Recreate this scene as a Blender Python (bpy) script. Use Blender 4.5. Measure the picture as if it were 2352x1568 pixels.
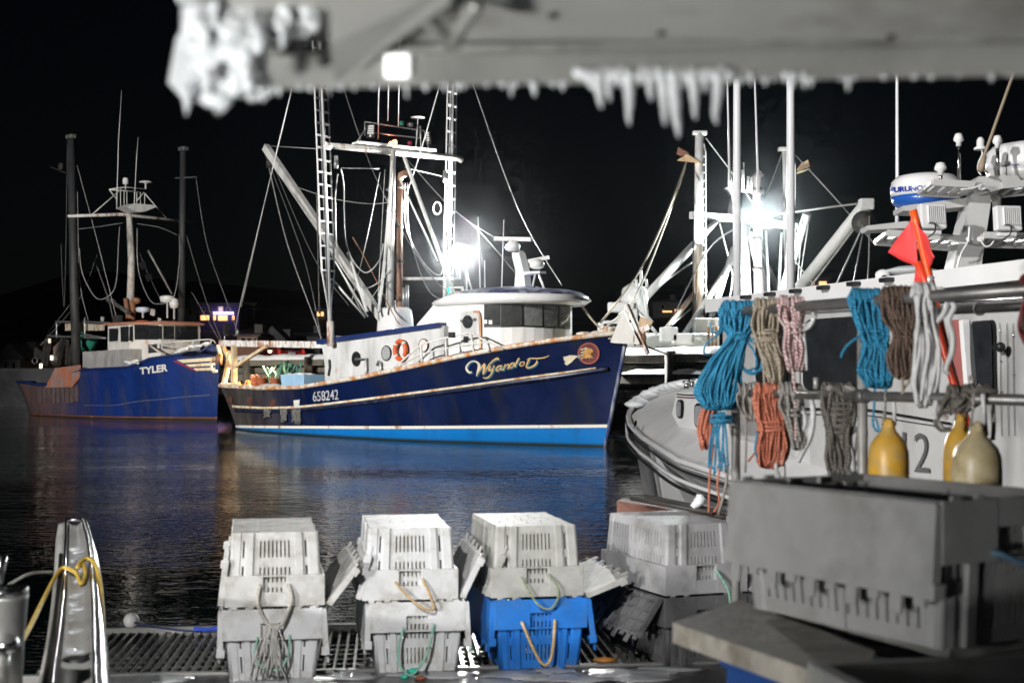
import bpy, bmesh, math, random
from mathutils import Vector, Matrix, noise
R = math.radians
random.seed(11)
scn = bpy.context.scene
for o in list(bpy.data.objects):
    bpy.data.objects.remove(o)

# ------------------------------------------------------------------ camera
# level camera 2 m above the water; K turns a picture coordinate (2352 wide)
# and a distance in metres into a point of the place
K, CX, HY, EYE = 3266.7, 1176.0, 857.0, 2.0
cam_d = bpy.data.cameras.new('camera')
cam = bpy.data.objects.new('camera', cam_d)
scn.collection.objects.link(cam)
scn.camera = cam
cam.location = (0, 0, EYE)
cam.rotation_euler = (R(90), 0, 0)
cam_d.lens = 50.0
cam_d.sensor_width = 36.0
cam_d.shift_y = (HY - 784.0) / 2352.0
cam_d.clip_start = 0.05
cam_d.clip_end = 3000
cam_d.dof.use_dof = True
cam_d.dof.focus_distance = 18.0
cam_d.dof.aperture_fstop = 3.4

# ------------------------------------------------------------------ night sky
world = bpy.data.worlds.new('World')
scn.world = world
world.use_nodes = True
wn = world.node_tree
bg = wn.nodes['Background']
sky = wn.nodes.new('ShaderNodeTexSky')
sky.sky_type = 'NISHITA'
sky.sun_disc = False
sky.sun_elevation = R(54)
sky.sun_rotation = R(191)
wn.links.new(sky.outputs['Color'], bg.inputs['Color'])
bg.inputs['Strength'].default_value = 0.00042

# ------------------------------------------------------------------ lights
def lamp(kind, name, loc, energy, color=(1, 1, 1), aim=None, size=None, spot=None, blend=0.3):
    d = bpy.data.lights.new(name, kind)
    d.energy = energy
    d.color = color
    if kind == 'SUN':
        d.angle = size
    elif kind == 'AREA':
        d.size = size
    elif size:
        d.shadow_soft_size = size
    if spot:
        d.spot_size = R(spot)
        d.spot_blend = blend
    o = bpy.data.objects.new(name, d)
    scn.collection.objects.link(o)
    o.location = loc
    if aim is not None:
        o.rotation_euler = (Vector(aim) - Vector(loc)).to_track_quat('-Z', 'Y').to_euler()
    return o

# the moon
lamp('SUN', 'moonlight', (0, -10, 30), 0.02, (0.8, 0.88, 1.0), aim=(4, 10, 0), size=R(0.5))
# floodlights added out of frame, without fixtures, to light hulls, crates, ropes and canopy
lamp('SPOT', 'quay_floodlight', (-27.0, 14.0, 11.0), 88000, (1.0, 0.97, 0.93), aim=(-8.5, 52.0, 3.5), size=0.5, spot=66, blend=0.4)
lamp('SPOT', 'added_crate_flood', (-2.6, -3.5, 6.8), 5400, (1.0, 0.98, 0.96), aim=(-1.3, 7.6, 0.6), size=0.12, spot=26, blend=0.75)
lamp('SPOT', 'added_rope_flood', (-9.0, -5.0, 2.6), 6200, (1.0, 0.98, 0.95), aim=(2.0, 10.2, 2.2), size=0.2, spot=33, blend=0.7)  # added, lights the ropes and the white boat from the left
lamp('SPOT', 'added_canopy_spot', (-1.7, 0.2, 1.25), 310, (1.0, 0.99, 0.97), aim=(0.35, 1.75, 2.55), size=0.1, spot=95, blend=0.6)  # added low lamp, throws up at the soffit and ice
lamp('SPOT', 'added_mast_flood', (-14.0, -3.0, 9.5), 21000, (1.0, 0.98, 0.96), aim=(3.8, 13.2, 4.8), size=0.3, spot=36, blend=0.8)  # added, brightens the mast, poles and deck of the white boat

scn.view_settings.view_transform = 'Standard'
scn.view_settings.look = 'None'
scn.view_settings.exposure = 0.0
scn.view_settings.gamma = 1.0
scn.view_settings.use_curve_mapping = False
scn.render.engine = 'CYCLES'
scn.cycles.use_denoising = True
scn.cycles.max_bounces = 4
scn.cycles.diffuse_bounces = 2
scn.cycles.glossy_bounces = 3
scn.cycles.volume_bounces = 0
scn.cycles.use_adaptive_sampling = True
scn.cycles.adaptive_threshold = 0.04
scn.cycles.adaptive_min_samples = 16
scn.cycles.sample_clamp_indirect = 4.0
scn.cycles.sample_clamp_direct = 0.0
scn.cycles.caustics_reflective = False
scn.cycles.caustics_refractive = False

# ------------------------------------------------------------------ materials
MATS = {}
def mat(name, color, rough=0.5, metal=0.0, var=0.15, scale=3.0, rust=0.0, rustcol=(0.30, 0.10, 0.025),
        dirt=0.0, dirtcol=(0.05, 0.045, 0.04), bump=0.0, bscale=40.0, emit=None, estr=1.0, streak=True, coat=0.0,
        trans=0.0, sss=0.0, grain=0.0, spec=0.5):
    if name in MATS:
        return MATS[name]
    m = bpy.data.materials.new(name)
    m.use_nodes = True
    nt = m.node_tree
    b = nt.nodes['Principled BSDF']
    N, L = nt.nodes.new, nt.links.new
    b.inputs['Roughness'].default_value = rough
    b.inputs['Metallic'].default_value = metal
    b.inputs['Specular IOR Level'].default_value = spec
    if coat:
        b.inputs['Coat Weight'].default_value = coat
    if trans:
        b.inputs['Transmission Weight'].default_value = trans
        b.inputs['IOR'].default_value = 1.31
    if sss:
        b.inputs['Subsurface Weight'].default_value = sss
        b.inputs['Subsurface Radius'].default_value = (0.05, 0.05, 0.06)
    tc = N('ShaderNodeTexCoord')
    def noi(sc, detail=4.0, stretch=None, rgh=0.6):
        n = N('ShaderNodeTexNoise')
        n.inputs['Scale'].default_value = sc
        n.inputs['Detail'].default_value = detail
        n.inputs['Roughness'].default_value = rgh
        if stretch:
            mp = N('ShaderNodeMapping')
            mp.inputs['Scale'].default_value = stretch
            L(tc.outputs['Object'], mp.inputs['Vector'])
            L(mp.outputs['Vector'], n.inputs['Vector'])
        else:
            L(tc.outputs['Object'], n.inputs['Vector'])
        return n.outputs['Fac']
    def ramp(src, lo, hi):
        r = N('ShaderNodeMapRange')
        r.inputs['From Min'].default_value = lo
        r.inputs['From Max'].default_value = hi
        L(src, r.inputs['Value'])
        return r.outputs['Result']
    def mix(fac, a, c):
        mx = N('ShaderNodeMix')
        mx.data_type = 'RGBA'
        if isinstance(fac, (int, float)):
            mx.inputs[0].default_value = fac
        else:
            L(fac, mx.inputs[0])
        for i, v in ((6, a), (7, c)):
            if isinstance(v, tuple):
                mx.inputs[i].default_value = (*v[:3], 1)
            else:
                L(v, mx.inputs[i])
        return mx.outputs[2]
    lo = tuple(max(0, c * (1 - var)) for c in color)
    hi = tuple(min(1, c * (1 + var)) for c in color)
    col = mix(ramp(noi(scale), 0.3, 0.7), lo, hi)
    if grain:
        col = mix(ramp(noi(scale * 9, 6, (1, 1, 0.12)), 0.42, 0.7), col, tuple(c * (1 - grain) for c in color))
    if dirt:
        f = ramp(noi(scale * 1.7, 6, (1.0, 1.0, 0.25) if streak else None), 0.62 - 0.3 * dirt, 0.78 - 0.15 * dirt)
        mm = N('ShaderNodeMath'); mm.operation = 'MULTIPLY'; mm.inputs[1].default_value = 0.85
        L(f, mm.inputs[0])
        col = mix(mm.outputs[0], col, dirtcol)
    if rust:
        f = ramp(noi(scale * 2.3, 8, (1.0, 1.0, 0.3) if streak else None, 0.7), 0.66 - 0.3 * rust, 0.74 - 0.22 * rust)
        col = mix(f, col, rustcol)
    L(col, b.inputs['Base Color'])
    if bump:
        bp = N('ShaderNodeBump')
        bp.inputs['Strength'].default_value = bump
        bp.inputs['Distance'].default_value = 0.02
        L(noi(bscale, 5), bp.inputs['Height'])
        L(bp.outputs['Normal'], b.inputs['Normal'])
    if emit:
        b.inputs['Emission Color'].default_value = (*emit, 1)
        b.inputs['Emission Strength'].default_value = estr
    MATS[name] = m
    m['build'] = 1
    return m

def glass(name, tint=(0.02, 0.022, 0.025), rough=0.04):
    m = mat(name, tint, rough=rough, var=0.3, scale=5)
    m.node_tree.nodes['Principled BSDF'].inputs['IOR'].default_value = 1.5
    m.node_tree.nodes['Principled BSDF'].inputs['Specular IOR Level'].default_value = 0.8
    return m

WHITE = mat('white_paint', (0.72, 0.72, 0.70), 0.42, var=0.1, dirt=0.3, dirtcol=(0.42, 0.40, 0.36))
WHITE_CLEAN = mat('white_gelcoat', (0.76, 0.76, 0.76), 0.22, var=0.05, coat=0.3)
WHITE_RUST = mat('white_rusty_paint', (0.74, 0.73, 0.70), 0.5, var=0.1, scale=2.2, rust=0.55, dirt=0.35, dirtcol=(0.4, 0.38, 0.33))
ORANGE_RUST = mat('orange_rusted_paint', (0.62, 0.42, 0.26), 0.6, var=0.2, scale=2.0, rust=0.95, rustcol=(0.42, 0.15, 0.035))
STEEL = mat('stainless_steel', (0.62, 0.62, 0.63), 0.18, metal=1.0, var=0.1)
GALV = mat('galvanised_steel', (0.42, 0.43, 0.43), 0.45, metal=0.8, var=0.25, scale=12)
ALU = mat('weathered_aluminium', (0.46, 0.46, 0.44), 0.42, metal=0.55, var=0.2, scale=6, dirt=0.3, dirtcol=(0.2, 0.2, 0.18))
WIRE = mat('wire_rope', (0.38, 0.38, 0.37), 0.5, metal=0.3, var=0.3, scale=8)
WIRE_DARK = mat('dark_wire_rope', (0.14, 0.14, 0.14), 0.6, var=0.3, scale=8)
BLACK = mat('black_rubber', (0.015, 0.015, 0.016), 0.5, var=0.3, scale=9)
BROWN_PIPE = mat('rusted_exhaust_pipe', (0.30, 0.16, 0.10), 0.75, var=0.3, scale=3, rust=0.4, rustcol=(0.2, 0.09, 0.05))
DARK_STEEL = mat('dark_steel', (0.055, 0.053, 0.05), 0.6, metal=0.3, var=0.4, scale=4, rust=0.3, rustcol=(0.12, 0.055, 0.03))
NAVY = mat('navy_trim_paint', (0.012, 0.028, 0.12), 0.35, var=0.2)
GLASS = glass('dark_window_glass')
SNOW = mat('snow', (0.84, 0.86, 0.88), 0.7, var=0.04, scale=6, bump=0.8, bscale=9, sss=0.15)
ICE = mat('milky_ice', (0.80, 0.83, 0.85), 0.2, var=0.10, scale=14, sss=0.35, bump=0.4, bscale=60)

# ------------------------------------------------------------------ mesh builder
def P(px, py, d):
    return Vector(((px - CX) / K * d, d, EYE + (HY - py) / K * d))

class MB:
    def __init__(s):
        s.v, s.f, s.sm = [], [], []
    def add(s, vs, fs, smooth=False):
        o = len(s.v)
        s.v.extend(Vector(q) for q in vs)
        s.f.extend(tuple(i + o for i in f) for f in fs)
        s.sm.extend([smooth] * len(fs))
        return s
    def box(s, c, size, M=None):
        c = Vector(c); hx, hy, hz = (q / 2 for q in size)
        vs = [Vector((x, y, z)) for x in (-hx, hx) for y in (-hy, hy) for z in (-hz, hz)]
        vs = [(M @ v if M else v) + c for v in vs]
        return s.add(vs, [(0, 1, 3, 2), (4, 6, 7, 5), (0, 4, 5, 1), (2, 3, 7, 6), (0, 2, 6, 4), (1, 5, 7, 3)])
    def bbox(s, c, size, bev=0.01, M=None):
        """box with chamfered edges"""
        bm = bmesh.new()
        bmesh.ops.create_cube(bm, size=1.0)
        for v in bm.verts:
            v.co = Vector((v.co.x * size[0], v.co.y * size[1], v.co.z * size[2]))
        bmesh.ops.bevel(bm, geom=list(bm.edges), offset=bev, segments=2, affect='EDGES', profile=0.5)
        bm.verts.index_update()
        vs = [(M @ v.co if M else v.co) + Vector(c) for v in bm.verts]
        fs = [tuple(v.index for v in f.verts) for f in bm.faces]
        bm.free()
        return s.add(vs, fs)
    def bar(s, a, b, w, h=None, up=(0, 0, 1)):
        a, b = Vector(a), Vector(b); h = h or w
        x = (b - a).normalized(); up = Vector(up)
        y = up.cross(x)
        if y.length < 1e-4:
            y = Vector((0, 1, 0)).cross(x)
        y.normalize(); z = x.cross(y)
        vs = []
        for p in (a, b):
            for (i, j) in ((-1, -1), (1, -1), (1, 1), (-1, 1)):
                vs.append(p + y * (i * w / 2) + z * (j * h / 2))
        return s.add(vs, [(0, 3, 2, 1), (4, 5, 6, 7), (0, 1, 5, 4), (1, 2, 6, 5), (2, 3, 7, 6), (3, 0, 4, 7)])
    def tube(s, pts, r, seg=8, caps=True, closed=False):
        pts = [Vector(p) for p in pts]; n = len(pts)
        rr = r if isinstance(r, (list, tuple)) else [r] * n
        vs, fs = [], []
        prev = None
        for i, p in enumerate(pts):
            if closed:
                t = pts[(i + 1) % n] - pts[i - 1]
            else:
                t = pts[min(i + 1, n - 1)] - pts[max(i - 1, 0)]
            if t.length < 1e-9:
                t = Vector((0, 0, 1))
            t.normalize()
            if prev is None:
                ref = Vector((0, 0, 1)) if abs(t.z) < 0.9 else Vector((1, 0, 0))
                u = t.cross(ref).normalized()
            else:
                u = prev - t * prev.dot(t)
                u = u.normalized() if u.length > 1e-6 else t.orthogonal().normalized()
            prev = u; w = t.cross(u)
            for k in range(seg):
                a = 2 * math.pi * k / seg
                vs.append(p + (u * math.cos(a) + w * math.sin(a)) * rr[i])
        m = n if closed else n - 1
        for i in range(m):
            j = (i + 1) % n
            for k in range(seg):
                l = (k + 1) % seg
                fs.append((i * seg + k, i * seg + l, j * seg + l, j * seg + k))
        s.add(vs, fs, True)
        if caps and not closed:
            o = len(s.v) - n * seg
            s.f.append(tuple(o + k for k in reversed(range(seg)))); s.sm.append(False)
            s.f.append(tuple(o + (n - 1) * seg + k for k in range(seg))); s.sm.append(False)
        return s
    def lathe(s, prof, c=(0, 0, 0), axis=(0, 0, 1), seg=20, smooth=True, M=None):
        """prof: list of (radius, height)"""
        q = Vector((0, 0, 1)).rotation_difference(Vector(axis).normalized()).to_matrix()
        c = Vector(c); vs, fs = [], []
        for (r, h) in prof:
            for k in range(seg):
                a = 2 * math.pi * k / seg
                v = q @ Vector((r * math.cos(a), r * math.sin(a), h))
                vs.append((M @ v if M else v) + c)
        for i in range(len(prof) - 1):
            for k in range(seg):
                l = (k + 1) % seg
                fs.append((i * seg + k, i * seg + l, (i + 1) * seg + l, (i + 1) * seg + k))
        s.add(vs, fs, smooth)
        o = len(s.v) - len(vs)
        if prof[0][0] > 1e-5:
            s.f.append(tuple(o + k for k in reversed(range(seg)))); s.sm.append(False)
        if prof[-1][0] > 1e-5:
            s.f.append(tuple(o + (len(prof) - 1) * seg + k for k in range(seg))); s.sm.append(False)
        return s
    def prism(s, poly, off):
        """poly: planar list of points, off: extrusion vector"""
        n = len(poly); off = Vector(off)
        vs = [Vector(p) for p in poly] + [Vector(p) + off for p in poly]
        fs = [tuple(reversed(range(n))), tuple(range(n, 2 * n))]
        fs += [(i, (i + 1) % n, n + (i + 1) % n, n + i) for i in range(n)]
        return s.add(vs, fs)
    def grid(s, rows, smooth=True, wrap=False):
        n, m = len(rows), len(rows[0])
        vs = [p for r in rows for p in r]; fs = []
        for i in range(n - 1):
            for j in range(m if wrap else m - 1):
                k = (j + 1) % m
                fs.append((i * m + j, i * m + k, (i + 1) * m + k, (i + 1) * m + j))
        return s.add(vs, fs, smooth)
    def ball(s, c, r, seg=14, rings=9, sc=(1, 1, 1), jit=0.0, M=None):
        c = Vector(c); rows = []
        sd = random.random() * 50
        for i in range(rings + 1):
            t = math.pi * i / rings
            row = []
            for k in range(seg):
                a = 2 * math.pi * k / seg
                v = Vector((math.sin(t) * math.cos(a), math.sin(t) * math.sin(a), math.cos(t)))
                q = 1 + jit * noise.noise(v * 1.7 + Vector((sd, 0, 0)))
                v = Vector((v.x * sc[0], v.y * sc[1], v.z * sc[2])) * r * q
                row.append((M @ v if M else v) + c)
            rows.append(row)
        return s.grid(rows, True, True)
    def xf(s, M):
        s.v = [M @ v for v in s.v]
        return s
    def mesh(s, name):
        me = bpy.data.meshes.new(name)
        me.from_pydata([tuple(v) for v in s.v], [], s.f)
        me.polygons.foreach_set('use_smooth', s.sm)
        me.update()
        return me
    def build(s, name, m, parent=None, world=False, thick=0.0, loc=None):
        """world=True: the points are world points although the parent has its own frame"""
        me = None
        if loc is not None and parent is None:
            L = Vector(loc); s.v = [v - L for v in s.v]
        if parent is not None and world:
            inv = frame_of(parent).inverted()
            keep = s.v
            s.v = [inv @ v for v in keep]
            me = s.mesh(name)
            s.v = keep
        else:
            me = s.mesh(name)
        o = bpy.data.objects.new(name, me)
        scn.collection.objects.link(o)
        if m:
            for q in (m if isinstance(m, (list, tuple)) else [m]):
                me.materials.append(q)
        if parent is not None:
            o.parent = parent
        elif loc is not None:
            o.location = loc
        if thick:
            md = o.modifiers.new('thickness', 'SOLIDIFY'); md.thickness = thick; md.offset = -1
        return o

def frame_of(o):
    while o.parent is not None:
        o = o.parent
    e = o.rotation_euler
    return Matrix.Translation(o.location) @ e.to_matrix().to_4x4()

def tag(o, label=None, cat=None, group=None, kind=None):
    if label: o['label'] = label
    if cat: o['category'] = cat
    if group: o['group'] = group
    if kind: o['kind'] = kind
    return o

def thing(name, loc, rz, label, cat, group=None):
    o = bpy.data.objects.new(name, None)
    scn.collection.objects.link(o)
    o.empty_display_size = 0.2
    o.location = loc
    o.rotation_euler = (0, 0, rz)
    return tag(o, label, cat, group)

def put(name, me, parent, M=None, m=None):
    o = bpy.data.objects.new(name, me)
    scn.collection.objects.link(o)
    o.parent = parent
    if M is not None:
        o.matrix_local = M
    if m and not me.materials:
        me.materials.append(m)
    return o

def copy_tree(o, parent=None):
    c = o.copy()
    scn.collection.objects.link(c)
    c.parent = parent
    for ch in list(o.children):
        copy_tree(ch, c)
    return c

def sag(a, b, drop, n=14):
    a, b = Vector(a), Vector(b)
    return [a.lerp(b, i / n) - Vector((0, 0, drop * 4 * (i / n) * (1 - i / n))) for i in range(n + 1)]

def smooth_path(pts, n=6):
    """Catmull-Rom through the points"""
    pts = [Vector(p) for p in pts]
    out = []
    for i in range(len(pts) - 1):
        p0 = pts[max(i - 1, 0)]; p1 = pts[i]; p2 = pts[i + 1]; p3 = pts[min(i + 2, len(pts) - 1)]
        for k in range(n):
            t = k / n
            out.append(0.5 * ((2 * p1) + (p2 - p0) * t + (2 * p0 - 5 * p1 + 4 * p2 - p3) * t * t
                              + (3 * p1 - p0 - 3 * p2 + p3) * t ** 3))
    out.append(pts[-1])
    return out

def interp(tab, x):
    if x <= tab[0][0]: return tab[0][1]
    for (a, b), (c, d) in zip(tab, tab[1:]):
        if x <= c:
            return b + (d - b) * (x - a) / (c - a)
    return tab[-1][1]

def text_mesh(txt, bold=0.0, shear=0.0):
    """flat text as (verts, faces), height of a capital = 1"""
    cu = bpy.data.curves.new('lettering', 'FONT')
    cu.body = txt
    cu.offset = bold
    cu.shear = shear
    cu.resolution_u = 4
    ob = bpy.data.objects.new('lettering', cu)
    me = bpy.data.meshes.new_from_object(ob)
    bm = bmesh.new(); bm.from_mesh(me)
    for _ in range(2):
        long_e = [e for e in bm.edges if e.calc_length() > 0.18]
        if long_e:
            bmesh.ops.subdivide_edges(bm, edges=long_e, cuts=1)
    bmesh.ops.triangulate(bm, faces=list(bm.faces))
    bm.verts.index_update()
    vs = [v.co.copy() for v in bm.verts]
    fs = [tuple(v.index for v in f.verts) for f in bm.faces]
    bm.free()
    bpy.data.objects.remove(ob); bpy.data.meshes.remove(me); bpy.data.curves.remove(cu)
    x0 = min(v.x for v in vs); y0 = min(v.y for v in vs); hh = max(v.y for v in vs) - y0
    return [Vector(((v.x - x0) / hh, (v.y - y0) / hh, 0)) for v in vs], fs
# ------------------------------------------------------------------ frames and projection on surfaces
from mathutils.bvhtree import BVHTree

class Frame:
    """a boat's frame: origin on the water, x along the heading, y to port"""
    def __init__(s, o, head):
        s.o = Vector((o[0], o[1], 0)); h = Vector((head[0], head[1], 0)).normalized()
        s.x = h; s.y = Vector((-h.y, h.x, 0)); s.rz = math.atan2(h.y, h.x)
        s.M = Matrix.Translation(s.o) @ Matrix.Rotation(s.rz, 4, 'Z'); s.inv = s.M.inverted()
    def px(s, px, py, y=0.0):
        """local point seen at picture point (px,py) on the vertical plane y"""
        dx = (px - CX) / K
        d = (y + s.y.dot(s.o)) / (s.y.x * dx + s.y.y)
        return s.inv @ P(px, py, d)
    def pxl(s, px, py, l):
        """same on the athwartships plane x = l"""
        dx = (px - CX) / K
        d = (l + s.x.dot(s.o)) / (s.x.x * dx + s.x.y)
        return s.inv @ P(px, py, d)
    def w(s, p): return s.M @ Vector(p)
    def to_px(s, p):
        q = s.M @ Vector(p)
        return (CX + q.x / q.y * K, HY - (q.z - EYE) / q.y * K)

class Surf:
    """a built surface that lettering and fittings are laid on"""
    def __init__(s, mb, fr=None):
        vs = [fr.w(v) for v in mb.v] if fr else [v.copy() for v in mb.v]
        s.fr = fr; s.t = BVHTree.FromPolygons(vs, mb.f)
    def hit(s, px, py, off=0.012):
        o = Vector((0, 0, EYE)); d = (P(px, py, 1.0) - o).normalized()
        loc, nor, i, dist = s.t.ray_cast(o, d)
        if loc is None:
            return None
        if nor.dot(d) > 0: nor = -nor
        q = loc + nor * off
        return s.fr.inv @ q if s.fr else q

def patch(surf, quad, off=0.012, n=6, m=3):
    """grid laid on a surface inside four picture points (tl, tr, br, bl)"""
    tl, tr, br, bl = [Vector(q) for q in quad]
    rows = []
    for i in range(m + 1):
        v = i / m; row = []
        for j in range(n + 1):
            u = j / n
            q = tl.lerp(tr, u).lerp(bl.lerp(br, u), v)
            h = surf.hit(q.x, q.y, off)
            row.append(h)
        rows.append(row)
    for row in rows:                       # points that missed take a neighbour's place
        for j in range(len(row)):
            if row[j] is None:
                near = [row[k] for k in sorted(range(len(row)), key=lambda k: abs(k - j)) if row[k] is not None]
                row[j] = near[0] if near else None
    rows = [r for r in rows if r[0] is not None]
    mb = MB()
    if len(rows) > 1:
        mb.grid(rows, True)
    return mb

def letters(surf, txt, quad, bold=0.02, off=0.012, shear=0.0):
    vs, fs = text_mesh(txt, bold, shear)
    W = max(v.x for v in vs)
    tl, tr, br, bl = [Vector(q) for q in quad]
    out = []
    for v in vs:
        u, t = v.x / W, 1 - v.y
        q = tl.lerp(tr, u).lerp(bl.lerp(br, u), t)
        h = surf.hit(q.x, q.y, off)
        out.append(h if h is not None else None)
    good = [f for f in fs if all(out[i] is not None for i in f)]
    return MB().add([o if o is not None else Vector((0, 0, 0)) for o in out], good)

def letters_each(surf, txt, quad, m, parent, name, bold=0.02, off=0.012, world=False):
    """the same, one part for each character"""
    vs, fs = text_mesh(txt, bold)
    W = max(v.x for v in vs)
    tl, tr, br, bl = [Vector(q) for q in quad]
    root = list(range(len(vs)))
    def find(i):
        while root[i] != i:
            root[i] = root[root[i]]; i = root[i]
        return i
    for f in fs:
        for i in f[1:]: root[find(i)] = find(f[0])
    parts = {}
    for f in fs: parts.setdefault(find(f[0]), []).append(f)
    for fl in parts.values():
        ids = sorted({i for f in fl for i in f}); ok = True; out = {}
        for i in ids:
            v = vs[i]; q = tl.lerp(tr, v.x / W).lerp(bl.lerp(br, v.x / W), 1 - v.y)
            out[i] = surf.hit(q.x, q.y, off)
        fl = [f for f in fl if all(out[i] is not None for i in f)]
        if not fl: continue
        ids = sorted({i for f in fl for i in f}); idx = {i: k for k, i in enumerate(ids)}
        MB().add([out[i] for i in ids], [tuple(idx[i] for i in f) for f in fl]).build(name, m, parent, world=world)

def ribbon(surf, pts, width, off=0.014):
    """brush stroke laid on a surface; pts picture points, width per point"""
    pts3 = [Vector((p[0], p[1], 0)) for p in pts]
    sp = smooth_path(pts3, 5); n = len(sp)
    ws = width if isinstance(width, (list, tuple)) else [width] * len(pts)
    rows = []
    for i, p in enumerate(sp):
        t = (sp[min(i + 1, n - 1)] - sp[max(i - 1, 0)]).normalized()
        nn = Vector((-t.y, t.x, 0))
        f = i / (n - 1) * (len(ws) - 1); k = min(int(f), len(ws) - 2); w = ws[k] + (ws[k + 1] - ws[k]) * (f - k)
        a = surf.hit(*(p + nn * w / 2).xy, off); b = surf.hit(*(p - nn * w / 2).xy, off)
        if a is not None and b is not None:
            rows.append([a, b])
    mb = MB()
    if len(rows) > 1: mb.grid(rows, True)
    return mb

def disc_px(surf, c, rx, ry, off=0.012, seg=20, inner=0.0, rot=0.0):
    mb = MB(); rows = []
    for f in ((inner, 1.0) if inner else (0.02, 0.5, 1.0)):
        row = []
        for k in range(seg):
            a = 2 * math.pi * k / seg
            x, y = rx * f * math.cos(a), ry * f * math.sin(a)
            h = surf.hit(c[0] + x * math.cos(rot) - y * math.sin(rot), c[1] + x * math.sin(rot) + y * math.cos(rot), off)
            row.append(h)
        if any(q is None for q in row): return mb
        rows.append(row)
    return mb.grid(rows, True, True)

# ------------------------------------------------------------------ water
def water_material():
    m = bpy.data.materials.new('harbour_water'); m.use_nodes = True
    nt = m.node_tree; b = nt.nodes['Principled BSDF']; N, L = nt.nodes.new, nt.links.new
    b.inputs['Base Color'].default_value = (0.006, 0.012, 0.010, 1)
    b.inputs['Roughness'].default_value = 0.03
    b.inputs['IOR'].default_value = 1.33
    b.inputs['Specular IOR Level'].default_value = 0.4
    tc = N('ShaderNodeTexCoord')
    def nz(sx, sy, detail, off):
        mp = N('ShaderNodeMapping'); mp.inputs['Scale'].default_value = (sx, sy, 1); mp.inputs['Location'].default_value = (off, off * 2, 0)
        mp.inputs['Rotation'].default_value = (0, 0, R(7))
        n = N('ShaderNodeTexNoise'); n.inputs['Scale'].default_value = 1.0; n.inputs['Detail'].default_value = detail
        n.inputs['Roughness'].default_value = 0.55
        L(tc.outputs['Object'], mp.inputs['Vector']); L(mp.outputs['Vector'], n.inputs['Vector'])
        return n.outputs['Fac']
    a = nz(1.5, 2.4, 3.0, 3.0); c = nz(5.5, 9.0, 2.0, 11.0); e = nz(0.13, 0.2, 2.0, 31.0)
    big = N('ShaderNodeMath'); big.operation = 'MULTIPLY'; big.inputs[1].default_value = 0.013; L(a, big.inputs[0])
    sm = N('ShaderNodeMath'); sm.operation = 'MULTIPLY'; sm.inputs[1].default_value = 0.013; L(c, sm.inputs[0])
    mr = N('ShaderNodeMapRange'); mr.inputs['From Min'].default_value = 0.35; mr.inputs['From Max'].default_value = 0.65
    mr.inputs['To Min'].default_value = 0.2; mr.inputs['To Max'].default_value = 1.5; L(e, mr.inputs['Value'])
    sm2 = N('ShaderNodeMath'); sm2.operation = 'MULTIPLY'; L(sm.outputs[0], sm2.inputs[0]); L(mr.outputs['Result'], sm2.inputs[1])
    ad = N('ShaderNodeMath'); ad.operation = 'ADD'; L(big.outputs[0], ad.inputs[0]); L(sm2.outputs[0], ad.inputs[1])
    bp = N('ShaderNodeBump'); bp.inputs['Strength'].default_value = 1.0; bp.inputs['Distance'].default_value = 1.0
    L(ad.outputs[0], bp.inputs['Height']); L(bp.outputs['Normal'], b.inputs['Normal'])
    return m
w = MB().grid([[Vector((x, y, 0)) for x in (-400, -100, 0, 100, 400)] for y in (-30, 20, 60, 140, 420)], False)
tag(w.build('water', water_material()), kind='structure')

# ------------------------------------------------------------------ boat frames
WF = Frame((-8.92, 52.4), (11.41, -13.5))          # the blue boat in the middle
TF = Frame((-22.6, 70.6), (9.9, -9.6))             # the blue boat on the left
RF = Frame((16.5, 48.5), (-11.41, 13.5))           # the white boat behind the wharf

# ------------------------------------------------------------------ hill
HILL = mat('dark_snowy_hill', (0.05, 0.05, 0.055), 0.9, var=0.5, scale=0.05, dirt=0.5, dirtcol=(0.012, 0.012, 0.014), streak=False)
rows = []
for j in range(14):
    y = 118 + j * 22
    row = []
    for i in range(60):
        x = -190 + i * 8.0
        base = 2.4 + 0.0 * x
        rise = interp([(118, 0), (140, 1.0), (180, 7.5), (240, 15), (300, 21), (420, 24)], y)
        side = interp([(-190, 0.45), (-100, 0.6), (-70, 1.0), (-20, 0.75), (30, 0.8), (70, 1.1), (180, 0.8), (300, 0.6)], x * 240 / y)
        z = base + rise * side + 2.2 * noise.noise(Vector((x * 0.03, y * 0.03, 4.0))) * min(1, j / 3)
        if j == 0: z = -1.5
        row.append(Vector((x, y, z)))
    rows.append(row)
hill_mb = MB().grid(rows, True)
tag(hill_mb.build('hill', HILL), kind='structure')
HILL_T = BVHTree.FromPolygons(hill_mb.v, hill_mb.f)
def hill_z(x, y):
    h = HILL_T.ray_cast(Vector((x, y, 200)), Vector((0, 0, -1)))
    return h[0].z if h[0] is not None else 2.4
# ------------------------------------------------------------------ wharf behind the blue boat (built in the boat's frame)
PLANK = mat('weathered_timber', (0.20, 0.185, 0.15), 0.85, var=0.3, scale=1.5, grain=0.45, dirt=0.3, dirtcol=(0.07, 0.065, 0.045))
PILE = mat('wet_timber_pile', (0.11, 0.10, 0.085), 0.7, var=0.35, scale=2, grain=0.5, dirt=0.5, dirtcol=(0.03, 0.035, 0.02))
wh = thing('wharf', WF.w((10, 3.4, 0)), WF.rz, 'long timber wharf with snow on its deck behind the blue boats', 'wharf')
def wl(p):  # wharf-local from boat-local
    return Vector((p[0] - 10, p[1] - 3.4, p[2]))
X0, X1 = -22.0, 27.0
Y0, Y1 = 3.4, 13.0
MB().box(wl(((X0 + X1) / 2, (Y0 + Y1) / 2 + 0.1, 2.12)), (X1 - X0, Y1 - Y0 - 0.2, 0.22)).build('deck', PLANK, wh)
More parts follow.
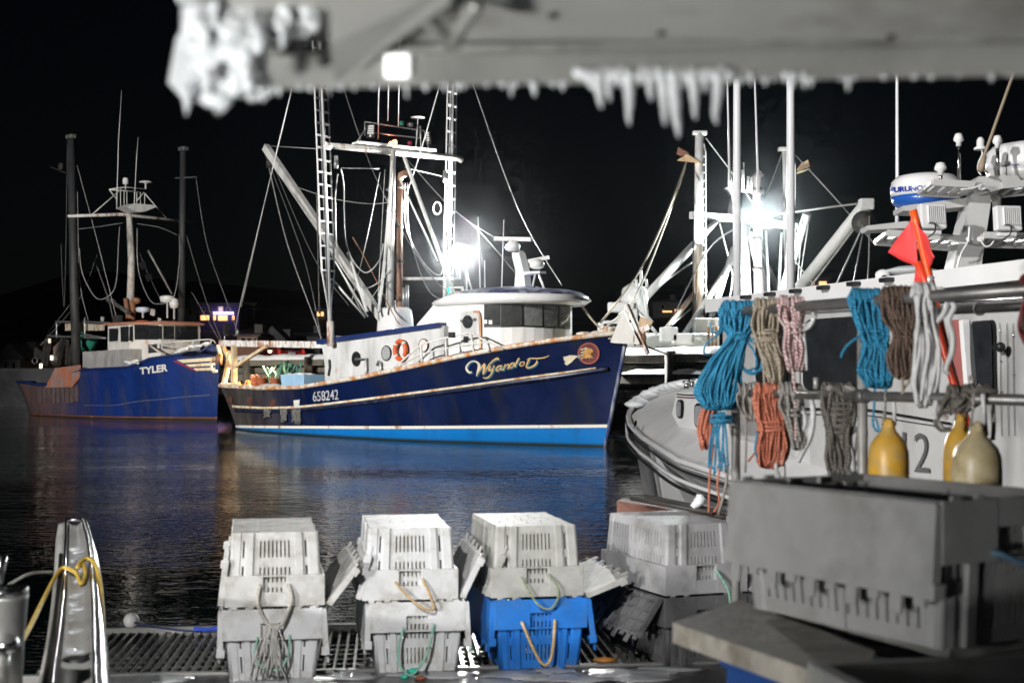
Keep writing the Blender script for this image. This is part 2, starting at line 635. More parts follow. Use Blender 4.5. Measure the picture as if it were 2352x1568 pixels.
beam = MB().bbox((0, 0, 0), (4.86, 0.30, 0.30), 0.02).mesh('stringer'); beam.materials.append(PLANK)
cap = MB().bbox((0, 0, 0), (4.86, 0.26, 0.24), 0.02).mesh('cap_timber'); cap.materials.append(PLANK)
lowb = MB().bbox((0, 0, 0), (4.86, 0.2, 0.42), 0.02).mesh('lower_beam'); lowb.materials.append(PILE)
pile = MB()
pile.tube([(0, 0, -2), (0.01, 0, 0.4), (-0.01, 0.01, 1.4), (0, 0, 2.65)], [0.21, 0.2, 0.19, 0.18], 10)
pile = pile.mesh('pile'); pile.materials.append(PILE)
x = X0
while x < X1:
    put('stringer', beam, wh, Matrix.Translation(wl((x + 2.45, Y0 - 0.02, 1.82))))
    put('cap_timber', cap, wh, Matrix.Translation(wl((x + 2.45, Y0 - 0.04, 2.42))))
    put('lower_beam', lowb, wh, Matrix.Translation(wl((x + 2.45, Y0 + 0.02, 1.28))))
    put('pile', pile, wh, Matrix.Translation(wl((x, Y0 - 0.22, 0))) @ Matrix.Rotation(x, 4, 'Z'))
    put('pile', pile, wh, Matrix.Translation(wl((x + 2.3, Y0 + 1.6, -0.5))) @ Matrix.Rotation(x * 2, 4, 'Z'))
    put('pile', pile, wh, Matrix.Translation(wl((x + 0.6, Y0 + 4.4, -0.5))) @ Matrix.Rotation(x * 3, 4, 'Z'))
    x += 4.9
# snow lying along the wharf edge and on its timbers
rows = []
n = 160
for i in range(n + 1):
    l = X0 + (X1 - X0) * i / n
    row = []
    for (yy, zz) in ((Y0 - 0.22, 2.545), (Y0 - 0.2, 2.66), (Y0 - 0.02, 2.76), (Y0 + 0.3, 2.72), (Y0 + 0.9, 2.62), (Y0 + 1.7, 2.42), (Y0 + 2.4, 2.24)):
        q = noise.noise(Vector((l * 1.3, yy * 1.1, 0))) * 0.07 + noise.noise(Vector((l * 4.1, yy * 3, 3))) * 0.06
        row.append(wl((l, yy + q * 0.3, zz + (q * (1.0 if zz > 2.56 else 0.25)))))
    rows.append(row)
tag(MB().grid(rows).build('snow_bank', SNOW, wh), kind='stuff')
for (a, b) in ((X0 + 1, X0 + 8), (12.0, 14.4), (15.0, 19.2), (19.8, 25.0)):
    rows = []
    for i in range(25):
        l = a + (b - a) * i / 24
        e = min(i, 24 - i) / 4.0; e = min(1, e)
        q = noise.noise(Vector((l * 2.0, 9, 0)))
        hgt = (0.12 + 0.09 * q) * e + 0.01
        rows.append([wl((l, Y0 - 0.32, 1.975)), wl((l, Y0 - 0.3, 1.975 + hgt * 0.8)), wl((l, Y0 - 0.14, 1.98 + hgt)), wl((l, Y0 - 0.08, 1.98 + hgt * 1.1))])
    tag(MB().grid(rows).build('ledge_snow', SNOW, wh), kind='stuff')

# shore and wharf apron behind, as dark flat ground
GROUND = mat('packed_snow_ground', (0.10, 0.10, 0.105), 0.85, var=0.4, scale=0.4, dirt=0.5, dirtcol=(0.03, 0.03, 0.03), streak=False)
MB().box((-60, 108, 1.1), (160, 44, 2.4)).build('ground', GROUND)
bpy.data.objects['ground']['kind'] = 'structure'

# ------------------------------------------------------------------ red minivan parked on the wharf
def make_minivan():
    c = P(640, 850, 94.0)
    rz = R(120)
    t = thing('parked_minivan', (c.x, c.y, 2.30), rz, 'red minivan parked on the shore behind the after deck of the middle boat', 'car')
    RED = mat('red_car_paint', (0.42, 0.02, 0.025), 0.25, var=0.15, scale=2, dirt=0.45, dirtcol=(0.45, 0.33, 0.33), coat=0.4)
    # x forward, rear at -2.3
    prof = [(-2.32, 0.55), (-2.36, 0.95), (-2.22, 1.12), (-1.98, 1.62), (-1.75, 1.74), (0.4, 1.76), (0.95, 1.62), (1.75, 1.1), (2.25, 0.98), (2.42, 0.7), (2.4, 0.35), (-2.3, 0.35)]
    rows = []
    for (yy, s, dz) in ((-0.95, 0.97, 0.0), (-0.97, 1.0, 0), (-0.86, 1.0, 0), (0.86, 1.0, 0), (0.97, 1.0, 0), (0.95, 0.97, 0.0)):
        row = []
        for (x, z) in prof:
            tuck = 0.16 if z > 1.3 else 0.0
            row.append(Vector((x * s, yy * (1 - tuck), 0.35 + (z - 0.35) * (0.99 if abs(yy) > 0.9 else 1.0))))
        rows.append(row)
    body = MB().grid(rows, False, True)
    body.f.append(tuple(reversed(range(12)))); body.sm.append(False)
    body.f.append(tuple(range(60, 72))); body.sm.append(False)
    bd = body.build('body', RED, t)
    md = bd.modifiers.new('round', 'BEVEL'); md.width = 0.05; md.segments = 2; md.limit_method = 'ANGLE'; md.angle_limit = R(25)
    MB().add([(-2.23, -0.72, 1.16), (-2.23, 0.72, 1.16), (-2.01, 0.64, 1.6), (-2.01, -0.64, 1.6)], [(0, 1, 2, 3)]).build('rear_window', GLASS, t, thick=0.02)
    for sd in (-1, 1):
        y = sd * 0.835
        for (a, b) in ((-1.75, -0.75), (-0.65, 0.25)):
            MB().add([(a, y * 1.02, 1.18), (b, y * 1.02, 1.18), (b, y * 0.985, 1.58), (a + 0.1, y * 0.985, 1.58)], [(0, 1, 2, 3)]).build('side_window', GLASS, t, thick=0.02)
        MB().add([(0.35, y * 1.02, 1.18), (1.3, y * 1.02, 1.18), (0.75, y * 0.985, 1.56), (0.35, y * 0.985, 1.58)], [(0, 1, 2, 3)]).build('side_window', GLASS, t, thick=0.02)
        MB().bbox((-2.32, sd * 0.82, 1.05), (0.14, 0.16, 0.34), 0.03).build('tail_light', mat('tail_light_red', (0.5, 0.02, 0.02), 0.2, emit=(1, 0.1, 0.06), estr=0.35), t)
        MB().bbox((2.28, sd * 0.7, 0.78), (0.18, 0.3, 0.16), 0.03).build('headlight', GLASS, t)
        MB().bbox((0.95, sd * 1.03, 1.2), (0.12, 0.16, 0.12), 0.03).build('mirror', RED, t)
        for x in (-1.45, 1.5):
            whl = MB().lathe([(0.1, -0.1), (0.31, -0.11), (0.34, -0.06), (0.34, 0.06), (0.31, 0.11), (0.1, 0.1)], (x, sd * 0.9, 0.34), (0, 1, 0), 20).build('wheel', BLACK, t)
            MB().lathe([(0.0, -0.115), (0.19, -0.12), (0.2, 0.12), (0.0, 0.115)], (x, sd * 0.9, 0.34), (0, 1, 0), 14).build('rim', GALV, whl)
    MB().bbox((-2.37, 0, 0.62), (0.14, 1.8, 0.22), 0.05).build('rear_bumper', RED, t)
    MB().bbox((-2.36, 0, 0.98), (0.05, 0.5, 0.16), 0.01).build('licence_plate', WHITE_CLEAN, t)
make_minivan()

# ------------------------------------------------------------------ houses on the hill
WARMWIN = mat('lit_window_warm', (0.8, 0.5, 0.25), 0.5, emit=(1.0, 0.42, 0.14), estr=2.6, var=0.3, scale=3)
PURPWIN = mat('lit_sign_violet', (0.6, 0.5, 0.9), 0.5, emit=(0.6, 0.5, 1.0), estr=3.0)
SIDING = mat('grey_clapboard', (0.22, 0.22, 0.22), 0.8, var=0.2, scale=1)
SIDING_P = mat('violet_grey_clapboard', (0.13, 0.10, 0.22), 0.8, var=0.2, scale=1)
SIDING_W = mat('white_clapboard', (0.42, 0.42, 0.42), 0.8, var=0.15, scale=1)
ROOF = mat('snowy_shingle_roof', (0.16, 0.16, 0.17), 0.9, var=0.4, scale=0.6)
DARKWIN = glass('unlit_house_window', (0.01, 0.01, 0.012))
def house(name, pxl, pxr, ytop, ybot, d, depth, label, wins, siding=SIDING, roof='gable', rz=0.0, peak=0.35, cat='house', base_drop=1.5):
    """front wall between picture columns pxl/pxr at distance d"""
    a, b = P(pxl, ybot, d), P(pxr, ybot, d)
    W, Hh = b.x - a.x, P(pxl, ytop, d).z - a.z
    t = thing(name, ((a.x + b.x) / 2, d, a.z - base_drop), rz, label, cat)
    z0, z1 = 0.0, Hh + base_drop
    MB().box((0, depth / 2, z1 / 2), (W, depth, z1)).build('wall', siding, t)
    ov = 0.3
    if roof == 'gable':         # ridge runs along the front
        p = W * peak * 0.5
        mb = MB()
        mb.prism([(-W / 2 - ov, -ov, z1), (-W / 2 - ov, depth / 2, z1 + p), (-W / 2 - ov, depth + ov, z1), (-W / 2 - ov, depth + ov, z1 - 0.15), (-W / 2 - ov, -ov, z1 - 0.15)][::-1], (W + 2 * ov, 0, 0))
        rf = mb.build('roof', ROOF, t)
    elif roof == 'front':       # gable faces the water
        p = W * peak
        mb = MB().prism([(-W / 2 - ov, -ov, z1), (0, -ov, z1 + p), (W / 2 + ov, -ov, z1), (W / 2 + ov, -ov, z1 - 0.15), (-W / 2 - ov, -ov, z1 - 0.15)], (0, depth + 2 * ov, 0))
        rf = mb.build('roof', ROOF, t)
    else:
        rf = MB().box((0, depth / 2, z1 + 0.12), (W + 2 * ov, depth + 2 * ov, 0.24)).build('roof', ROOF, t)
    if roof != 'flat':
        MB().box((W * 0.22, depth * 0.5, z1 + W * peak * 0.4), (0.7, 0.7, 1.6)).build('chimney', SIDING, rf)
    for (u, v, uw, vh, m) in wins:      # fractions of the wall
        x, z = -W / 2 + u * W, base_drop + (1 - v) * Hh
        wd = MB().box((x, -0.02, z), (uw * W + 0.2, 0.06, vh * Hh + 0.2)).build('window', SIDING_W, t)
        MB().box((x, -0.07, z), (uw * W, 0.05, vh * Hh)).build('pane', m, wd)
    return t
D = DARKWIN; WW = WARMWIN
# the restaurant with the violet light
t = house('restaurant', 456, 549, 700, 737, 168, 9, 'violet lit restaurant with glowing windows on the hillside', [
    (0.12, 0.3, 0.06, 0.2, D), (0.3, 0.3, 0.06, 0.2, D), (0.55, 0.25, 0.1, 0.26, mat('lit_window_pale', (0.7, 0.6, 0.5), 0.5, emit=(0.9, 0.7, 0.6), estr=0.7)),
    (0.16, 0.8, 0.2, 0.28, WW), (0.6, 0.82, 0.22, 0.3, WW), (0.86, 0.8, 0.05, 0.25, WW), (0.4, 0.8, 0.05, 0.28, WW), (0.75, 0.3, 0.07, 0.2, D)], SIDING_P, 'flat', cat='restaurant', base_drop=2.5)
sg = P(513, 719, 167.5)
sign = MB().box((sg.x, sg.y, sg.z), (2.4, 0.15, 0.32)).build('sign_band', PURPWIN, t, world=True)
lamp('POINT', 'restaurant_sign_light', (sg.x, sg.y - 2.2, sg.z - 0.4), 30, (0.45, 0.3, 1.0), size=0.4)
house('hill_house', 352, 452, 703, 752, 176, 9, 'dark long house left of the violet restaurant', [(0.15, 0.3, 0.07, 0.25, D), (0.4, 0.3, 0.07, 0.25, D), (0.62, 0.3, 0.07, 0.25, D), (0.85, 0.3, 0.07, 0.25, D)], SIDING, 'gable', peak=0.18)
house('hill_house', 552, 586, 699, 716, 186, 7, 'small dark house with two lit windows right of the violet restaurant', [(0.12, 0.5, 0.13, 0.45, WW), (0.68, 0.5, 0.16, 0.45, WW)], SIDING, 'flat')
house('hill_house', 726, 748, 712, 730, 190, 7, 'small dark hillside house with one lit window behind the white mast', [(0.25, 0.5, 0.25, 0.5, WW), (0.65, 0.5, 0.25, 0.5, WW)], SIDING, 'flat')
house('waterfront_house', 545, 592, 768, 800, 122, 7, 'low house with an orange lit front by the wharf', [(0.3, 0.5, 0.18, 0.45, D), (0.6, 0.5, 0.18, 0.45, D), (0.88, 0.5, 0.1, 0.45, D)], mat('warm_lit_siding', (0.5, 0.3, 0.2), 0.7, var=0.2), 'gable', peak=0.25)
fl = P(575, 775, 116)
lamp('POINT', 'waterfront_house_light', fl, 90, (1.0, 0.5, 0.28), size=0.15)
house('waterfront_house', 592, 660, 790, 822, 128, 9, 'dark gabled house with a snowy roof behind the red minivan', [(0.62, 0.4, 0.12, 0.4, D)], SIDING, 'front', peak=0.62)
house('waterfront_house', 662, 735, 772, 815, 140, 9, 'long low dark house behind the white lattice mast', [(0.3, 0.5, 0.1, 0.3, D), (0.7, 0.5, 0.1, 0.3, D)], SIDING, 'gable', peak=0.3)
house('shore_house', 0, 46, 820, 868, 104, 8, 'grey gabled house at the left edge of the shore', [(0.3, 0.4, 0.12, 0.25, D), (0.7, 0.4, 0.12, 0.25, D), (0.05, 0.75, 0.08, 0.2, WW)], SIDING_W, 'front', peak=0.7)
house('shore_house', 47, 96, 789, 872, 110, 9, 'tall pale house with rows of small windows behind the left boat', [(0.25, 0.25, 0.12, 0.16, D), (0.6, 0.25, 0.12, 0.16, D), (0.25, 0.6, 0.12, 0.16, D), (0.6, 0.6, 0.12, 0.16, D)], SIDING_W, 'gable', peak=0.3)
house('hill_house', 30, 60, 748, 762, 190, 7, 'far dark house with an orange window on the left hillside', [(0.3, 0.6, 0.12, 0.3, WW)], SIDING, 'flat')
house('hill_house', 84, 112, 752, 766, 195, 7, 'far dark house with a tiny bright window on the left hillside', [(0.85, 0.3, 0.1, 0.25, WW)], SIDING, 'flat')
house('hill_house', 1500, 1572, 692, 718, 200, 8, 'dark hillside house with a glowing orange veranda right of the blue bow', [(0.3, 0.5, 0.1, 0.3, D), (0.45, 0.9, 0.3, 0.12, WW), (0.82, 0.82, 0.25, 0.2, WW)], SIDING, 'gable', peak=0.2)
house('hill_house', 1850, 1905, 640, 662, 205, 8, 'dark hillside house with two glowing windows behind the white boom', [(0.24, 0.5, 0.26, 0.4, WW), (0.72, 0.55, 0.3, 0.5, WW)], SIDING, 'flat')
house('hill_house', 1428, 1452, 672, 690, 210, 8, 'far dark house with a dim red light left of the rusty mast', [(0.5, 0.6, 0.15, 0.3, WW)], SIDING, 'flat')
# ------------------------------------------------------------------ hulls
def plan_curve(tab, n):
    """resample a plan outline [(l, half_breadth)] to n points by its own parameter"""
    pts = [Vector((a, b, 0)) for a, b in tab]
    sp = smooth_path(pts, 12)
    L = [0]
    for a, b in zip(sp, sp[1:]): L.append(L[-1] + (b - a).length)
    out = []; k = 0
    for i in range(n):
        s = L[-1] * i / (n - 1)
        while k < len(L) - 2 and L[k + 1] < s: k += 1
        f = (s - L[k]) / max(1e-9, L[k + 1] - L[k])
        p = sp[k].lerp(sp[k + 1], f); out.append((p.x, max(0.0, p.y)))
    return out

def hull_mesh(gun, wat, keel, sheer, n=44, flare=0.25, rows_n=8, tumble=None):
    """one half: list over stations of points from keel to gunwale (y>0)"""
    G, Wt, Kl = plan_curve(gun, n), plan_curve(wat, n), plan_curve(keel, n)
    half = []
    for i in range(n):
        g = Vector((G[i][0], G[i][1], interp(sheer, G[i][0])))
        q = Vector((Wt[i][0], Wt[i][1], 0)); k = Vector((Kl[i][0], Kl[i][1], -0.9))
        row = [k]
        for j in range(rows_n + 1):
            v = j / rows_n
            p = q.lerp(g, v)
            w = q.y + (g.y - q.y) * (v ** (1 + flare * 2))
            row.append(Vector((p.x, w, p.z)))
        half.append(row)
    return half

def both_sides(half):
    mb = MB()
    mb.grid([[Vector((p.x, -p.y, p.z)) for p in r] for r in half], True)
    mb.grid([list(reversed(r)) for r in half], True)
    return mb

def hull_paint(name, base, boot, stripe, line, lw, dirty, rough=0.35, wear=0.5, dirty_l=(2.5, 7.0), streakcol=(0.016, 0.019, 0.018)):
    """base colour above, boot colour below the line z = line[0] + line[1]*x, stripe of height lw, wear and rust towards the stern"""
    m = bpy.data.materials.new(name); m.use_nodes = True
    nt = m.node_tree; b = nt.nodes['Principled BSDF']; N, L = nt.nodes.new, nt.links.new
    b.inputs['Roughness'].default_value = rough
    b.inputs['Specular IOR Level'].default_value = 0.22
    tc = N('ShaderNodeTexCoord'); sp = N('ShaderNodeSeparateXYZ'); L(tc.outputs['Object'], sp.inputs[0])
    def math2(op, a, c):
        q = N('ShaderNodeMath'); q.operation = op
        for i, v in enumerate((a, c)):
            if isinstance(v, (int, float)): q.inputs[i].default_value = v
            else: L(v, q.inputs[i])
        return q.outputs[0]
    def nz(sc, det, st):
        mp = N('ShaderNodeMapping'); mp.inputs['Scale'].default_value = st
        n = N('ShaderNodeTexNoise'); n.inputs['Scale'].default_value = sc; n.inputs['Detail'].default_value = det; n.inputs['Roughness'].default_value = 0.65
        L(tc.outputs['Object'], mp.inputs['Vector']); L(mp.outputs['Vector'], n.inputs['Vector'])
        return n.outputs['Fac']
    def rng(s, a, c, d0=0.0, d1=1.0):
        r = N('ShaderNodeMapRange'); r.inputs['From Min'].default_value = a; r.inputs['From Max'].default_value = c
        r.inputs['To Min'].default_value = d0; r.inputs['To Max'].default_value = d1
        L(s, r.inputs['Value']); return r.outputs['Result']
    def mix(f, a, c):
        q = N('ShaderNodeMix'); q.data_type = 'RGBA'
        if isinstance(f, (int, float)): q.inputs[0].default_value = f
        else: L(f, q.inputs[0])
        for i, v in ((6, a), (7, c)):
            if isinstance(v, tuple): q.inputs[i].default_value = (*v, 1)
            else: L(v, q.inputs[i])
        return q.outputs[2]
    z = math2('SUBTRACT', sp.outputs['Z'], math2('ADD', math2('MULTIPLY', sp.outputs['X'], line[1]), line[0]))
    var = nz(0.7, 5, (1, 1, 0.35))
    top = mix(rng(var, 0.35, 0.7), tuple(c * 0.75 for c in base), tuple(c * 1.25 for c in base))
    streak = rng(nz(1.3, 7, (1, 1, 0.13)), 0.56 - 0.12 * wear, 0.70)
    top = mix(math2('MULTIPLY', streak, 0.75), top, streakcol)
    scr = rng(nz(2.6, 8, (0.6, 0.6, 0.9)), 0.70, 0.76)
    top = mix(math2('MULTIPLY', scr, 0.5), top, (0.11, 0.12, 0.15))
    # worn and rusted towards the stern
    ds = rng(math2('ADD', sp.outputs['X'], math2('MULTIPLY', math2('SUBTRACT', nz(0.9, 5, (1, 1, 0.6)), 0.5), 7.0)), dirty_l[1], dirty_l[0])
    worn = mix(rng(nz(1.3, 6, (1, 1, 0.3)), 0.4, 0.62), dirty[0], dirty[1])
    top = mix(ds, top, worn)
    rustf = rng(nz(2.4, 8, (1, 1, 0.10)), 0.66, 0.76)
    top = mix(math2('MULTIPLY', rustf, 0.5), top, (0.16, 0.06, 0.025))
    bt = mix(rng(nz(1.4, 6, (1, 1, 0.25)), 0.5, 0.8), boot, tuple(c * 0.6 for c in boot))
    bt = mix(rng(sp.outputs['Z'], 0.10, 0.02), bt, (0.02, 0.03, 0.02))
    stc = mix(rng(nz(2.0, 7, (1, 1, 0.2)), 0.55, 0.66), stripe, (0.42, 0.20, 0.06))
    in_st = math2('GREATER_THAN', z, 0.0)
    above = math2('GREATER_THAN', z, lw)
    col = mix(above, mix(in_st, bt, stc), top)
    L(col, b.inputs['Base Color'])
    L(rng(var, 0.3, 0.7, rough - 0.08, rough + 0.2), b.inputs['Roughness'])
    bp = N('ShaderNodeBump'); bp.inputs['Strength'].default_value = 0.6; bp.inputs['Distance'].default_value = 0.06
    L(nz(0.9, 3, (1, 1, 0.7)), bp.inputs['Height']); L(bp.outputs['Normal'], b.inputs['Normal'])
    return m

# ================================================================== the blue boat in the middle
wy = thing('fishing_trawler', WF.o, WF.rz, 'dark blue fishing trawler with white wheelhouse in the middle, name lettered on its bow', 'boat')
sheer = [(-1, 1.60), (0.5, 1.52), (4.0, 1.47), (6.5, 1.52), (10.0, 1.85), (13.0, 2.25), (16.0, 2.72), (18.9, 3.12)]
half = hull_mesh([(-0.55, 0.0), (-0.5, 1.2), (-0.1, 1.95), (0.9, 2.35), (4, 2.65), (8, 2.75), (11.5, 2.66), (14.5, 2.25), (17, 1.25), (18.6, 0.0)],
                 [(0.15, 0.0), (0.2, 1.0), (0.5, 1.65), (1.3, 2.0), (4, 2.4), (8, 2.5), (11.5, 2.2), (14, 1.45), (16.2, 0.6), (17.75, 0.0)],
                 [(1.0, 0.0), (1.1, 0.8), (1.4, 1.2), (2.0, 1.5), (4.5, 1.7), (8, 1.7), (11.5, 1.3), (13.6, 0.8), (15.4, 0.3), (16.9, 0.0)], sheer)
hull = both_sides(half)
WY_HULL = hull_paint('trawler_hull_paint', (0.0018, 0.0085, 0.050), (0.005, 0.15, 0.46), (0.75, 0.72, 0.62), (0.05, 0.0265), 0.085,
                     ((0.035, 0.026, 0.022), (0.075, 0.07, 0.068)), 0.34)
hull.build('hull', WY_HULL, wy)
HS = Surf(hull, WF)
# deck, a little below the rail
def inside(r, drop, tk=0.07):
    """point on the inner face of the shell, drop metres below the rail"""
    z = r[-1].z - drop
    for a, b in zip(r[1:], r[2:]):
        if a.z <= z <= b.z:
            f = (z - a.z) / max(1e-6, b.z - a.z); p = a.lerp(b, f)
            break
    else:
        p = r[1].copy()
    return Vector((p.x + (tk if p.x < 1.0 else (-tk if p.x > 14 else 0)), max(0.0, p.y - tk), p.z))
def deck_of(half, drop, tk=0.05):
    rows = []
    for r in half:
        p = inside(r, drop, tk)
        rows.append([Vector((p.x, -p.y, p.z)), Vector((p.x, 0, p.z + 0.06)), Vector((p.x, p.y, p.z))])
    return MB().grid(rows, True)
DECK = mat('grey_deck_paint', (0.22, 0.23, 0.24), 0.6, var=0.25, rust=0.4)
deck_of(half, 0.75).build('deck', DECK, wy)
# inside of the bulwark and its capping rail
bul = []
for r in half:
    g = r[-1]
    bul.append(g)
CAP = mat('rail_cap_paint', (0.66, 0.63, 0.56), 0.5, var=0.12, scale=1.5, rust=0.72, rustcol=(0.50, 0.20, 0.05), streak=False)
for sd in (-1, 1):
    pts = [Vector((g.x, sd * g.y, g.z + 0.03)) for g in bul[2:]]
    MB().tube(pts, 0.075, 6).build('rail_cap', CAP, wy)
inner = mat('bulwark_inside_paint', (0.70, 0.66, 0.58), 0.5, rust=0.5)
for sd in (-1, 1):
    rows = []
    for r in half:
        rows.append([Vector((p.x, sd * p.y, p.z)) for p in (inside(r, 0.02), inside(r, 0.35), inside(r, 0.74))])
    MB().grid(rows).build('bulwark_lining', inner, wy)
# stripe and rubbing strake below the rail
line_px = [(503, 930), (560, 934), (620, 936), (692, 933), (800, 921), (900, 908), (1000, 895), (1080, 884), (1180, 870), (1280, 857), (1369, 845)]
MB_s = ribbon(HS, line_px, 5.0, 0.02)
MB_s.build('stripe', mat('cream_stripe_paint', (0.74, 0.68, 0.52), 0.45, var=0.1, scale=1.2, rust=0.62, rustcol=(0.55, 0.24, 0.06), streak=False), wy)
st = smooth_path([Vector((x, y, 0)) for x, y in [(503, 938), (560, 942), (620, 944), (692, 940), (800, 929), (900, 916), (1000, 902), (1080, 891), (1180, 877), (1280, 864), (1340, 855), (1397, 846)]], 4)
pts = [HS.hit(p.x, p.y, 0.02) for p in st]
MB().tube([p for p in pts if p is not None], 0.065, 8).build('rubbing_strake', mat('strake_paint', (0.012, 0.018, 0.05), 0.3, var=0.4, scale=3, dirt=0.3, dirtcol=(0.12, 0.12, 0.13)), wy)
# mirrored strake on the far side
MB().tube([Vector((p.x, -p.y, p.z)) for p in pts if p is not None], 0.065, 6).build('rubbing_strake', MATS['strake_paint'], wy)
# stem bar with scraped edges
sb = [Vector((r.x, 0, r.z)) for r in half[-1][1:]]
MB().tube([p + Vector((0.02, 0, 0)) for p in sb], 0.06, 8).build('stem_bar', mat('scraped_stem_paint', (0.03, 0.05, 0.14), 0.4, var=0.3, scale=3, dirt=0.7, dirtcol=(0.42, 0.44, 0.46)), wy)

# ------------------------------------------------------------------ lettering and emblem on the bow
GOLD = mat('gold_lettering', (0.72, 0.47, 0.20), 0.5, var=0.25, scale=3, dirt=0.25, dirtcol=(0.25, 0.13, 0.07), streak=False)
CREAM = mat('cream_lettering', (0.74, 0.66, 0.50), 0.5, var=0.12)
TEAL = mat('teal_letter_shadow', (0.03, 0.17, 0.26), 0.5, var=0.2)
CORAL = mat('coral_lettering', (0.62, 0.25, 0.13), 0.5, var=0.2)
def nm(x, y): return (976.2 + 0.19527 * x, 775.2 + 0.19527 * y)
strokes = [   # brush strokes of the name, in the picture's own slant
    ([(555, 395), (525, 405), (495, 370), (495, 330), (540, 280), (590, 272), (632, 300), (640, 340), (625, 400), (608, 450)], [14, 22, 24, 18, 12, 14, 26, 34, 26, 8]),
    ([(608, 450), (640, 390), (680, 330), (706, 296)], [8, 12, 16, 14]),
    ([(706, 296), (702, 340), (694, 390), (684, 430)], [14, 26, 24, 8]),
    ([(684, 430), (720, 380), (765, 305), (820, 255), (858, 240), (868, 258)], [8, 12, 16, 20, 22, 12]),
    ([(772, 330), (758, 365), (762, 385), (785, 375), (806, 345)], [16, 18, 14, 10, 10]),
    ([(815, 320), (800, 380), (778, 430), (745, 462), (710, 470), (684, 462)], [16, 18, 16, 16, 14, 8]),
    ([(905, 325), (868, 332), (842, 365), (850, 388), (880, 370), (905, 330)], [10, 16, 18, 14, 10, 10]),
    ([(908, 318), (896, 358), (905, 376), (922, 366)], [14, 16, 12, 8]),
    ([(948, 308), (934, 350), (924, 378)], [14, 16, 12]),
    ([(930, 360), (955, 325), (985, 306), (988, 325), (976, 368)], [8, 10, 14, 16, 14]),
    ([(1058, 292), (1022, 300), (1000, 330), (1008, 352), (1034, 340), (1056, 305)], [10, 16, 18, 14, 10, 10]),
    ([(1110, 232), (1085, 280), (1062, 325), (1070, 342)], [14, 18, 16, 10]),
    ([(1160, 280), (1130, 290), (1118, 315), (1135, 330), (1165, 312), (1172, 288), (1160, 280)], [12, 14, 14, 12, 12, 12, 10]),
    ([(1238, 232), (1212, 285), (1196, 330), (1205, 348), (1240, 345), (1290, 320), (1318, 285), (1318, 262)], [14, 18, 16, 16, 16, 18, 16, 6]),
    ([(1200, 258), (1240, 240), (1320, 240), (1400, 232), (1440, 218), (1464, 205)], [8, 12, 14, 12, 10, 4]),
]
sh, go, cr = MB(), MB(), MB()
for i, (pts, ws) in enumerate(strokes):
    a = ribbon(HS, [nm(x + 12, y + 14) for x, y in pts], [q * 0.19527 * 1.02 for q in ws], 0.014)
    if i not in (12, 14): a.build('letter_shadow', TEAL, wy)
    b_ = ribbon(HS, [nm(x, y) for x, y in pts], [q * 0.19527 for q in ws], 0.026)
    b_.build('letter_stroke', CREAM if i == 0 else GOLD, wy)
letters_each(HS, '658242', [(719, 899), (778, 893), (779, 917), (720, 922)], mat('grey_number_paint', (0.42, 0.43, 0.45), 0.5, var=0.25, scale=4), wy, 'number_character', 0.012, 0.02)
# round emblem: red ring, striped field, brown eagle head, feather
ec = nm(1925, 183); er = 128 * 0.19527
disc_px(HS, ec, er, er, 0.012, 28).build('emblem', mat('emblem_ground', (0.16, 0.05, 0.05), 0.5, var=0.3, scale=4), wy)
disc_px(HS, ec, er, er, 0.020, 32, 0.86).build('emblem_ring', mat('emblem_ring_paint', (0.42, 0.12, 0.09), 0.5, var=0.3, scale=6), wy)
for k in range(4):
    y = 118 + k * 34
    ribbon(HS, [nm(1830 + 4 * k - (10 if k > 1 else 0), y + 26), nm(1865, y + 12), nm(1905, y)], 2.6, 0.018).build('emblem_stripe', CREAM, wy)
def poly_px(surf, pts, off):
    vs = [surf.hit(*p, off) for p in pts]
    c = sum(vs, Vector()) / len(vs)
    return MB().add(vs + [c], [(i, (i + 1) % len(vs), len(vs)) for i in range(len(vs))])
poly_px(HS, [nm(*q) for q in [(1852, 240), (1862, 180), (1885, 130), (1920, 118), (1955, 124), (1975, 142), (1980, 165), (1962, 158), (1945, 166), (1948, 185), (1962, 205), (1985, 245), (1955, 232), (1940, 246), (1915, 228), (1895, 246), (1880, 232)]], 0.026).build('emblem_eagle', mat('emblem_eagle_paint', (0.62, 0.34, 0.11), 0.5, var=0.35, scale=8), wy)
poly_px(HS, [nm(*q) for q in [(1805, 218), (1780, 206), (1700, 204), (1650, 222), (1625, 222), (1640, 246), (1628, 258), (1655, 275), (1640, 300), (1670, 325), (1720, 290), (1770, 240)]], 0.02).build('emblem_feather', CREAM, wy)
disc_px(HS, nm(1812, 218), 4.2, 4.2, 0.028, 14).build('emblem_knot', mat('emblem_knot_paint', (0.3, 0.32, 0.28), 0.5), wy)

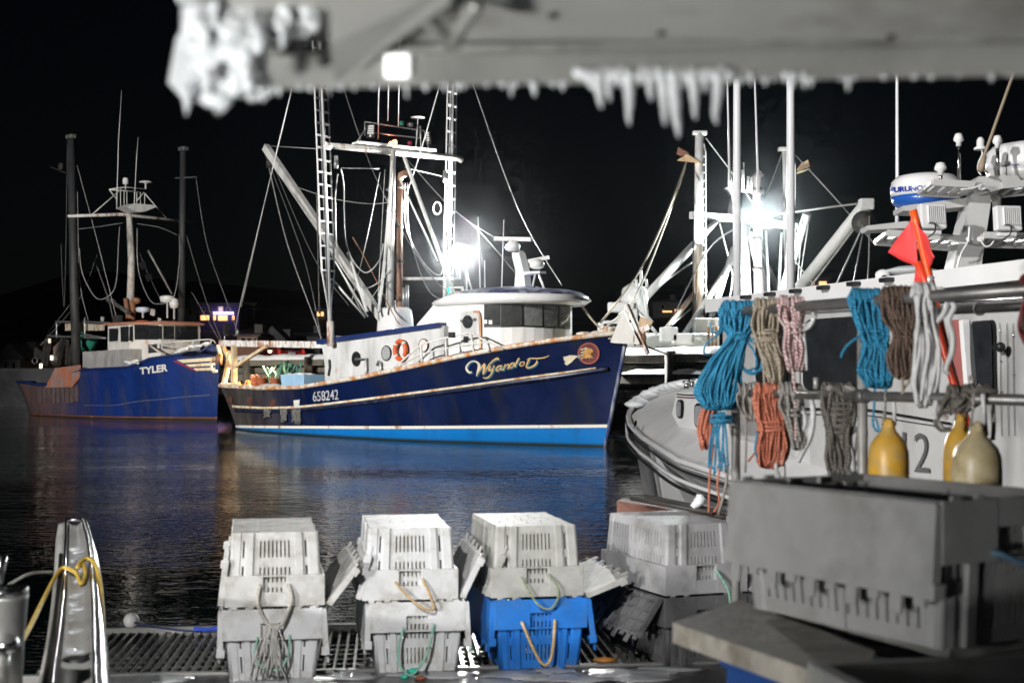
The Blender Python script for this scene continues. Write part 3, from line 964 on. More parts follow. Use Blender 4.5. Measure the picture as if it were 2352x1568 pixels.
# freeing ports, hanging chafing gear on the quarter
PORT = mat('rusty_port', (0.10, 0.035, 0.022), 0.8, var=0.4, scale=5)
for (x, y) in ((528, 920), (574, 921), (627, 927), (683, 928)):
    patch(HS, [(x - 6, y - 9), (x + 6, y - 9), (x + 6, y + 9), (x - 6, y + 9)], 0.015, 2, 2).build('freeing_port', PORT, wy)
patch(HS, [(676, 919), (690, 917), (689, 932), (677, 934)], 0.03, 2, 2).build('port_cover', WHITE, wy)
FRAY = mat('frayed_grey_rope', (0.16, 0.16, 0.15), 0.9, var=0.3, scale=8, grain=0.5)
for (x0, x1, y0, y1) in ((612, 624, 938, 960), (650, 662, 938, 970), (676, 692, 938, 975)):
    mb = MB()
    for k in range(8):
        x = x0 + (x1 - x0) * k / 7
        pp = [HS.hit(x + random.uniform(-2, 2), y0 + (y1 - y0) * j / 4 * random.uniform(0.8, 1), 0.05 + 0.03 * random.random()) for j in range(5)]
        pp = [p for p in pp if p is not None]
        if len(pp) > 1: mb.tube(pp, 0.035, 5)
    mb.build('chafing_gear', FRAY, wy)

# ------------------------------------------------------------------ deckhouse and wheelhouse
def px(x, y, lat=0.0): return WF.px(x, y, -lat)     # lat: metres to starboard (towards the camera)
HB = 1.95
a0 = px(742, 789, HB); a1 = px(1012, 749, HB)
def roof_z(l): return a0.z + (a1.z - a0.z) * (l - a0.x) / (a1.x - a0.x)
l_aft = a0.x; l_mid = px(1015, 748, HB).x
zb = 1.25
mb = MB()
cur = []
for k in range(6):     # rounded foot of the after wall
    cur.append((l_aft + 0.10 - 0.10 * k / 5, zb + (a0.z - zb) * k / 5))
prof = [(l_aft + 0.12, zb), (l_aft + 0.10, zb + 1.0), (l_aft, a0.z - 0.3), (l_aft - 0.12, a0.z), (l_mid + 0.1, roof_z(l_mid + 0.1)), (l_mid + 0.1, zb)]
HOUSE = mat('deckhouse_paint', (0.62, 0.63, 0.63), 0.45, var=0.12, scale=1.1, dirt=0.55, dirtcol=(0.36, 0.36, 0.35), rust=0.12, rustcol=(0.45, 0.2, 0.07))
house_mb = MB().prism([Vector((x, -HB, z)) for x, z in prof], (0, 2 * HB, 0))
house_mb.build('deckhouse_wall', HOUSE, wy)
DS = Surf(house_mb, WF)
# roof slab with navy edge
rp = [(l_aft - 0.22, a0.z - 0.02), (l_aft - 0.22, a0.z + 0.12), (l_mid, roof_z(l_mid) + 0.1), (l_mid, roof_z(l_mid) - 0.03)]
MB().prism([Vector((x, -HB - 0.12, z)) for x, z in rp], (0, 2 * HB + 0.24, 0)).build('deckhouse_roof', NAVY, wy)
# wheelhouse
WB = 1.78
w0 = px(957, 746, WB); w1 = px(1006, 694, WB); w2 = px(1060, 694, WB)
lf = 13.5
front_len = 2.1
def wh_plan(l0, grow=0.0, fgrow=0.0, n=18):
    pts = [(l0, -(WB + grow))]
    pts.append(((l0 + lf) / 2, -(WB + grow)))
    for k in range(n + 1):
        a = -math.pi / 2 + math.pi * k / n
        pts.append((lf + (front_len + fgrow) * math.cos(a) ** 0.85 if abs(math.cos(a)) > 1e-6 else lf, (WB + grow) * math.sin(a)))
    pts.append(((l0 + lf) / 2, WB + grow)); pts.append((l0, WB + grow))
    return pts
ztop = w2.z + 0.12
zbot = 2.0
low = [Vector((x, y, zbot)) for x, y in wh_plan(w0.x)]
mid = [Vector((x, y, w0.z)) for x, y in wh_plan(w0.x)]
top = [Vector((x, y, ztop)) for x, y in wh_plan(w1.x)]
wheel_mb = MB().grid([low, mid, top], False, True)
for fr_ in ([len(low) * 2 + i for i in range(len(low))],):
    wheel_mb.f.append(tuple(fr_)); wheel_mb.sm.append(False)
wheel_mb.build('wheelhouse_wall', mat('wheelhouse_white_paint', (0.80, 0.80, 0.79), 0.4, var=0.05, scale=1.2, dirt=0.2, dirtcol=(0.6, 0.58, 0.54), rust=0.05, rustcol=(0.5, 0.28, 0.12)), wy)
WS = Surf(wheel_mb, WF)
# visor and roof: a shell that overhangs the windows
zv = 3.93
def ring(grow, fgrow, z, l0, pull=0.0, nose=0.0):
    out = []
    for (x, y) in wh_plan(l0, grow, fgrow):
        f = max(0.0, (x - lf) / (front_len + fgrow))
        out.append(Vector((x, y, z + nose * f - 0.10 * (max(0, lf - x) / max(0.1, lf - l0)) ** 1.2 * pull)))
    return out
r_in = ring(0.02, 0.05, zv + 0.02, w1.x)
r_low = ring(0.10, 0.62, zv + 0.05, w1.x - 0.05, 0, -0.02)
r_mid = ring(0.16, 0.92, zv + 0.20, w1.x - 0.1, 1.0, -0.06)
r_up = ring(0.06, 0.72, zv + 0.36, w1.x - 0.1, 1.6, -0.07)
MB().grid([r_in, r_low, r_mid, r_up], True, True).build('visor', WHITE_CLEAN, wy)
ROOFN = mat('navy_roof_with_frost', (0.014, 0.03, 0.13), 0.4, var=0.2, scale=2, dirt=0.62, dirtcol=(0.72, 0.74, 0.78), streak=False)
r_a = ring(0.062, 0.722, zv + 0.362, w1.x - 0.1, 1.6, -0.07)
def shrink(r, f, dz):
    c = Vector((sum(p.x for p in r) / len(r), 0, 0))
    return [Vector((c.x + (p.x - c.x) * f, p.y * f, p.z + dz)) for p in r]
rf_mb = MB().grid([r_a, shrink(r_a, 0.9, 0.09), shrink(r_a, 0.65, 0.17), shrink(r_a, 0.3, 0.21), shrink(r_a, 0.02, 0.22)], True, True)
rf_mb.build('wheelhouse_roof', ROOFN, wy)
# window band and panes
xs = [1112, 1150.5, 1201, 1246, 1281, 1308]
yt = [697, 696.5, 696.5, 697.5, 699.5, 702.5]
yb = [752.5, 751.5, 750.5, 752.5, 754.5, 756.5]
band = MB()
for i in range(5):
    b_ = patch(WS, [(xs[i], yt[i]), (xs[i + 1], yt[i + 1]), (xs[i + 1], yb[i + 1]), (xs[i], yb[i])], 0.02, 5, 2)
    band.add(b_.v, b_.f)
wf = band.build('window_frame', mat('black_window_gasket', (0.02, 0.02, 0.02), 0.4, var=0.3), wy)
PANE = glass('hazy_wheelhouse_glass', (0.16, 0.17, 0.165), 0.12)
PANE_D = glass('clear_wheelhouse_glass', (0.05, 0.052, 0.05), 0.06)
for i in range(5):
    e = 2.6 if i < 4 else 1.6
    q = [(xs[i] + e, yt[i] + 3), (xs[i + 1] - e * 0.8, yt[i + 1] + 3), (xs[i + 1] - e * 0.8, yb[i + 1] - 4), (xs[i] + e, yb[i] - 4)]
    patch(WS, q, 0.045, 5, 2).build('window_pane', PANE_D if i < 2 else PANE, wf)
for (x, y) in ((1117, 739), (1128, 740)):
    patch(WS, [(x - 3.5, y - 4.5), (x + 3.5, y - 4.5), (x + 3.5, y + 4.5), (x - 3.5, y + 4.5)], 0.05, 1, 1).build('notice', WHITE_CLEAN, wf)
# wheelhouse door with porthole, rust streaked jamb
door = patch(WS, [(1061, 716), (1101, 712), (1103, 792), (1061, 796)], 0.05, 4, 4)
dr = door.build('door', HOUSE, wy)
disc_px(WS, (1077.5, 739), 11.5, 15, 0.07, 22).build('door_porthole', GLASS, dr)
for (x, y) in ((1064, 737), (1094, 734), (1064, 810), (1092, 808)):
    MB().ball(WS.hit(x, y, 0.07) or px(x, y, WB), 0.055, 8, 6).build('door_dog', STEEL, dr)
jam = ribbon(WS, [(1090, 716), (1100, 717), (1104, 728), (1105, 760), (1105, 812)], 4.5, 0.06)
jam.build('door_jamb', ORANGE_RUST, wy)
# portholes of the deckhouse
RIM = mat('black_rim', (0.02, 0.02, 0.02), 0.4)
for i, (x, y, rx, ry) in enumerate(((819, 824, 9, 16), (888.5, 811, 10.5, 16.5), (974, 793, 10.5, 14.5))):
    rim = disc_px(DS, (x, y), rx + 1.5, ry + 1.5, 0.02, 24).build('porthole_rim', RIM if i != 1 else STEEL, wy)
    disc_px(DS, (x, y), rx - 0.8, ry - 0.8, 0.035, 22).build('porthole_glass', (GLASS, glass('lit_porthole_glass', (0.35, 0.36, 0.36), 0.1), mat('pink_lit_porthole', (0.78, 0.66, 0.66), 0.4))[i], rim)  # lit look of the second and third panes put into the colour
# pipes and vents on the deckhouse side
for pts in ([(822, 825), (846, 824), (846, 880)], [(871, 839), (874, 830), (879, 832), (880, 866)]):
    MB().tube([DS.hit(x, y, 0.08) or px(x, y, HB + 0.08) for x, y in pts], 0.045, 7).build('vent_pipe', GALV, wy)
MB().tube([DS.hit(x, y, 0.05) for x, y in ((759, 826), (760, 845), (757, 862))], 0.04, 6).build('grab_chain', DARK_STEEL, wy)
# side deck railing from the rail cap
RAILW = mat('white_rail_paint', (0.72, 0.71, 0.68), 0.45, rust=0.25)
def gpt(x, y, lat=2.35): return px(x, y, lat)
top_r = [(866, 886, 2.5), (905, 851, 2.5), (928, 841, 2.5), (966, 826, 2.45), (1022, 777 + 0, 2.3), (1081, 763, 2.2), (1157, 804, 2.05)]
path = [gpt(855, 878, 2.55), gpt(920, 832, 2.5), gpt(968, 790 + 0, 2.45), gpt(1022, 776, 2.35), gpt(1081, 763, 2.2), gpt(1120, 785, 2.1), gpt(1157, 803, 1.95)]
MB().tube(path, 0.028, 6).build('railing', RAILW, wy)
MB().tube([gpt(918, 826 + 14, 2.5), gpt(968, 812, 2.45), gpt(1025, 800, 2.35), gpt(1086, 788, 2.2), gpt(1118, 786, 2.1)], 0.022, 6).build('railing', RAILW, wy)
for (x0, y0, x1, y1, lt) in ((919, 832, 920, 861, 2.5), (967, 790, 970, 845, 2.45), (1023, 776, 1027, 833, 2.35), (1081, 763, 1090, 815, 2.2), (1118, 786, 1124, 806, 2.1)):
    MB().tube([gpt(x0, y0, lt), gpt(x1, y1, lt)], 0.035, 6).build('stanchion', RAILW, wy)
MB().bbox(px(1038, 769, 2.35), (0.2, 0.12, 0.16), 0.02).build('deck_camera', BLACK, wy)

# ------------------------------------------------------------------ funnel casing, mast, exhaust, boom
fc = px(914, 735, 0.0)
lm = px(898, 600, 0.0).x                       # mast position along the boat
fz0, fz1 = roof_z(lm) - 0.1, px(914, 706, 0.0).z
mbf = MB()
rows = []
for (z, f) in ((fz0, 1.0), (fz0 + 0.3, 1.0), (fz1 - 0.35, 0.93), (fz1 - 0.1, 0.86), (fz1, 0.72)):
    row = []
    for k in range(20):
        a = 2 * math.pi * k / 20
        c_, s_ = math.cos(a), math.sin(a)
        row.append(Vector((lm + 0.25 + 0.62 * f * math.copysign(abs(c_) ** 0.6, c_), 0.5 * f * math.copysign(abs(s_) ** 0.6, s_), z)))
    rows.append(row)
mbf.grid(rows, True, True); mbf.f.append(tuple(range(80, 100))); mbf.sm.append(False)
mbf.build('funnel_casing', WHITE_CLEAN, wy)
MB().tube([px(893, 790, 0.0) , px(903, 345, 0.0)], [0.14, 0.09], 12).build('mast', mat('greyed_white_mast', (0.55, 0.55, 0.53), 0.5, var=0.2, scale=1, dirt=0.5, dirtcol=(0.3, 0.28, 0.25)), wy)
ex = MB().tube([px(918, 720, -0.3), px(917.5, 560, -0.3), px(917, 412, -0.3)], 0.105, 12).tube([px(917, 412, -0.3), px(920, 404, -0.3), px(932, 398, -0.3)], 0.115, 12)
ex.build('exhaust_pipe', BROWN_PIPE, wy)
for y in (430, 520, 600, 690):
    MB().lathe([(0.13, -0.04), (0.13, 0.04)], px(917.5, y, -0.3), (0, 0, 1), 12).build('pipe_clamp', DARK_STEEL, wy)
# rungs up the mast
rung = MB()
for i in range(12):
    y = 430 + i * 24
    a, b_ = px(897 - i * 0.2, y, 0.0), px(887 - i * 0.25, y + 6, 0.0)
    rung.tube([a, b_, px(897 - i * 0.2, y + 12, 0.0)], 0.016, 4)
rung.build('mast_steps', GALV, wy)
# crosstree between the two lattice outriggers
OUTB = 2.55
def ol(x, y, lat): return WF.pxl(x, y, lm)      # on the athwartships plane of the mast
ct0, ct1 = WF.pxl(752, 334, lm), WF.pxl(1052, 364, lm)
MB().tube([ct0, WF.pxl(897, 348, lm), ct1], [0.09, 0.12, 0.09], 10).build('crosstree', mat('crosstree_paint', (0.60, 0.59, 0.55), 0.5, var=0.2, scale=2, rust=0.45, rustcol=(0.2, 0.12, 0.07)), wy)
for (x, y) in ((752, 334), (1052, 364)):
    MB().tube([WF.pxl(x - 6, y - 2, lm), WF.pxl(x + 8, y + 4, lm)], 0.1, 8).build('spar_end', DARK_STEEL if x > 900 else WHITE_RUST, wy)
# platform with lamps and aerials above the crosstree
pl = [WF.pxl(818, 328, lm), WF.pxl(905, 334, lm), WF.pxl(992, 347, lm)]
MB().bar(pl[0], pl[2], 0.5, 0.06).build('lamp_platform', WHITE, wy)
for (seg) in ([(838, 280), (975, 301)], [(856, 305), (968, 318)], [(838, 280), (838, 312)], [(838, 298), (818, 330)], [(975, 301), (985, 345)], [(966, 318), (966, 345)]):
    MB().tube([WF.pxl(x, y, lm) for x, y in seg], 0.022, 6).build('platform_rail', GALV, wy)
LAMPC = mat('lamp_lens', (0.7, 0.7, 0.68), 0.2)
def led_panel(c, w, h, tilt, lean):
    M = Matrix.Rotation(R(-WF.rz * 0 + tilt), 3, 'Z') @ Matrix.Rotation(R(lean), 3, 'X')
    p = MB().bbox(c, (w, 0.08, h), 0.015, M).build('work_lamp', BLACK, wy)
    for k in range(4):
        MB().box(Vector(c) + M @ Vector((0, -0.05, h * (0.36 - 0.18 * k))), (w * 0.8, 0.02, h * 0.13), M).build('lamp_segment', LAMPC, p)
    MB().box(Vector(c) + M @ Vector((0, -0.05, -h * 0.38)), (0.06, 0.02, 0.07), M).build('lamp_badge', LAMPC, p)
tl = math.degrees(-WF.rz)
led_panel(WF.pxl(851, 302, lm), 0.27, 0.44, tl, -10)
led_panel(WF.pxl(983, 317, lm), 0.22, 0.44, tl - 35, 12)
for (x, y0, y1, r) in ((868, 320, 10, 0.022), (891, 278, -60, 0.016), (915, 290, -60, 0.016)):
    MB().tube([WF.pxl(x, y0, lm), WF.pxl(x + 6, y1, lm)], [r, r * 0.6], 6).build('whip_aerial', WHITE_CLEAN, wy)
MB().lathe([(0.02, 0), (0.23, 0.01), (0.24, 0.03), (0.1, 0.05), (0.03, 0.06)], WF.pxl(960, 272, lm), seg=16).tube([WF.pxl(960, 272, lm), WF.pxl(957, 318, lm), WF.pxl(954, 345, lm)], 0.02, 6).build('gps_antenna', WHITE_CLEAN, wy)
MB().tube([WF.pxl(965, 290, lm), WF.pxl(967, 340, lm)], 0.03, 6).build('aerial_stub', GALV, wy)
rd = WF.pxl(919, 329, lm)
MB().lathe([(0.05, -0.07), (0.075, -0.06), (0.08, 0.03), (0.05, 0.07), (0, 0.08)], rd + Vector((0.05, -0.25, 0)), seg=12).build('mast_light', mat('lit_red_mast_light', (0.9, 0.15, 0.08), 0.4, emit=(1.0, 0.16, 0.06), estr=14), wy)
lamp('POINT', 'mast_light_glow', WF.w(rd + Vector((0.05, -0.45, 0))), 12, (1.0, 0.25, 0.12), size=0.05)
MB().lathe([(0.05, -0.06), (0.07, -0.05), (0.07, 0.05), (0, 0.08)], WF.pxl(941, 329, lm), seg=10).build('mast_light', mat('unlit_red_lens', (0.25, 0.02, 0.03), 0.3), wy)
MB().lathe([(0.06, -0.07), (0.08, -0.05), (0.08, 0.05), (0, 0.08)], WF.pxl(922, 283, lm), seg=10).build('mast_light', mat('unlit_green_lens', (0.01, 0.18, 0.12), 0.3), wy)
MB().bbox(WF.pxl(942, 287, lm), (0.16, 0.14, 0.12), 0.02).build('mast_light', GALV, wy)
MB().ball(WF.pxl(900, 333, lm), 0.12, 10, 8).build('mast_cap', WHITE_RUST, wy)
# the two upright lattice outriggers
def lattice(pts_c, width, n_rung, foot):
    """pts_c: centre line in local coordinates; side rails join the foot"""
    c0, c1 = pts_c
    mb = MB(); mb.tube([c0, c1], 0.075, 10); o1 = mb.build('outrigger_pole', WHITE_CLEAN, wy)
    ax = (WF.x * 0 + Vector((0, 0, 0)))
    for sd in (-1, 1):
        side = Vector((0.30, -0.95, 0)).normalized() * (sd * width / 2)
        a, b_ = c0.lerp(c1, foot) + side, c1 + side
        MB().tube([c0.lerp(c1, 0.02), a, b_], 0.030, 6).build('outrigger_rail', WHITE_CLEAN, wy)
    for k in range(n_rung):
        f = foot + (1 - foot) * k / (n_rung - 1)
        p = c0.lerp(c1, f); side = Vector((0.30, -0.95, 0)).normalized() * (width / 2)
        MB().bar(p - side, p + side, 0.05, 0.06).build('outrigger_rung', WHITE_CLEAN, wy)
lattice((WF.pxl(758, 742, lm - 0.3), WF.pxl(731, 30, lm - 0.3)), 0.64, 22, 0.17)
lattice((WF.pxl(1029, 690, lm - 0.1), WF.pxl(1042, 30, lm - 0.1)), 0.54, 22, 0.03)
for (x, y0, y1) in ((759, 738, 780), ):
    MB().tube([WF.pxl(x, y0, lm - 0.3), WF.pxl(x + 1, y1 + 15, lm - 0.3)], 0.12, 10).build('outrigger_foot', WHITE_RUST, wy)
MB().bar(WF.pxl(757, 778, lm - 0.3), WF.pxl(830, 780, lm - 0.3), 0.16, 0.2).build('foot_beam', WHITE, wy)
# boom leaning aft over the working deck
bt, bb = px(610, 338, 0.1), px(884, 742, 0.0)
MB().bar(bb, bt, 0.20, 0.26).build('boom', mat('grey_white_boom', (0.50, 0.50, 0.49), 0.5, var=0.2, scale=1, dirt=0.4, dirtcol=(0.2, 0.19, 0.18)), wy)
MB().lathe([(0.05, -0.08), (0.17, -0.07), (0.12, 0), (0.17, 0.07), (0.05, 0.08)], px(618, 376, 0.1), (0.2, 1, 0), 14).build('block', DARK_STEEL, wy)
MB().tube([px(606, 345, 0.1), px(614, 365, 0.1)], 0.035, 6).build('shackle', DARK_STEEL, wy)
# struts of the mast
for (x0, y0, x1, y1, r, la, lb) in ((928, 360, 1048, 690, 0.06, 0, -1.2), (903, 350, 883, 600, 0.045, 0, 0.5), (883, 600, 870, 716, 0.05, 0.5, 0.9),
                                (800, 580, 843, 716, 0.055, 1.2, 1.2), (918, 410, 1005, 600, 0.03, 0, -1.0), (762, 640, 838, 727, 0.035, 2.0, 1.0), (770, 600, 845, 727, 0.03, 2.0, 1.0)):
    MB().tube([px(x0, y0, la), px(x1, y1, lb)], r, 8).build('strut', WHITE, wy)
MB().tube([px(925, 640, -0.4), px(1040, 640, -2.2)], 0.05, 8).build('strut', WHITE, wy)
for (x, y0, y1) in ((905, 690, 800), (928, 660, 705), (935, 655, 705)):
    MB().tube([px(x, y0, 0.2), px(x, y1, 0.2)], 0.06, 8).build('vent_pipe', GALV, wy)
# hanging blocks
for (x, y, lt) in ((772, 378, 2.4), (1022, 411, -2.4)):
    c_ = WF.pxl(x, y, lm)
    MB().lathe([(0.03, -0.06), (0.14, -0.05), (0.1, 0), (0.14, 0.05), (0.03, 0.06)], c_, (0.4, 1, 0), 14).bar(c_ + Vector((0, 0, 0.28)), c_, 0.08, 0.1).build('block', GALV, wy)
# rigging
def rig(pts, r=0.013, m=WIRE, drop=None, la=0.0, lb=None):
    lb = la if lb is None else lb
    n = len(pts)
    q = [px(x, y, la + (lb - la) * i / max(1, n - 1)) for i, (x, y) in enumerate(pts)]
    if n == 2 and drop: q = sag(q[0], q[1], drop)
    elif n > 2: q = smooth_path(q, 6)
    MB().tube(q, r, 5).build('rigging_wire', m, wy)
rig([(668, 215), (554, 690), (542, 770)], 0.018, la=0.3, lb=1.6)
rig([(672, 195), (625, 390), (554, 705)], 0.012, la=0.2, lb=1.6)
rig([(612, 335), (730, 342)], 0.014, la=0.1, lb=2.0)
rig([(668, 425), (760, 455), (845, 468), (893, 465)], 0.014, la=0.2)
rig([(618, 385), (660, 560), (727, 745), (738, 785)], 0.022, WIRE, la=0.1, lb=1.8)
rig([(622, 385), (700, 600), (738, 780)], 0.014, WIRE_DARK, la=0.1, lb=1.8)
rig([(632, 390), (720, 590), (800, 700)], 0.012, WIRE_DARK, la=0.1, lb=1.0)
rig([(628, 385), (690, 470), (770, 600), (838, 730)], 0.018, la=0.1, lb=0.6)
rig([(788, 200), (855, 390), (965, 600), (1050, 690)], 0.012, WIRE_DARK, la=0.8, lb=0)
rig([(1010, 195), (962, 360), (925, 470)], 0.018, la=-0.5, lb=-0.2)
rig([(1085, 190), (1190, 480), (1290, 655)], 0.014, WIRE, la=-0.5, lb=-0.3)
rig([(784, 386), (870, 388)], 0.014, la=2.0, lb=0.2)
rig([(783, 388), (790, 430), (795, 560), (835, 625), (870, 600), (880, 560)], 0.024, la=2.0, lb=0.4)
rig([(776, 400), (770, 470), (780, 600), (838, 660), (885, 635)], 0.024, la=2.0, lb=0.4)
rig([(930, 385), (1015, 405)], 0.012, la=-0.3, lb=-2.0)
rig([(930, 420), (932, 520), (970, 600), (1010, 632), (1022, 590)], 0.024, la=-0.4, lb=-2.2)
rig([(936, 420), (940, 540), (980, 660), (1020, 690)], 0.022, la=-0.4, lb=-2.2)
rig([(1022, 420), (1020, 640)], 0.014, la=-2.3)
rig([(873, 396), (840, 560), (808, 690)], 0.014, la=0.2, lb=1.2)
rig([(884, 390), (875, 560), (868, 690)], 0.014, la=0.2, lb=0.6)
rig([(905, 400), (895, 600), (850, 690)], 0.012, la=0.1, lb=1.0)
rig([(930, 360), (1040, 480), (1160, 560)], 0.010, WIRE_DARK, la=-0.3, lb=-0.5)
rig([(1040, 480), (1100, 530), (1195, 640)], 0.010, WIRE_DARK, la=-2.0, lb=-0.5)
rig([(727, 440), (730, 560), (733, 720)], 0.022, DARK_STEEL, la=2.2)
rig([(810, 545), (842, 600), (905, 725), (920, 745)], 0.02, mat('rusty_chain', (0.22, 0.11, 0.06), 0.7, var=0.4, scale=20), la=0.8, lb=0.4)
MB().tube([WF.pxl(1004 + 9 * math.cos(a), 478 + 14 * math.sin(a), lm) for a in [2 * math.pi * k / 20 for k in range(20)]], 0.018, 6, closed=True).build('cable_ring', WIRE, wy)
# stern gallows and gantry beam, rusty
GAL = mat('rust_streaked_gantry', (0.72, 0.60, 0.42), 0.5, var=0.12, scale=1.6, rust=0.62, rustcol=(0.50, 0.22, 0.06))
MB().bar(px(508, 788, 1.9), px(757, 792, 1.5), 0.20, 0.22).build('gantry_beam', WHITE_RUST, wy)
for (x0, y0, x1, y1, wd) in ((538, 792, 538, 892, 0.17), (530, 806, 513, 890, 0.15), (612, 795, 535, 845, 0.11), (512, 795, 535, 845, 0.11), (535, 845, 520, 835, 0.1), (514, 884, 545, 884, 0.12), (500, 793, 508, 820, 0.1)):
    MB().bar(px(x0, y0, 1.9), px(x1, y1, 1.9), wd, wd).build('gallows_post', GAL, wy)
MB().tube([px(493 + 8 * math.cos(a), 838 + 16 * math.sin(a), 2.1) for a in [math.pi * (0.3 + 1.3 * k / 12) for k in range(13)]], 0.05, 6).build('gallows_hoop', GAL, wy)
MB().lathe([(0.04, -0.1), (0.2, -0.08), (0.14, 0), (0.2, 0.08), (0.04, 0.1)], px(503, 825, 2.0), (0.3, 1, 0), 14).build('block', mat('rusty_block', (0.28, 0.13, 0.06), 0.7, var=0.4, scale=9), wy)
MB().bbox(px(519, 757, 1.9), (0.16, 0.22, 0.42), 0.03, Matrix.Rotation(R(15), 3, 'Y')).build('work_lamp', BLACK, wy)
MB().tube([px(517, 768, 1.9), px(515, 788, 1.9)], 0.03, 6).build('lamp_bracket', GALV, wy)
MB().lathe([(0.05, -0.05), (0.12, 0), (0.05, 0.05)], px(545, 762, 1.9), (0.3, 1, 0), 12).build('block', GALV, wy)
# warm working light under the gantry that lights the after deck
wl_ = px(620, 806, 0.6)
MB().lathe([(0.03, 0.14), (0.10, 0.10), (0.13, 0.0)], wl_ + Vector((0, 0, 0.02)), seg=14).build('deck_lamp', GALV, wy)
MB().ball(wl_, 0.07, 10, 8).build('deck_lamp_bulb', mat('lit_warm_bulb', (1, 0.8, 0.5), 0.4, emit=(1.0, 0.74, 0.42), estr=6), wy)
lamp('SPOT', 'deck_lamp_light', WF.w(wl_ - Vector((0, 0, 0.16))), 1900, (1.0, 0.74, 0.44), aim=WF.w(px(585, 870, 0.8)), size=0.08, spot=150, blend=0.6)
# floodlight on the port outrigger
flp = WF.pxl(1056, 588, lm) + Vector((0.25, -0.2, 0))
M_ = Matrix.Rotation(R(tl + 18), 3, 'Z')
MB().bbox(flp + Vector((-0.05, 0.1, 0)), (0.66, 0.14, 0.76), 0.03, M_).build('floodlight', GALV, wy)
FLOOD = mat('lit_floodlight', (1, 1, 1), 0.4, emit=(1.0, 1.0, 0.98), estr=1.7)
MB().ball(flp + M_ @ Vector((0, -0.06, 0)), 0.36, 18, 11, (1, 0.22, 1.1), M=M_).build('floodlight_lens', FLOOD, wy)
flw = WF.w(flp)
lamp('SPOT', 'floodlight_beam', flw + Vector((0.1, -0.5, 0.05)), 22000, (1.0, 1.0, 0.98), aim=WF.w((15.0, 2.4, 4.0)), size=0.3, spot=58, blend=0.4)
# extra beam added towards the viewer for the lamp's halo, kept off the water
lamp('SPOT', 'floodlight_halo_beam', flw + Vector((0.0, -0.3, 0.0)), 26000, (1.0, 1.0, 0.98), aim=flw + Vector((0.0, -10.0, 2.55)), size=0.15, spot=46, blend=0.05)
lamp('SPOT', 'floodlight_upper_beam', flw + Vector((-0.2, -0.55, 0.3)), 15000, (1.0, 1.0, 0.98), aim=WF.w((lm, 0.0, 9.5)), size=0.3, spot=120, blend=0.8)
for seg in ([(1042, 640), (1056, 640), (1056, 610)], [(1056, 560), (1075, 640), (1090, 690)], [(1070, 620), (1072, 690)]):
    MB().tube([WF.pxl(x, y, lm) for x, y in seg], 0.04, 6).build('lamp_bracket', WHITE, wy)
MB().lathe([(0.06, -0.1), (0.08, -0.08), (0.08, 0.08), (0.05, 0.1)], WF.pxl(1034, 668, lm), seg=12).build('side_light', mat('lit_green_light', (0, 0.5, 0.35), 0.3, emit=(0.0, 0.85, 0.5), estr=2.0), wy)
# ------------------------------------------------------------------ radar mast on the wheelhouse roof
rows_ = [px(1196, 668, 0.0), px(1192, 610, 0.0), px(1183, 566, 0.0)]
mb = MB()
for (a, b_) in zip(rows_, rows_[1:]): pass
mb.prism([px(x, y, 0.12) for x, y in ((1181, 664), (1207, 664), (1204, 632), (1222, 627), (1240, 628), (1240, 622), (1203, 624), (1192, 580), (1176, 580), (1176, 590), (1184, 622))], (0, 0.24, 0)).build('radar_pedestal', WHITE_CLEAN, wy)
MB().lathe([(0.12, -0.02), (0.2, 0.02), (0.22, 0.16), (0.14, 0.26), (0.09, 0.32)], px(1178, 576, 0.0), seg=14).build('radar_gearbox', WHITE_CLEAN, wy)
MB().bar(px(1137, 548, 0.15), px(1221, 550, -0.15), 0.10, 0.115).build('radar_scanner', WHITE_CLEAN, wy)
MB().lathe([(0.1, -0.05), (0.2, 0.0), (0.22, 0.12), (0.16, 0.2), (0.05, 0.25)], px(1233, 614, 0.0), seg=14).build('radar_gearbox', WHITE_CLEAN, wy)
MB().bar(px(1213, 600, 0.1), px(1261, 591, -0.3), 0.10, 0.10).build('radar_scanner', WHITE_CLEAN, wy)
MB().lathe([(0.1, -0.1), (0.1, 0.0), (0.13, 0.01), (0.13, 0.03), (0.09, 0.03), (0.08, 0.12), (0.04, 0.16)], px(1197, 588, -0.15), seg=12).build('searchlight', GALV, wy)
for seg in ([(1229, 630), (1222, 664)], [(1238, 630), (1250, 664)]):
    MB().tube([px(x, y, 0.0) for x, y in seg], 0.03, 6).build('strut', WHITE, wy)
for (x0, y0, x1, y1) in ((1103, 672, 1098, 498), (1114, 672, 1113, 598), (1152, 668, 1157, 505)):
    MB().tube([px(x0, y0, 0.3), px(x1, y1, 0.3)], [0.022, 0.012], 6).build('whip_aerial', WHITE_CLEAN, wy)
# foredeck gear on the bow
bow_gear = mat('bow_gear_paint', (0.66, 0.64, 0.58), 0.5, rust=0.6, rustcol=(0.42, 0.18, 0.06))
for (x, y, s) in ((1341, 770, 0.16), (1356, 772, 0.12), (1372, 768, 0.14), (1392, 764, 0.17), (1402, 758, 0.12)):
    MB().lathe([(s, -0.25), (s, 0.0), (s * 1.35, 0.02), (s * 1.35, 0.06), (s * 0.7, 0.1)], px(x, y, 0.2), seg=10).build('mooring_bitt', bow_gear, wy)
MB().tube([px(1388 + 10 * math.cos(a), 756 + 5 * math.sin(a), 0.1) for a in [2 * math.pi * k / 14 for k in range(14)]], 0.04, 6, closed=True).build('fairlead', bow_gear, wy)
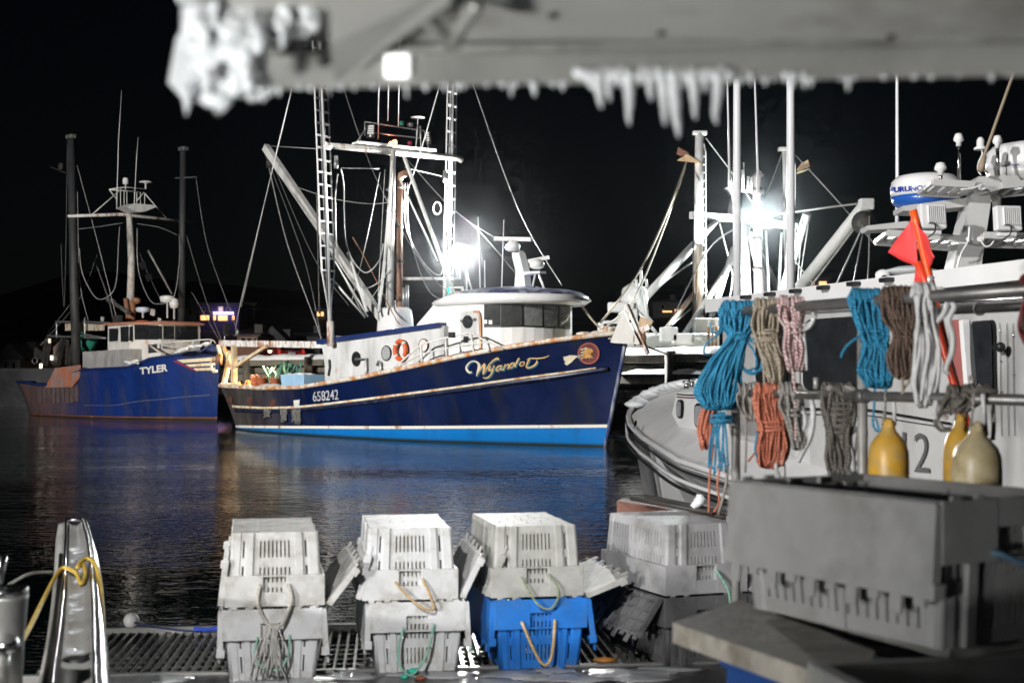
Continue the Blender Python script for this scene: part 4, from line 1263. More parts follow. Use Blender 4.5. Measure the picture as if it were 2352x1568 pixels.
# triangular steel plate of the stabiliser stowed over the stem, with its roller and bar
tri = [px(x, y, 0.35) for x, y in ((1432, 712), (1402, 786), (1412, 788), (1464, 791), (1470, 789))]
MB().prism(tri, (0.05, -0.06, 0)).build('stabiliser_plate', mat('pale_plate_paint', (0.60, 0.59, 0.56), 0.5, var=0.08, rust=0.15), wy)
MB().lathe([(0.05, -0.16), (0.2, -0.15), (0.12, -0.05), (0.12, 0.05), (0.2, 0.15), (0.05, 0.16)], px(1470, 778, 0.2), (0.8, 0.6, 0), 14).build('anchor_roller', mat('brown_roller', (0.20, 0.10, 0.05), 0.7, var=0.4, scale=7), wy)
MB().bar(px(1440, 700, 0.25), px(1488, 812, 0.25), 0.10, 0.10).build('stabiliser_bar', WHITE_RUST, wy)
MB().prism([px(x, y, 0.1) for x, y in ((1474, 728), (1500, 738), (1490, 756), (1475, 763))], (0.0, 0.05, 0.0)).build('stabiliser_plate', mat('tan_plate_paint', (0.42, 0.30, 0.20), 0.6, var=0.2), wy)
MB().bar(px(1447, 770, 0.3), px(1492, 750, 0.1), 0.06, 0.14).build('stabiliser_bar', WHITE_RUST, wy)
# roof gear near the floodlight
for seg in ([(1020, 690), (1022, 640)], [(1034, 690), (1036, 660), (1062, 660), (1064, 688)], [(1044, 672), (1075, 672)]):
    MB().tube([px(x, y, -0.6) for x, y in seg], 0.05, 6).build('roof_frame', WHITE, wy)

# ------------------------------------------------------------------ loose things aboard
lb = DS.hit(926.8, 804, 0.12)
t = thing('lifebuoy', WF.w(lb), WF.rz, 'orange lifebuoy with white bands hung on the white deckhouse side', 'lifebuoy')
ORG = mat('lifebuoy_orange', (0.62, 0.11, 0.025), 0.5, var=0.12)
rbig = (px(926.8, 778, HB).z - px(926.8, 828, HB).z) / 2 - 0.055
ringp = [Vector((rbig * math.cos(a), 0, rbig * math.sin(a))) for a in [2 * math.pi * k / 32 for k in range(32)]]
MB().tube(ringp, 0.068, 10, closed=True).build('ring', ORG, t)
for k in range(4):
    a0_ = math.pi / 4 + k * math.pi / 2
    MB().tube([Vector((rbig * math.cos(a0_ + q), 0, rbig * math.sin(a0_ + q))) for q in (-0.12, -0.06, 0, 0.06, 0.12)], 0.073, 10).build('band', WHITE_CLEAN, t)
MB().tube(smooth_path([(0.1, -0.03, -rbig - 0.03), (0.14, -0.03, -rbig - 0.16), (0.0, -0.03, -rbig - 0.2), (-0.12, -0.03, -rbig - 0.1)]), 0.012, 5).build('grab_line', ORG, t)
# baskets and tote on the after deck
BASK = mat('orange_basket_plastic', (0.60, 0.20, 0.10), 0.5, var=0.15)
def basket(x, ytop, ybot, w_px, lat, lab, n=3):
    b_ = px(x, ybot, lat); t_ = px(x, ytop, lat); rad = w_px / 2 / K * 49
    hh = (t_.z - b_.z) / n
    for k in range(n):                       # every basket of a stack is a thing of its own
        word = ('lowest', 'second lowest', 'third lowest', 'fourth lowest')[k] if k < n - 1 else 'topmost'
        t = thing('fish_basket', WF.w(b_ + Vector((0, 0, hh * k))), WF.rz, word + ' ' + lab, 'basket', 'fish baskets on the after deck')
        MB().lathe([(rad * 0.8, 0), (rad * 0.97, hh * 0.85), (rad * 1.06, hh * 0.88), (rad * 1.06, hh), (rad * 0.9, hh), (rad * 0.72, 0.02)], (0, 0, 0), seg=16).build('body', BASK, t)
        if k == n - 1:
            for s_ in (-1, 1):
                MB().tube([Vector((s_ * rad, -0.08, hh)), Vector((s_ * rad * 1.02, 0, hh + 0.1)), Vector((s_ * rad, 0.08, hh))], 0.015, 5).build('handle', BASK, t)
basket(585, 866, 898, 20, 1.2, 'orange fish basket in the leftmost stack on the after deck', 3)
basket(603, 867, 900, 28, 1.7, 'orange fish basket in the middle stack on the after deck', 5)
basket(632, 869, 900, 27, 1.6, 'orange fish basket in the stack next to the pale blue tote', 5)
t_c = px(697, 868, 1.0)
t = thing('fish_tote', WF.w((t_c.x, t_c.y, t_c.z - 0.5)), WF.rz + R(8), 'pale blue open fish tote on the after deck beside the deckhouse', 'tote')
TOTE = mat('pale_blue_tote_plastic', (0.30, 0.48, 0.66), 0.5, var=0.1)
mb = MB()
def open_box(L_, W_, H_, tk, taper=0.9):
    mb = MB()
    o = [[Vector((sx * L_ / 2 * f, sy * W_ / 2 * f, z)) for sx, sy in ((-1, -1), (1, -1), (1, 1), (-1, 1))] for f, z in ((taper, 0), (1, H_))]
    i = [[Vector((sx * (L_ / 2 - tk) * f, sy * (W_ / 2 - tk) * f, z)) for sx, sy in ((-1, -1), (1, -1), (1, 1), (-1, 1))] for f, z in ((1, H_), (taper, tk))]
    mb.grid([o[0], o[1], i[0], i[1]], False, True)
    mb.f.append((3, 2, 1, 0)); mb.sm.append(False); mb.f.append((12, 13, 14, 15)); mb.sm.append(False)
    return mb
open_box(1.25, 1.0, 0.62, 0.05).build('body', TOTE, t)
mb = MB()
for k in range(9):
    mb.ball((random.uniform(-0.45, 0.45), random.uniform(-0.35, 0.35), 0.55 + random.uniform(-0.02, 0.08)), 0.17, 9, 6, (1.3, 1, 0.6), 0.5)
mb.build('ice_fill', SNOW, t)
# heaps of net and line behind the baskets
for (x, y, r_, m_, lab, nm_) in ((655, 858, 0.42, mat('green_net', (0.10, 0.24, 0.18), 0.9, var=0.4, scale=12), 'heap of pale green net and line in front of the wharf', 'net_heap'),
                            (575, 882, 0.25, mat('orange_net', (0.55, 0.2, 0.06), 0.9, var=0.4, scale=12), 'small orange heap of line by the rusty gallows', 'line_heap')):
    c_ = px(x, y, 0.3); mb = MB()
    for k in range(26):
        a = random.uniform(0, 6.28); p0 = c_ + Vector((random.uniform(-1, 1) * r_ * 1.5, random.uniform(-1, 1) * r_, -0.3))
        mb.tube(smooth_path([p0, p0 + Vector((random.uniform(-.3, .3), random.uniform(-.2, .2), r_ * random.uniform(0.8, 1.8))), p0 + Vector((random.uniform(-.5, .5), random.uniform(-.3, .3), -0.1))], 6), 0.03, 5)
    mb.xf(WF.M)
    tag(mb.build(nm_, m_, loc=WF.w(c_ - Vector((0, 0, 0.35)))), lab, 'net')
mb = MB()
mb.ball((0, 0, 0), 0.3, 14, 8, (1.5, 1, 0.5), 0.3)
tag(mb.xf(Matrix.Translation(WF.w(px(622, 890, 1.9)))).build('canvas_bundle', mat('white_canvas', (0.72, 0.68, 0.6), 0.7), loc=WF.w(px(622, 890, 1.9))), 'white bundle lying behind the stern rail beside the baskets', 'bundle')

# mooring lines from the bow to the wharf
def line(name, pts, r, m, label, cat='rope', n=8, group=None):
    q = smooth_path([Vector(p) for p in pts], n)
    o = MB().tube(q, r, 6).build(name, m, loc=q[0])
    return tag(o, label, cat, group)
ROPE_T = mat('tan_mooring_rope', (0.42, 0.37, 0.28), 0.85, var=0.2, scale=20, grain=0.4)
line('mooring_line', [WF.w(px(1336, 703, -1.0)), WF.w(px(1370, 745, -0.8)), WF.w(px(1392, 752, 0.0)), WF.w(px(1440, 748, -1.0))], 0.03, ROPE_T, 'slack tan mooring rope sagging from the wheelhouse roof to the bow')
line('mooring_line', [WF.w(px(1372, 766, 0.0)), P(1470, 660, 46), P(1575, 385, 56)], 0.035, ROPE_T, 'taut tan rope rising from the blue bow to the rusty mast')
line('mooring_line', [P(1450, 783, 40.5), P(1510, 805, 41), P(1570, 826, 42), P(1610, 832, 42)], 0.03, ROPE_T, 'pale rope lying from the bow to the snowy wharf')
# ================================================================== the blue boat on the left
ty = thing('fishing_trawler', TF.o, TF.rz, 'blue fishing boat on the left with rust-streaked stern and a white-striped bow', 'boat')
def tp(x, y, lat=0.0): return TF.px(x, y, -lat)
TL = TF.px(498, 964, 0.0).x                    # stem at the waterline
TB = 2.5
sheer_t = sorted([(q.x, q.z) for q in [TF.px(x, y, -lt) for x, y, lt in ((64, 878, 2.0), (105, 886, 2.4), (135, 868, 2.45), (190, 850, 2.5), (286, 844, 2.5), (300, 833, 2.5), (312, 825, 2.45), (360, 815, 2.2), (410, 806, 1.7), (460, 798, 0.9), (497, 791, 0.0))]])
half_t = hull_mesh([(-0.6, 0.0), (-0.55, 1.3), (0.0, 2.1), (1.5, 2.4), (TL * 0.35, TB), (TL * 0.6, TB), (TL * 0.78, 2.1), (TL * 0.92, 1.1), (TL + 0.25, 0.0)],
                   [(0.2, 0.0), (0.25, 1.1), (0.7, 1.8), (2, 2.15), (TL * 0.35, 2.35), (TL * 0.6, 2.25), (TL * 0.76, 1.6), (TL * 0.9, 0.65), (TL, 0.0)],
                   [(1.0, 0.0), (1.1, 0.8), (1.5, 1.2), (2.5, 1.5), (TL * 0.35, 1.7), (TL * 0.6, 1.6), (TL * 0.74, 1.0), (TL * 0.86, 0.3), (TL * 0.95, 0.0)], sheer_t)
hull_t = both_sides(half_t)
TY_HULL = hull_paint('worn_hull_paint', (0.007, 0.029, 0.165), (0.16, 0.06, 0.045), (0.18, 0.07, 0.05), (0.02, 0.004), 0.05,
                     ((0.15, 0.085, 0.072), (0.075, 0.062, 0.066)), 0.38, wear=0.7, dirty_l=(TL * 0.22, TL * 0.58), streakcol=(0.05, 0.055, 0.07))
hull_t.build('hull', TY_HULL, ty)
TS = Surf(hull_t, TF)
deck_of(half_t, 0.7).build('deck', DECK, ty)
for sd in (-1, 1):
    MB().tube([Vector((r[-1].x, sd * r[-1].y, r[-1].z + 0.02)) for r in half_t[2:]], 0.06, 6).build('rail_cap', NAVY, ty)
    rows = []
    for r in half_t:
        rows.append([Vector((p.x, sd * p.y, p.z)) for p in (inside(r, 0.02), inside(r, 0.7))])
    MB().grid(rows).build('bulwark_lining', NAVY, ty)
letters_each(TS, 'TYLER', [(321, 844), (385, 835), (386, 852), (322, 860)], mat('white_lettering', (0.72, 0.72, 0.70), 0.5, var=0.1), ty, 'name_character', 0.035, 0.02)
def tz(x, y): return (x * 0.29297, 574.2 + y * 0.29297)
# bow flash: three cream bars edged in red
CRB = mat('cream_bar_paint', (0.74, 0.66, 0.46), 0.5, var=0.1, scale=1, rust=0.4, rustcol=(0.55, 0.28, 0.08))
for (q) in ([(1385, 860), (1690, 838), (1690, 866), (1435, 884)], [(1455, 896), (1690, 880), (1690, 905), (1490, 915)], [(1515, 926), (1690, 918), (1690, 942), (1545, 945)]):
    patch(TS, [tz(*p) for p in q], 0.02, 6, 1).build('bow_stripe', CRB, ty)
ribbon(TS, [tz(1365, 868), tz(1450, 905), tz(1550, 950)], 2.6, 0.018).build('bow_flash', mat('red_flash_paint', (0.4, 0.02, 0.03), 0.5), ty)
MB_ = ribbon(TS, [tz(660, 1215), tz(900, 1215), tz(1080, 1185), tz(1300, 1165), tz(1440, 1150), tz(1650, 1135)], 1.6, 0.03)
MB_.build('hull_seam', mat('pale_seam', (0.10, 0.12, 0.2), 0.5), ty)
# rusted side plate aft
RUSTP = mat('rust_streaked_plate', (0.25, 0.24, 0.25), 0.7, var=0.3, scale=1.6, rust=0.85, rustcol=(0.42, 0.14, 0.07))
pb = [tp(x, y, 2.58) for x, y in ((104, 890), (126, 845), (183, 838), (180, 870), (165, 889))]
MB().prism(pb, (0, 0.06, 0)).build('side_plate', RUSTP, ty)
# plank sheathing over the quarter, each plank its own piece
for k in range(9):
    x0 = 88 + k * 10.5
    patch(TS, [(x0, 890 - k * 0.6), (x0 + 9.5, 889 - k * 0.6), (x0 + 9.2, 927 - (k % 3) * 3), (x0 + 0.4, 926 - (k % 3) * 2)], 0.03, 1, 2).build('sheathing_plank', mat('red_grey_sheathing', (0.12, 0.085, 0.085), 0.8, var=0.35, scale=2.5, grain=0.4, rust=0.15, rustcol=(0.2, 0.08, 0.05)), ty)
# deckhouse: long grey side, wheelhouse with window band
THB = 1.9
def tprism(pts, lat, name, m):
    vs = [tp(x, y, lat) for x, y in pts]
    mb = MB().prism(vs, (0, 2 * lat, 0)); mb.build(name, m, ty); return mb
GREYH = mat('grey_side_paint', (0.36, 0.36, 0.36), 0.6, var=0.2, scale=1.5, dirt=0.4, dirtcol=(0.2, 0.19, 0.18))
tprism([(190, 858), (190, 808), (298, 801), (298, 850)], THB + 0.15, 'deckhouse_side', GREYH)
TWH = mat('stained_wheelhouse_paint', (0.70, 0.69, 0.66), 0.45, var=0.1, scale=1.4, rust=0.3, rustcol=(0.5, 0.25, 0.1), dirt=0.35, dirtcol=(0.42, 0.40, 0.37))
# wheelhouse plan: after part square, front slightly raked and faceted
wl0 = tp(243, 800, 1.85).x; wl1 = TL * 0.70; wl2 = TL * 0.80
zb_, zt_ = 2.0, tp(330, 744, 1.6).z
print('tyler', TL, wl0, wl1, wl2, zt_)
plan = [(wl0, -1.75), (wl1, -1.75), (wl2, -1.0), (wl2 + 0.1, 0), (wl2, 1.0), (wl1, 1.75), (wl0, 1.75)]
twh = MB().grid([[Vector((x, y, zb_)) for x, y in plan], [Vector((x, y, zt_)) for x, y in plan]], False, True)
twh.f.append(tuple(range(7, 14))); twh.sm.append(False)
twh.build('wheelhouse_wall', TWH, ty)
TWS = Surf(twh, TF)
rp_ = [(x + (0.18 if x > wl1 else (-0.15 if x == wl0 else 0.1)), y * 1.1) for x, y in plan]
MB().grid([[Vector((x, y, zt_)) for x, y in rp_], [Vector((x, y, zt_ + 0.06)) for x, y in rp_], [Vector(((x - wl1) * 0.9 + wl1, y * 0.85, zt_ + 0.14)) for x, y in rp_]], False, True).build('wheelhouse_eave', mat('orange_eave_paint', (0.60, 0.26, 0.17), 0.5, var=0.15, rust=0.3), ty)
MB().add([Vector(((x - wl1) * 0.9 + wl1, y * 0.85, zt_ + 0.138)) for x, y in rp_], [tuple(range(7))]).build('wheelhouse_roof', WHITE, ty)
for q in ([(862, 620), (925, 618), (922, 708), (862, 712)], [(952, 607), (1040, 598), (1040, 712), (955, 714)], [(1060, 590), (1165, 592), (1165, 697), (1062, 697)], [(1170, 592), (1264, 595), (1264, 697), (1170, 697)],
          [(1282, 596), (1358, 598), (1358, 694), (1282, 695)], [(1374, 596), (1458, 600), (1458, 700), (1374, 697)], [(1463, 600), (1543, 602), (1543, 700), (1463, 700)]):
    fr_ = patch(TWS, [tz(q[0][0] - 5, q[0][1] - 5), tz(q[1][0] + 5, q[1][1] - 5), tz(q[2][0] + 5, q[2][1] + 5), tz(q[3][0] - 5, q[3][1] + 5)], 0.02, 2, 1)
    if fr_.f:
        w_ = fr_.build('window_frame', mat('dark_window_rubber', (0.03, 0.03, 0.03), 0.4), ty)
        patch(TWS, [tz(*p) for p in q], 0.04, 2, 1).build('window_pane', GLASS, w_)
# snow on the foredeck and shoulder
mb = MB()
for k in range(34):
    x = 293 + k * 5.6 + random.uniform(-3, 3); y = 846 - k * 1.7 + random.uniform(-4, 3) if x > 380 else 836 + random.uniform(-6, 8)
    if 318 < x < 400: continue
    mb.ball(tp(x, y - 3, 1.6 if x > 380 else 2.2), random.uniform(0.05, 0.11), 8, 6, (2.2, 1, 0.7), 0.6)
tag(mb.build('drifted_snow', SNOW, ty), kind='stuff')
# bow rail
MB().tube(smooth_path([tp(*tz(1210, 735), 1.6), tp(*tz(1350, 722), 1.5), tp(*tz(1520, 708), 1.1), tp(*tz(1655, 702), 0.5), tp(*tz(1690, 730), 0.3)], 4), 0.035, 6).build('bow_rail', RAILW, ty)
for (x, y0, y1) in ((1240, 735, 790), (1360, 722, 780), (1515, 710, 762), (1655, 703, 740)):
    MB().tube([tp(*tz(x, y0), 1.2), tp(*tz(x - 5, y1), 1.2)], 0.035, 6).build('stanchion', RAILW, ty)
MB().tube([tp(*tz(1165, 740), 1.6), tp(*tz(1250, 800), 1.6)], 0.04, 6).build('stanchion', RAILW, ty)
patch(TWS, [tz(1165, 745), tz(1235, 735), tz(1240, 800), tz(1165, 810)], 0.03, 2, 2).build('side_opening', BLACK, ty)
# foremast, crow's nest and aerials
lm_t = tp(298, 700, 0.0).x
MASTW = mat('peeling_white_mast', (0.60, 0.58, 0.53), 0.6, var=0.25, scale=2.2, rust=0.35, dirt=0.3, dirtcol=(0.1, 0.1, 0.1))
MB().tube([tp(299, 725, 0), tp(302, 600, 0), tp(296, 480, 0)], [0.19, 0.16, 0.13], 12).build('mast', MASTW, ty)
MB().tube([tp(300, 735, 0), tp(300, 690, 0)], 0.24, 12).build('mast_step', mat('rusty_mast_step', (0.40, 0.20, 0.11), 0.7, var=0.3, scale=4, rust=0.5), ty)
def tq(x, y): return TF.pxl(x * 0.25628, 172.3 + y * 0.25628, lm_t)     # first zoom of the top hamper
MB().tube([tq(610, 1265), tq(1080, 1250), tq(1160, 1258), tq(1715, 1318)], [0.06, 0.08, 0.08, 0.06], 8).build('crosstree', WHITE_RUST, ty)
MB().prism([tq(*p) for p in ((1040, 1195), (1110, 1165), (1300, 1180), (1300, 1200), (1200, 1240), (1130, 1240))], (0.9, 0, 0)).build('crow_nest_floor', WHITE, ty)
for (x, y0, y1) in ((1045, 1030, 1195), (1080, 1020, 1175), (1112, 1040, 1168), (1137, 1040, 1165), (1205, 1045, 1160), (1226, 1050, 1160), (1258, 1050, 1165), (1296, 1060, 1180)):
    MB().tube([tq(x, y0), tq(x, y1)], 0.02, 5).build('nest_stanchion', WHITE, ty)
for seg in ([(980, 1025), (1120, 1005), (1300, 1022)], [(980, 1028), (1260, 1048)], [(980, 1028), (1045, 1115)], [(1225, 1130), (1290, 1050)], [(1090, 1020), (820, 1255)], [(1295, 1060), (1500, 1295)]):
    MB().tube([tq(*p) for p in seg], 0.026, 5).build('nest_rail', WHITE, ty)
MB().tube([tq(1045, 1200), tq(1062, 600), tq(1090, 135)], [0.025, 0.018, 0.008], 6).build('whip_aerial', WHITE_CLEAN, ty)
MB().tube([tq(1203, 1160), tq(1225, 730), tq(1238, 560)], [0.025, 0.018, 0.008], 6).build('whip_aerial', WHITE_CLEAN, ty)
MB().lathe([(0.03, -0.35), (0.03, -0.1), (0.13, -0.1), (0.13, 0.14), (0.09, 0.2), (0, 0.22)], tq(1125, 960), seg=12).build('satellite_dome', WHITE_CLEAN, ty)
MB().lathe([(0.04, -0.3), (0.04, -0.06), (0.14, -0.02), (0.30, 0.0), (0.30, 0.04), (0.2, 0.07), (0, 0.08)], tq(1305, 965), seg=16).build('gps_antenna', WHITE_CLEAN, ty)
# two dark outrigger poles
DPOLE = mat('dark_pole_paint', (0.035, 0.036, 0.038), 0.6, var=0.3, scale=1.5, dirt=0.3, dirtcol=(0.08, 0.08, 0.075))
MB().tube([tp(177, 856, 2.0), tp(170, 650, 2.0), tp(163, 318, 2.0)], [0.22, 0.2, 0.17], 10).build('outrigger_pole', DPOLE, ty)
MB().tube([TF.px(417, 770, 2.0), TF.px(421, 342, 2.0)], [0.18, 0.15], 10).build('outrigger_pole', DPOLE, ty)
for (x, y, lt) in ((163, 314, 2.0), (421, 342, -2.0)):
    MB().bbox(tp(x, y, lt), (0.5, 0.3, 0.18), 0.03).build('pole_head', GALV, ty)
MB().bar(tp(404, 409, -2.0), tp(450, 407, -2.0), 0.12, 0.05).build('stabiliser_fin', GALV, ty)
MB().bar(tp(118, 384, 2.0), tp(158, 400, 2.0), 0.12, 0.04).build('stabiliser_fin', DARK_STEEL, ty)
MB().bbox(tp(139, 382, 2.0), (0.3, 0.1, 0.3), 0.03).build('stabiliser_fin', DARK_STEEL, ty)
def trig(pts, r=0.012, m=WIRE_DARK, la=0.0, lb=None):
    lb = la if lb is None else lb; n = len(pts)
    q = [tp(x, y, la + (lb - la) * i / max(1, n - 1)) for i, (x, y) in enumerate(pts)]
    if n > 2: q = smooth_path(q, 6)
    MB().tube(q, r, 5).build('rigging_wire', m, ty)
trig([(155, 325), (148, 700), (140, 560)], 0.012, la=2.0)
trig([(177, 380), (225, 560), (270, 740)], 0.016, WIRE, 2.0, 1.0)
trig([(178, 440), (180, 560), (185, 660), (205, 745)], 0.014, WIRE, 2.0, 1.5)
trig([(182, 526), (230, 520), (282, 512)], 0.014, WIRE, 2.0, 0.2)
trig([(315, 514), (365, 522), (408, 540)], 0.014, WIRE, -0.2, -2.0)
trig([(182, 570), (190, 630), (222, 685), (255, 675), (268, 640), (272, 560), (275, 520)], 0.022, WIRE, 2.0, 0.3)
trig([(315, 525), (318, 620), (345, 690), (375, 697)], 0.022, WIRE, -0.2, -0.6)
trig([(375, 697), (400, 680), (412, 600), (412, 540)], 0.020, WIRE, -0.6, -1.8)
trig([(450, 410), (475, 560), (520, 690), (545, 760)], 0.014, WIRE, -2.0, -1.0)
trig([(428, 540), (470, 680), (510, 785)], 0.014, WIRE, -2.0, -0.4)
trig([(440, 670), (480, 740), (506, 785)], 0.016, WIRE, -2.0, -0.2)
trig([(340, 575), (395, 675)], 0.05, mat('half_white_stay', (0.25, 0.25, 0.24), 0.6, var=0.7, scale=1.5), 0.0, -1.0)
trig([(223, 585), (180, 690), (95, 790)], 0.014, WIRE_DARK, 0.5, 2.0)
trig([(222, 610), (250, 690), (262, 745)], 0.03, WIRE_DARK, 0.5, 1.0)
trig([(168, 690), (110, 765)], 0.016, WIRE_DARK, 1.5)
trig([(320, 580), (345, 640), (370, 690)], 0.012, WIRE_DARK, 0.0)
# torn dark flags on the stay
for (x, y) in ((326, 612), (340, 640)):
    MB().prism([tp(x - 8, y - 8, 0.1), tp(x + 6, y - 12, 0.1), tp(x + 10, y + 2, 0.1), tp(x - 2, y + 8, 0.1)], (0, 0.02, 0)).build('torn_flag', BLACK, ty)
# rooftop gear
MB().lathe([(0.04, -0.9), (0.04, -0.22), (0.3, -0.2), (0.34, -0.02), (0.32, 0.05), (0.2, 0.09), (0, 0.10)], tp(*tz(1312, 372), 0.4), seg=18).build('radar_dome', WHITE_CLEAN, ty)
MB().lathe([(0.04, -0.7), (0.04, -0.22), (0.17, -0.2), (0.22, -0.02), (0.18, 0.18), (0, 0.26)], tp(*tz(1365, 418), 0.2), seg=16).build('satellite_dome', WHITE_CLEAN, ty)
MB().lathe([(0.05, -0.35), (0.05, -0.12), (0.28, -0.08), (0.32, 0.02), (0.3, 0.1), (0.2, 0.13), (0, 0.14)], tp(*tz(1120, 470), 0.7), seg=18).build('radar_dome', mat('white_blue_dome', (0.6, 0.66, 0.74), 0.3), ty)
MB().lathe([(0.42, -0.22), (0.40, -0.05), (0.25, 0.06), (0, 0.08)], tp(*tz(1118, 562), 0.7), seg=16).build('orange_float', mat('orange_float_plastic', (0.7, 0.13, 0.03), 0.4), ty)
for (x, y, w_) in ((1197, 488, 0.26), (1250, 548, 0.16), (803, 540, 0.18)):
    MB().bbox(tp(*tz(x, y), 0.9), (w_, 0.1, w_ * 1.1), 0.02, Matrix.Rotation(R(12), 3, 'Y')).build('work_lamp', mat('pale_lamp_face', (0.5, 0.5, 0.46), 0.4), ty)
MB().bbox(tp(*tz(922, 537), 1.0), (0.42, 0.3, 0.3), 0.03).build('lamp_housing', DARK_STEEL, ty)
MB().tube([tp(*tz(845, 385), 0.5), tp(*tz(890, 412), 0.5)], 0.14, 10).tube([tp(*tz(885, 410), 0.5), tp(*tz(1005, 490), 0.5)], 0.10, 10).build('exhaust_stack', mat('sooty_exhaust', (0.10, 0.10, 0.10), 0.7, var=0.8, scale=1.2), ty)
MB().tube([tp(*tz(985, 380), 0.3), tp(*tz(1000, 480), 0.3)], 0.12, 8).ball(tp(*tz(1065, 395), 0.3), 0.2, 8, 6, (1.2, 1, 0.8), 0.5).build('winch_head', mat('rusty_winch', (0.28, 0.14, 0.08), 0.7, var=0.4, scale=4), ty)
# after gantry: net drum, frames, green net, stained panels
for seg in ([(445, 690), (445, 575), (470, 562), (850, 570), (872, 585)], [(370, 670), (650, 685), (830, 690)], [(320, 745), (350, 715), (385, 700)], [(620, 655), (820, 690)], [(665, 690), (665, 525)]):
    MB().tube(smooth_path([tp(*tz(*p), 1.6) for p in seg], 3), 0.05, 6).build('gantry_frame', GALV, ty)
for (x0, x1) in ((510, 580), (586, 672), (680, 740), (746, 805)):
    MB().prism([tp(*tz(x0, 568), 1.4), tp(*tz(x1, 566), 1.4), tp(*tz(x1, 630), 1.4), tp(*tz(x0, 632), 1.4)], (0, 0.1, 0)).build('stained_panel', mat('stained_panel_paint', (0.55, 0.50, 0.40), 0.6, var=0.2, scale=1.5, rust=0.4), ty)
for (x, y, rr) in ((650, 735, 0.42), (705, 725, 0.36), (640, 670, 0.26)):
    MB().ball(tp(*tz(x, y), 1.0), rr, 12, 8, (1, 1, 0.9), 0.7).build('green_net', mat('bright_green_net', (0.015, 0.20, 0.13), 0.9, var=0.6, scale=5), ty)
for (x0, y0, x1, y1, w_) in ((380, 700, 345, 900, 0.25), (500, 690, 430, 900, 0.22), (470, 800, 450, 905, 0.2), (530, 700, 520, 900, 0.1), (560, 740, 545, 900, 0.1), (415, 830, 405, 890, 0.1)):
    MB().bar(tp(*tz(x0, y0), 1.5), tp(*tz(x1, y1), 1.5), w_, w_).build('gallows_post', DARK_STEEL, ty)
MB().prism([tp(*tz(x, y), 1.2) for x, y in ((415, 760), (490, 695), (440, 840), (420, 880))], (0, 0.1, 0)).build('trawl_door', mat('rust_brown_door', (0.20, 0.13, 0.11), 0.8, var=0.4, scale=2), ty)
MB().prism([tp(*tz(x, y), 1.2) for x, y in ((270, 760), (330, 800), (335, 850), (300, 860), (265, 830))], (0, 0.1, 0)).build('net_drum', DARK_STEEL, ty)
for (x, y, e) in ((405, 845, 2.5), (320, 908, 4.0), (388, 712, 0.6)):
    MB().bbox(tp(*tz(x, y), 1.7), (0.12, 0.1, 0.22), 0.02).build('deck_lamp', mat('lit_small_lamp_%d' % x, (1, 0.9, 0.75), 0.4, emit=(1, 0.85, 0.65), estr=e), ty)
MB().tube([tp(272 * 0.29297 + 6 * math.cos(a), 574 + 868 * 0.293 + 7 * math.sin(a), 1.6) for a in [2 * math.pi * k / 12 for k in range(12)]], 0.03, 5, closed=True).build('hanging_block', GALV, ty)
# ================================================================== white trawler behind the wharf on the right
rt = thing('fishing_trawler', P(1700, 857, 56).xy.to_3d(), 0, 'white fishing trawler behind the snowy wharf with a lit floodlight on its mast', 'boat')
def rp(x, y, d=56.0): return P(x, y, d)
def rz(x, y, d=56.0): return P(1378 + 0.3662 * x, 229.7 + 0.3662 * y, d)     # from the zoomed crop
def rb(mb, name, m): return mb.build(name, m, rt, world=True)
FLW = mat('floodlit_white_paint', (0.78, 0.79, 0.79), 0.45, var=0.08)
# hull behind the wharf, bow pointing away to the left
rhalf = hull_mesh([(-0.5, 0.0), (-0.4, 1.5), (0.3, 2.2), (4, 2.6), (9, 2.6), (13, 1.9), (16.5, 0.0)], [(0.2, 0), (0.3, 1.2), (0.9, 1.8), (4, 2.3), (9, 2.2), (12.5, 1.2), (15.3, 0)],
                  [(1, 0), (1.1, 0.8), (1.7, 1.2), (4.5, 1.6), (8.5, 1.5), (11.5, 0.7), (14, 0)], [(-1, 1.7), (4, 1.7), (9, 2.2), (17, 3.4)], n=24)
rh = both_sides(rhalf); rf_o = Vector((13.8, 50.5, 0)); rf_M = Matrix.Translation(rf_o) @ Matrix.Rotation(math.atan2(13.5, -11.41), 4, 'Z')
rh.xf(rf_M); rb(rh, 'hull', WHITE)
rdk = deck_of(rhalf, 0.7); rdk.xf(rf_M); rb(rdk, 'deck', DECK)
# outriggers: rust-streaked on the left, white on the right, each with a ladder
MASTR = mat('rust_running_mast', (0.76, 0.70, 0.60), 0.5, var=0.1, scale=1.0, rust=0.62, rustcol=(0.62, 0.27, 0.07))
rb(MB().tube([rp(1604, 835, 54.5), rp(1604.5, 560, 54.5)], [0.20, 0.19], 12), 'outrigger_pole', MASTR)
rb(MB().tube([rp(1604.5, 560, 54.5), rp(1607, 308, 54.5)], [0.188, 0.17], 12), 'outrigger_pole', FLW)
rb(MB().tube([rp(1812, 700, 57.5), rp(1803, 345, 57.5)], [0.16, 0.13], 12), 'outrigger_pole', FLW)
for (x, y, d) in ((1607, 306, 54.5), (1803, 343, 57.5)):
    rb(MB().bbox(rp(x, y, d), (0.55, 0.3, 0.16), 0.03), 'pole_head', WHITE)
for (x0, x1, yt, yb, d, n) in ((1612, 1621, 330, 830, 54.4, 26), (1815, 1826, 360, 690, 57.4, 17)):
    for x in (x1,):
        rb(MB().tube([rp(x - 4, yt, d), rp(x, yt + 20, d), rp(x, yb, d)], 0.03, 6), 'ladder_rail', FLW)
    for k in range(n):
        y = yt + 30 + (yb - yt - 40) * k / (n - 1)
        rb(MB().bar(rp(x0, y, d), rp(x1, y, d), 0.04, 0.05), 'ladder_rung', FLW)
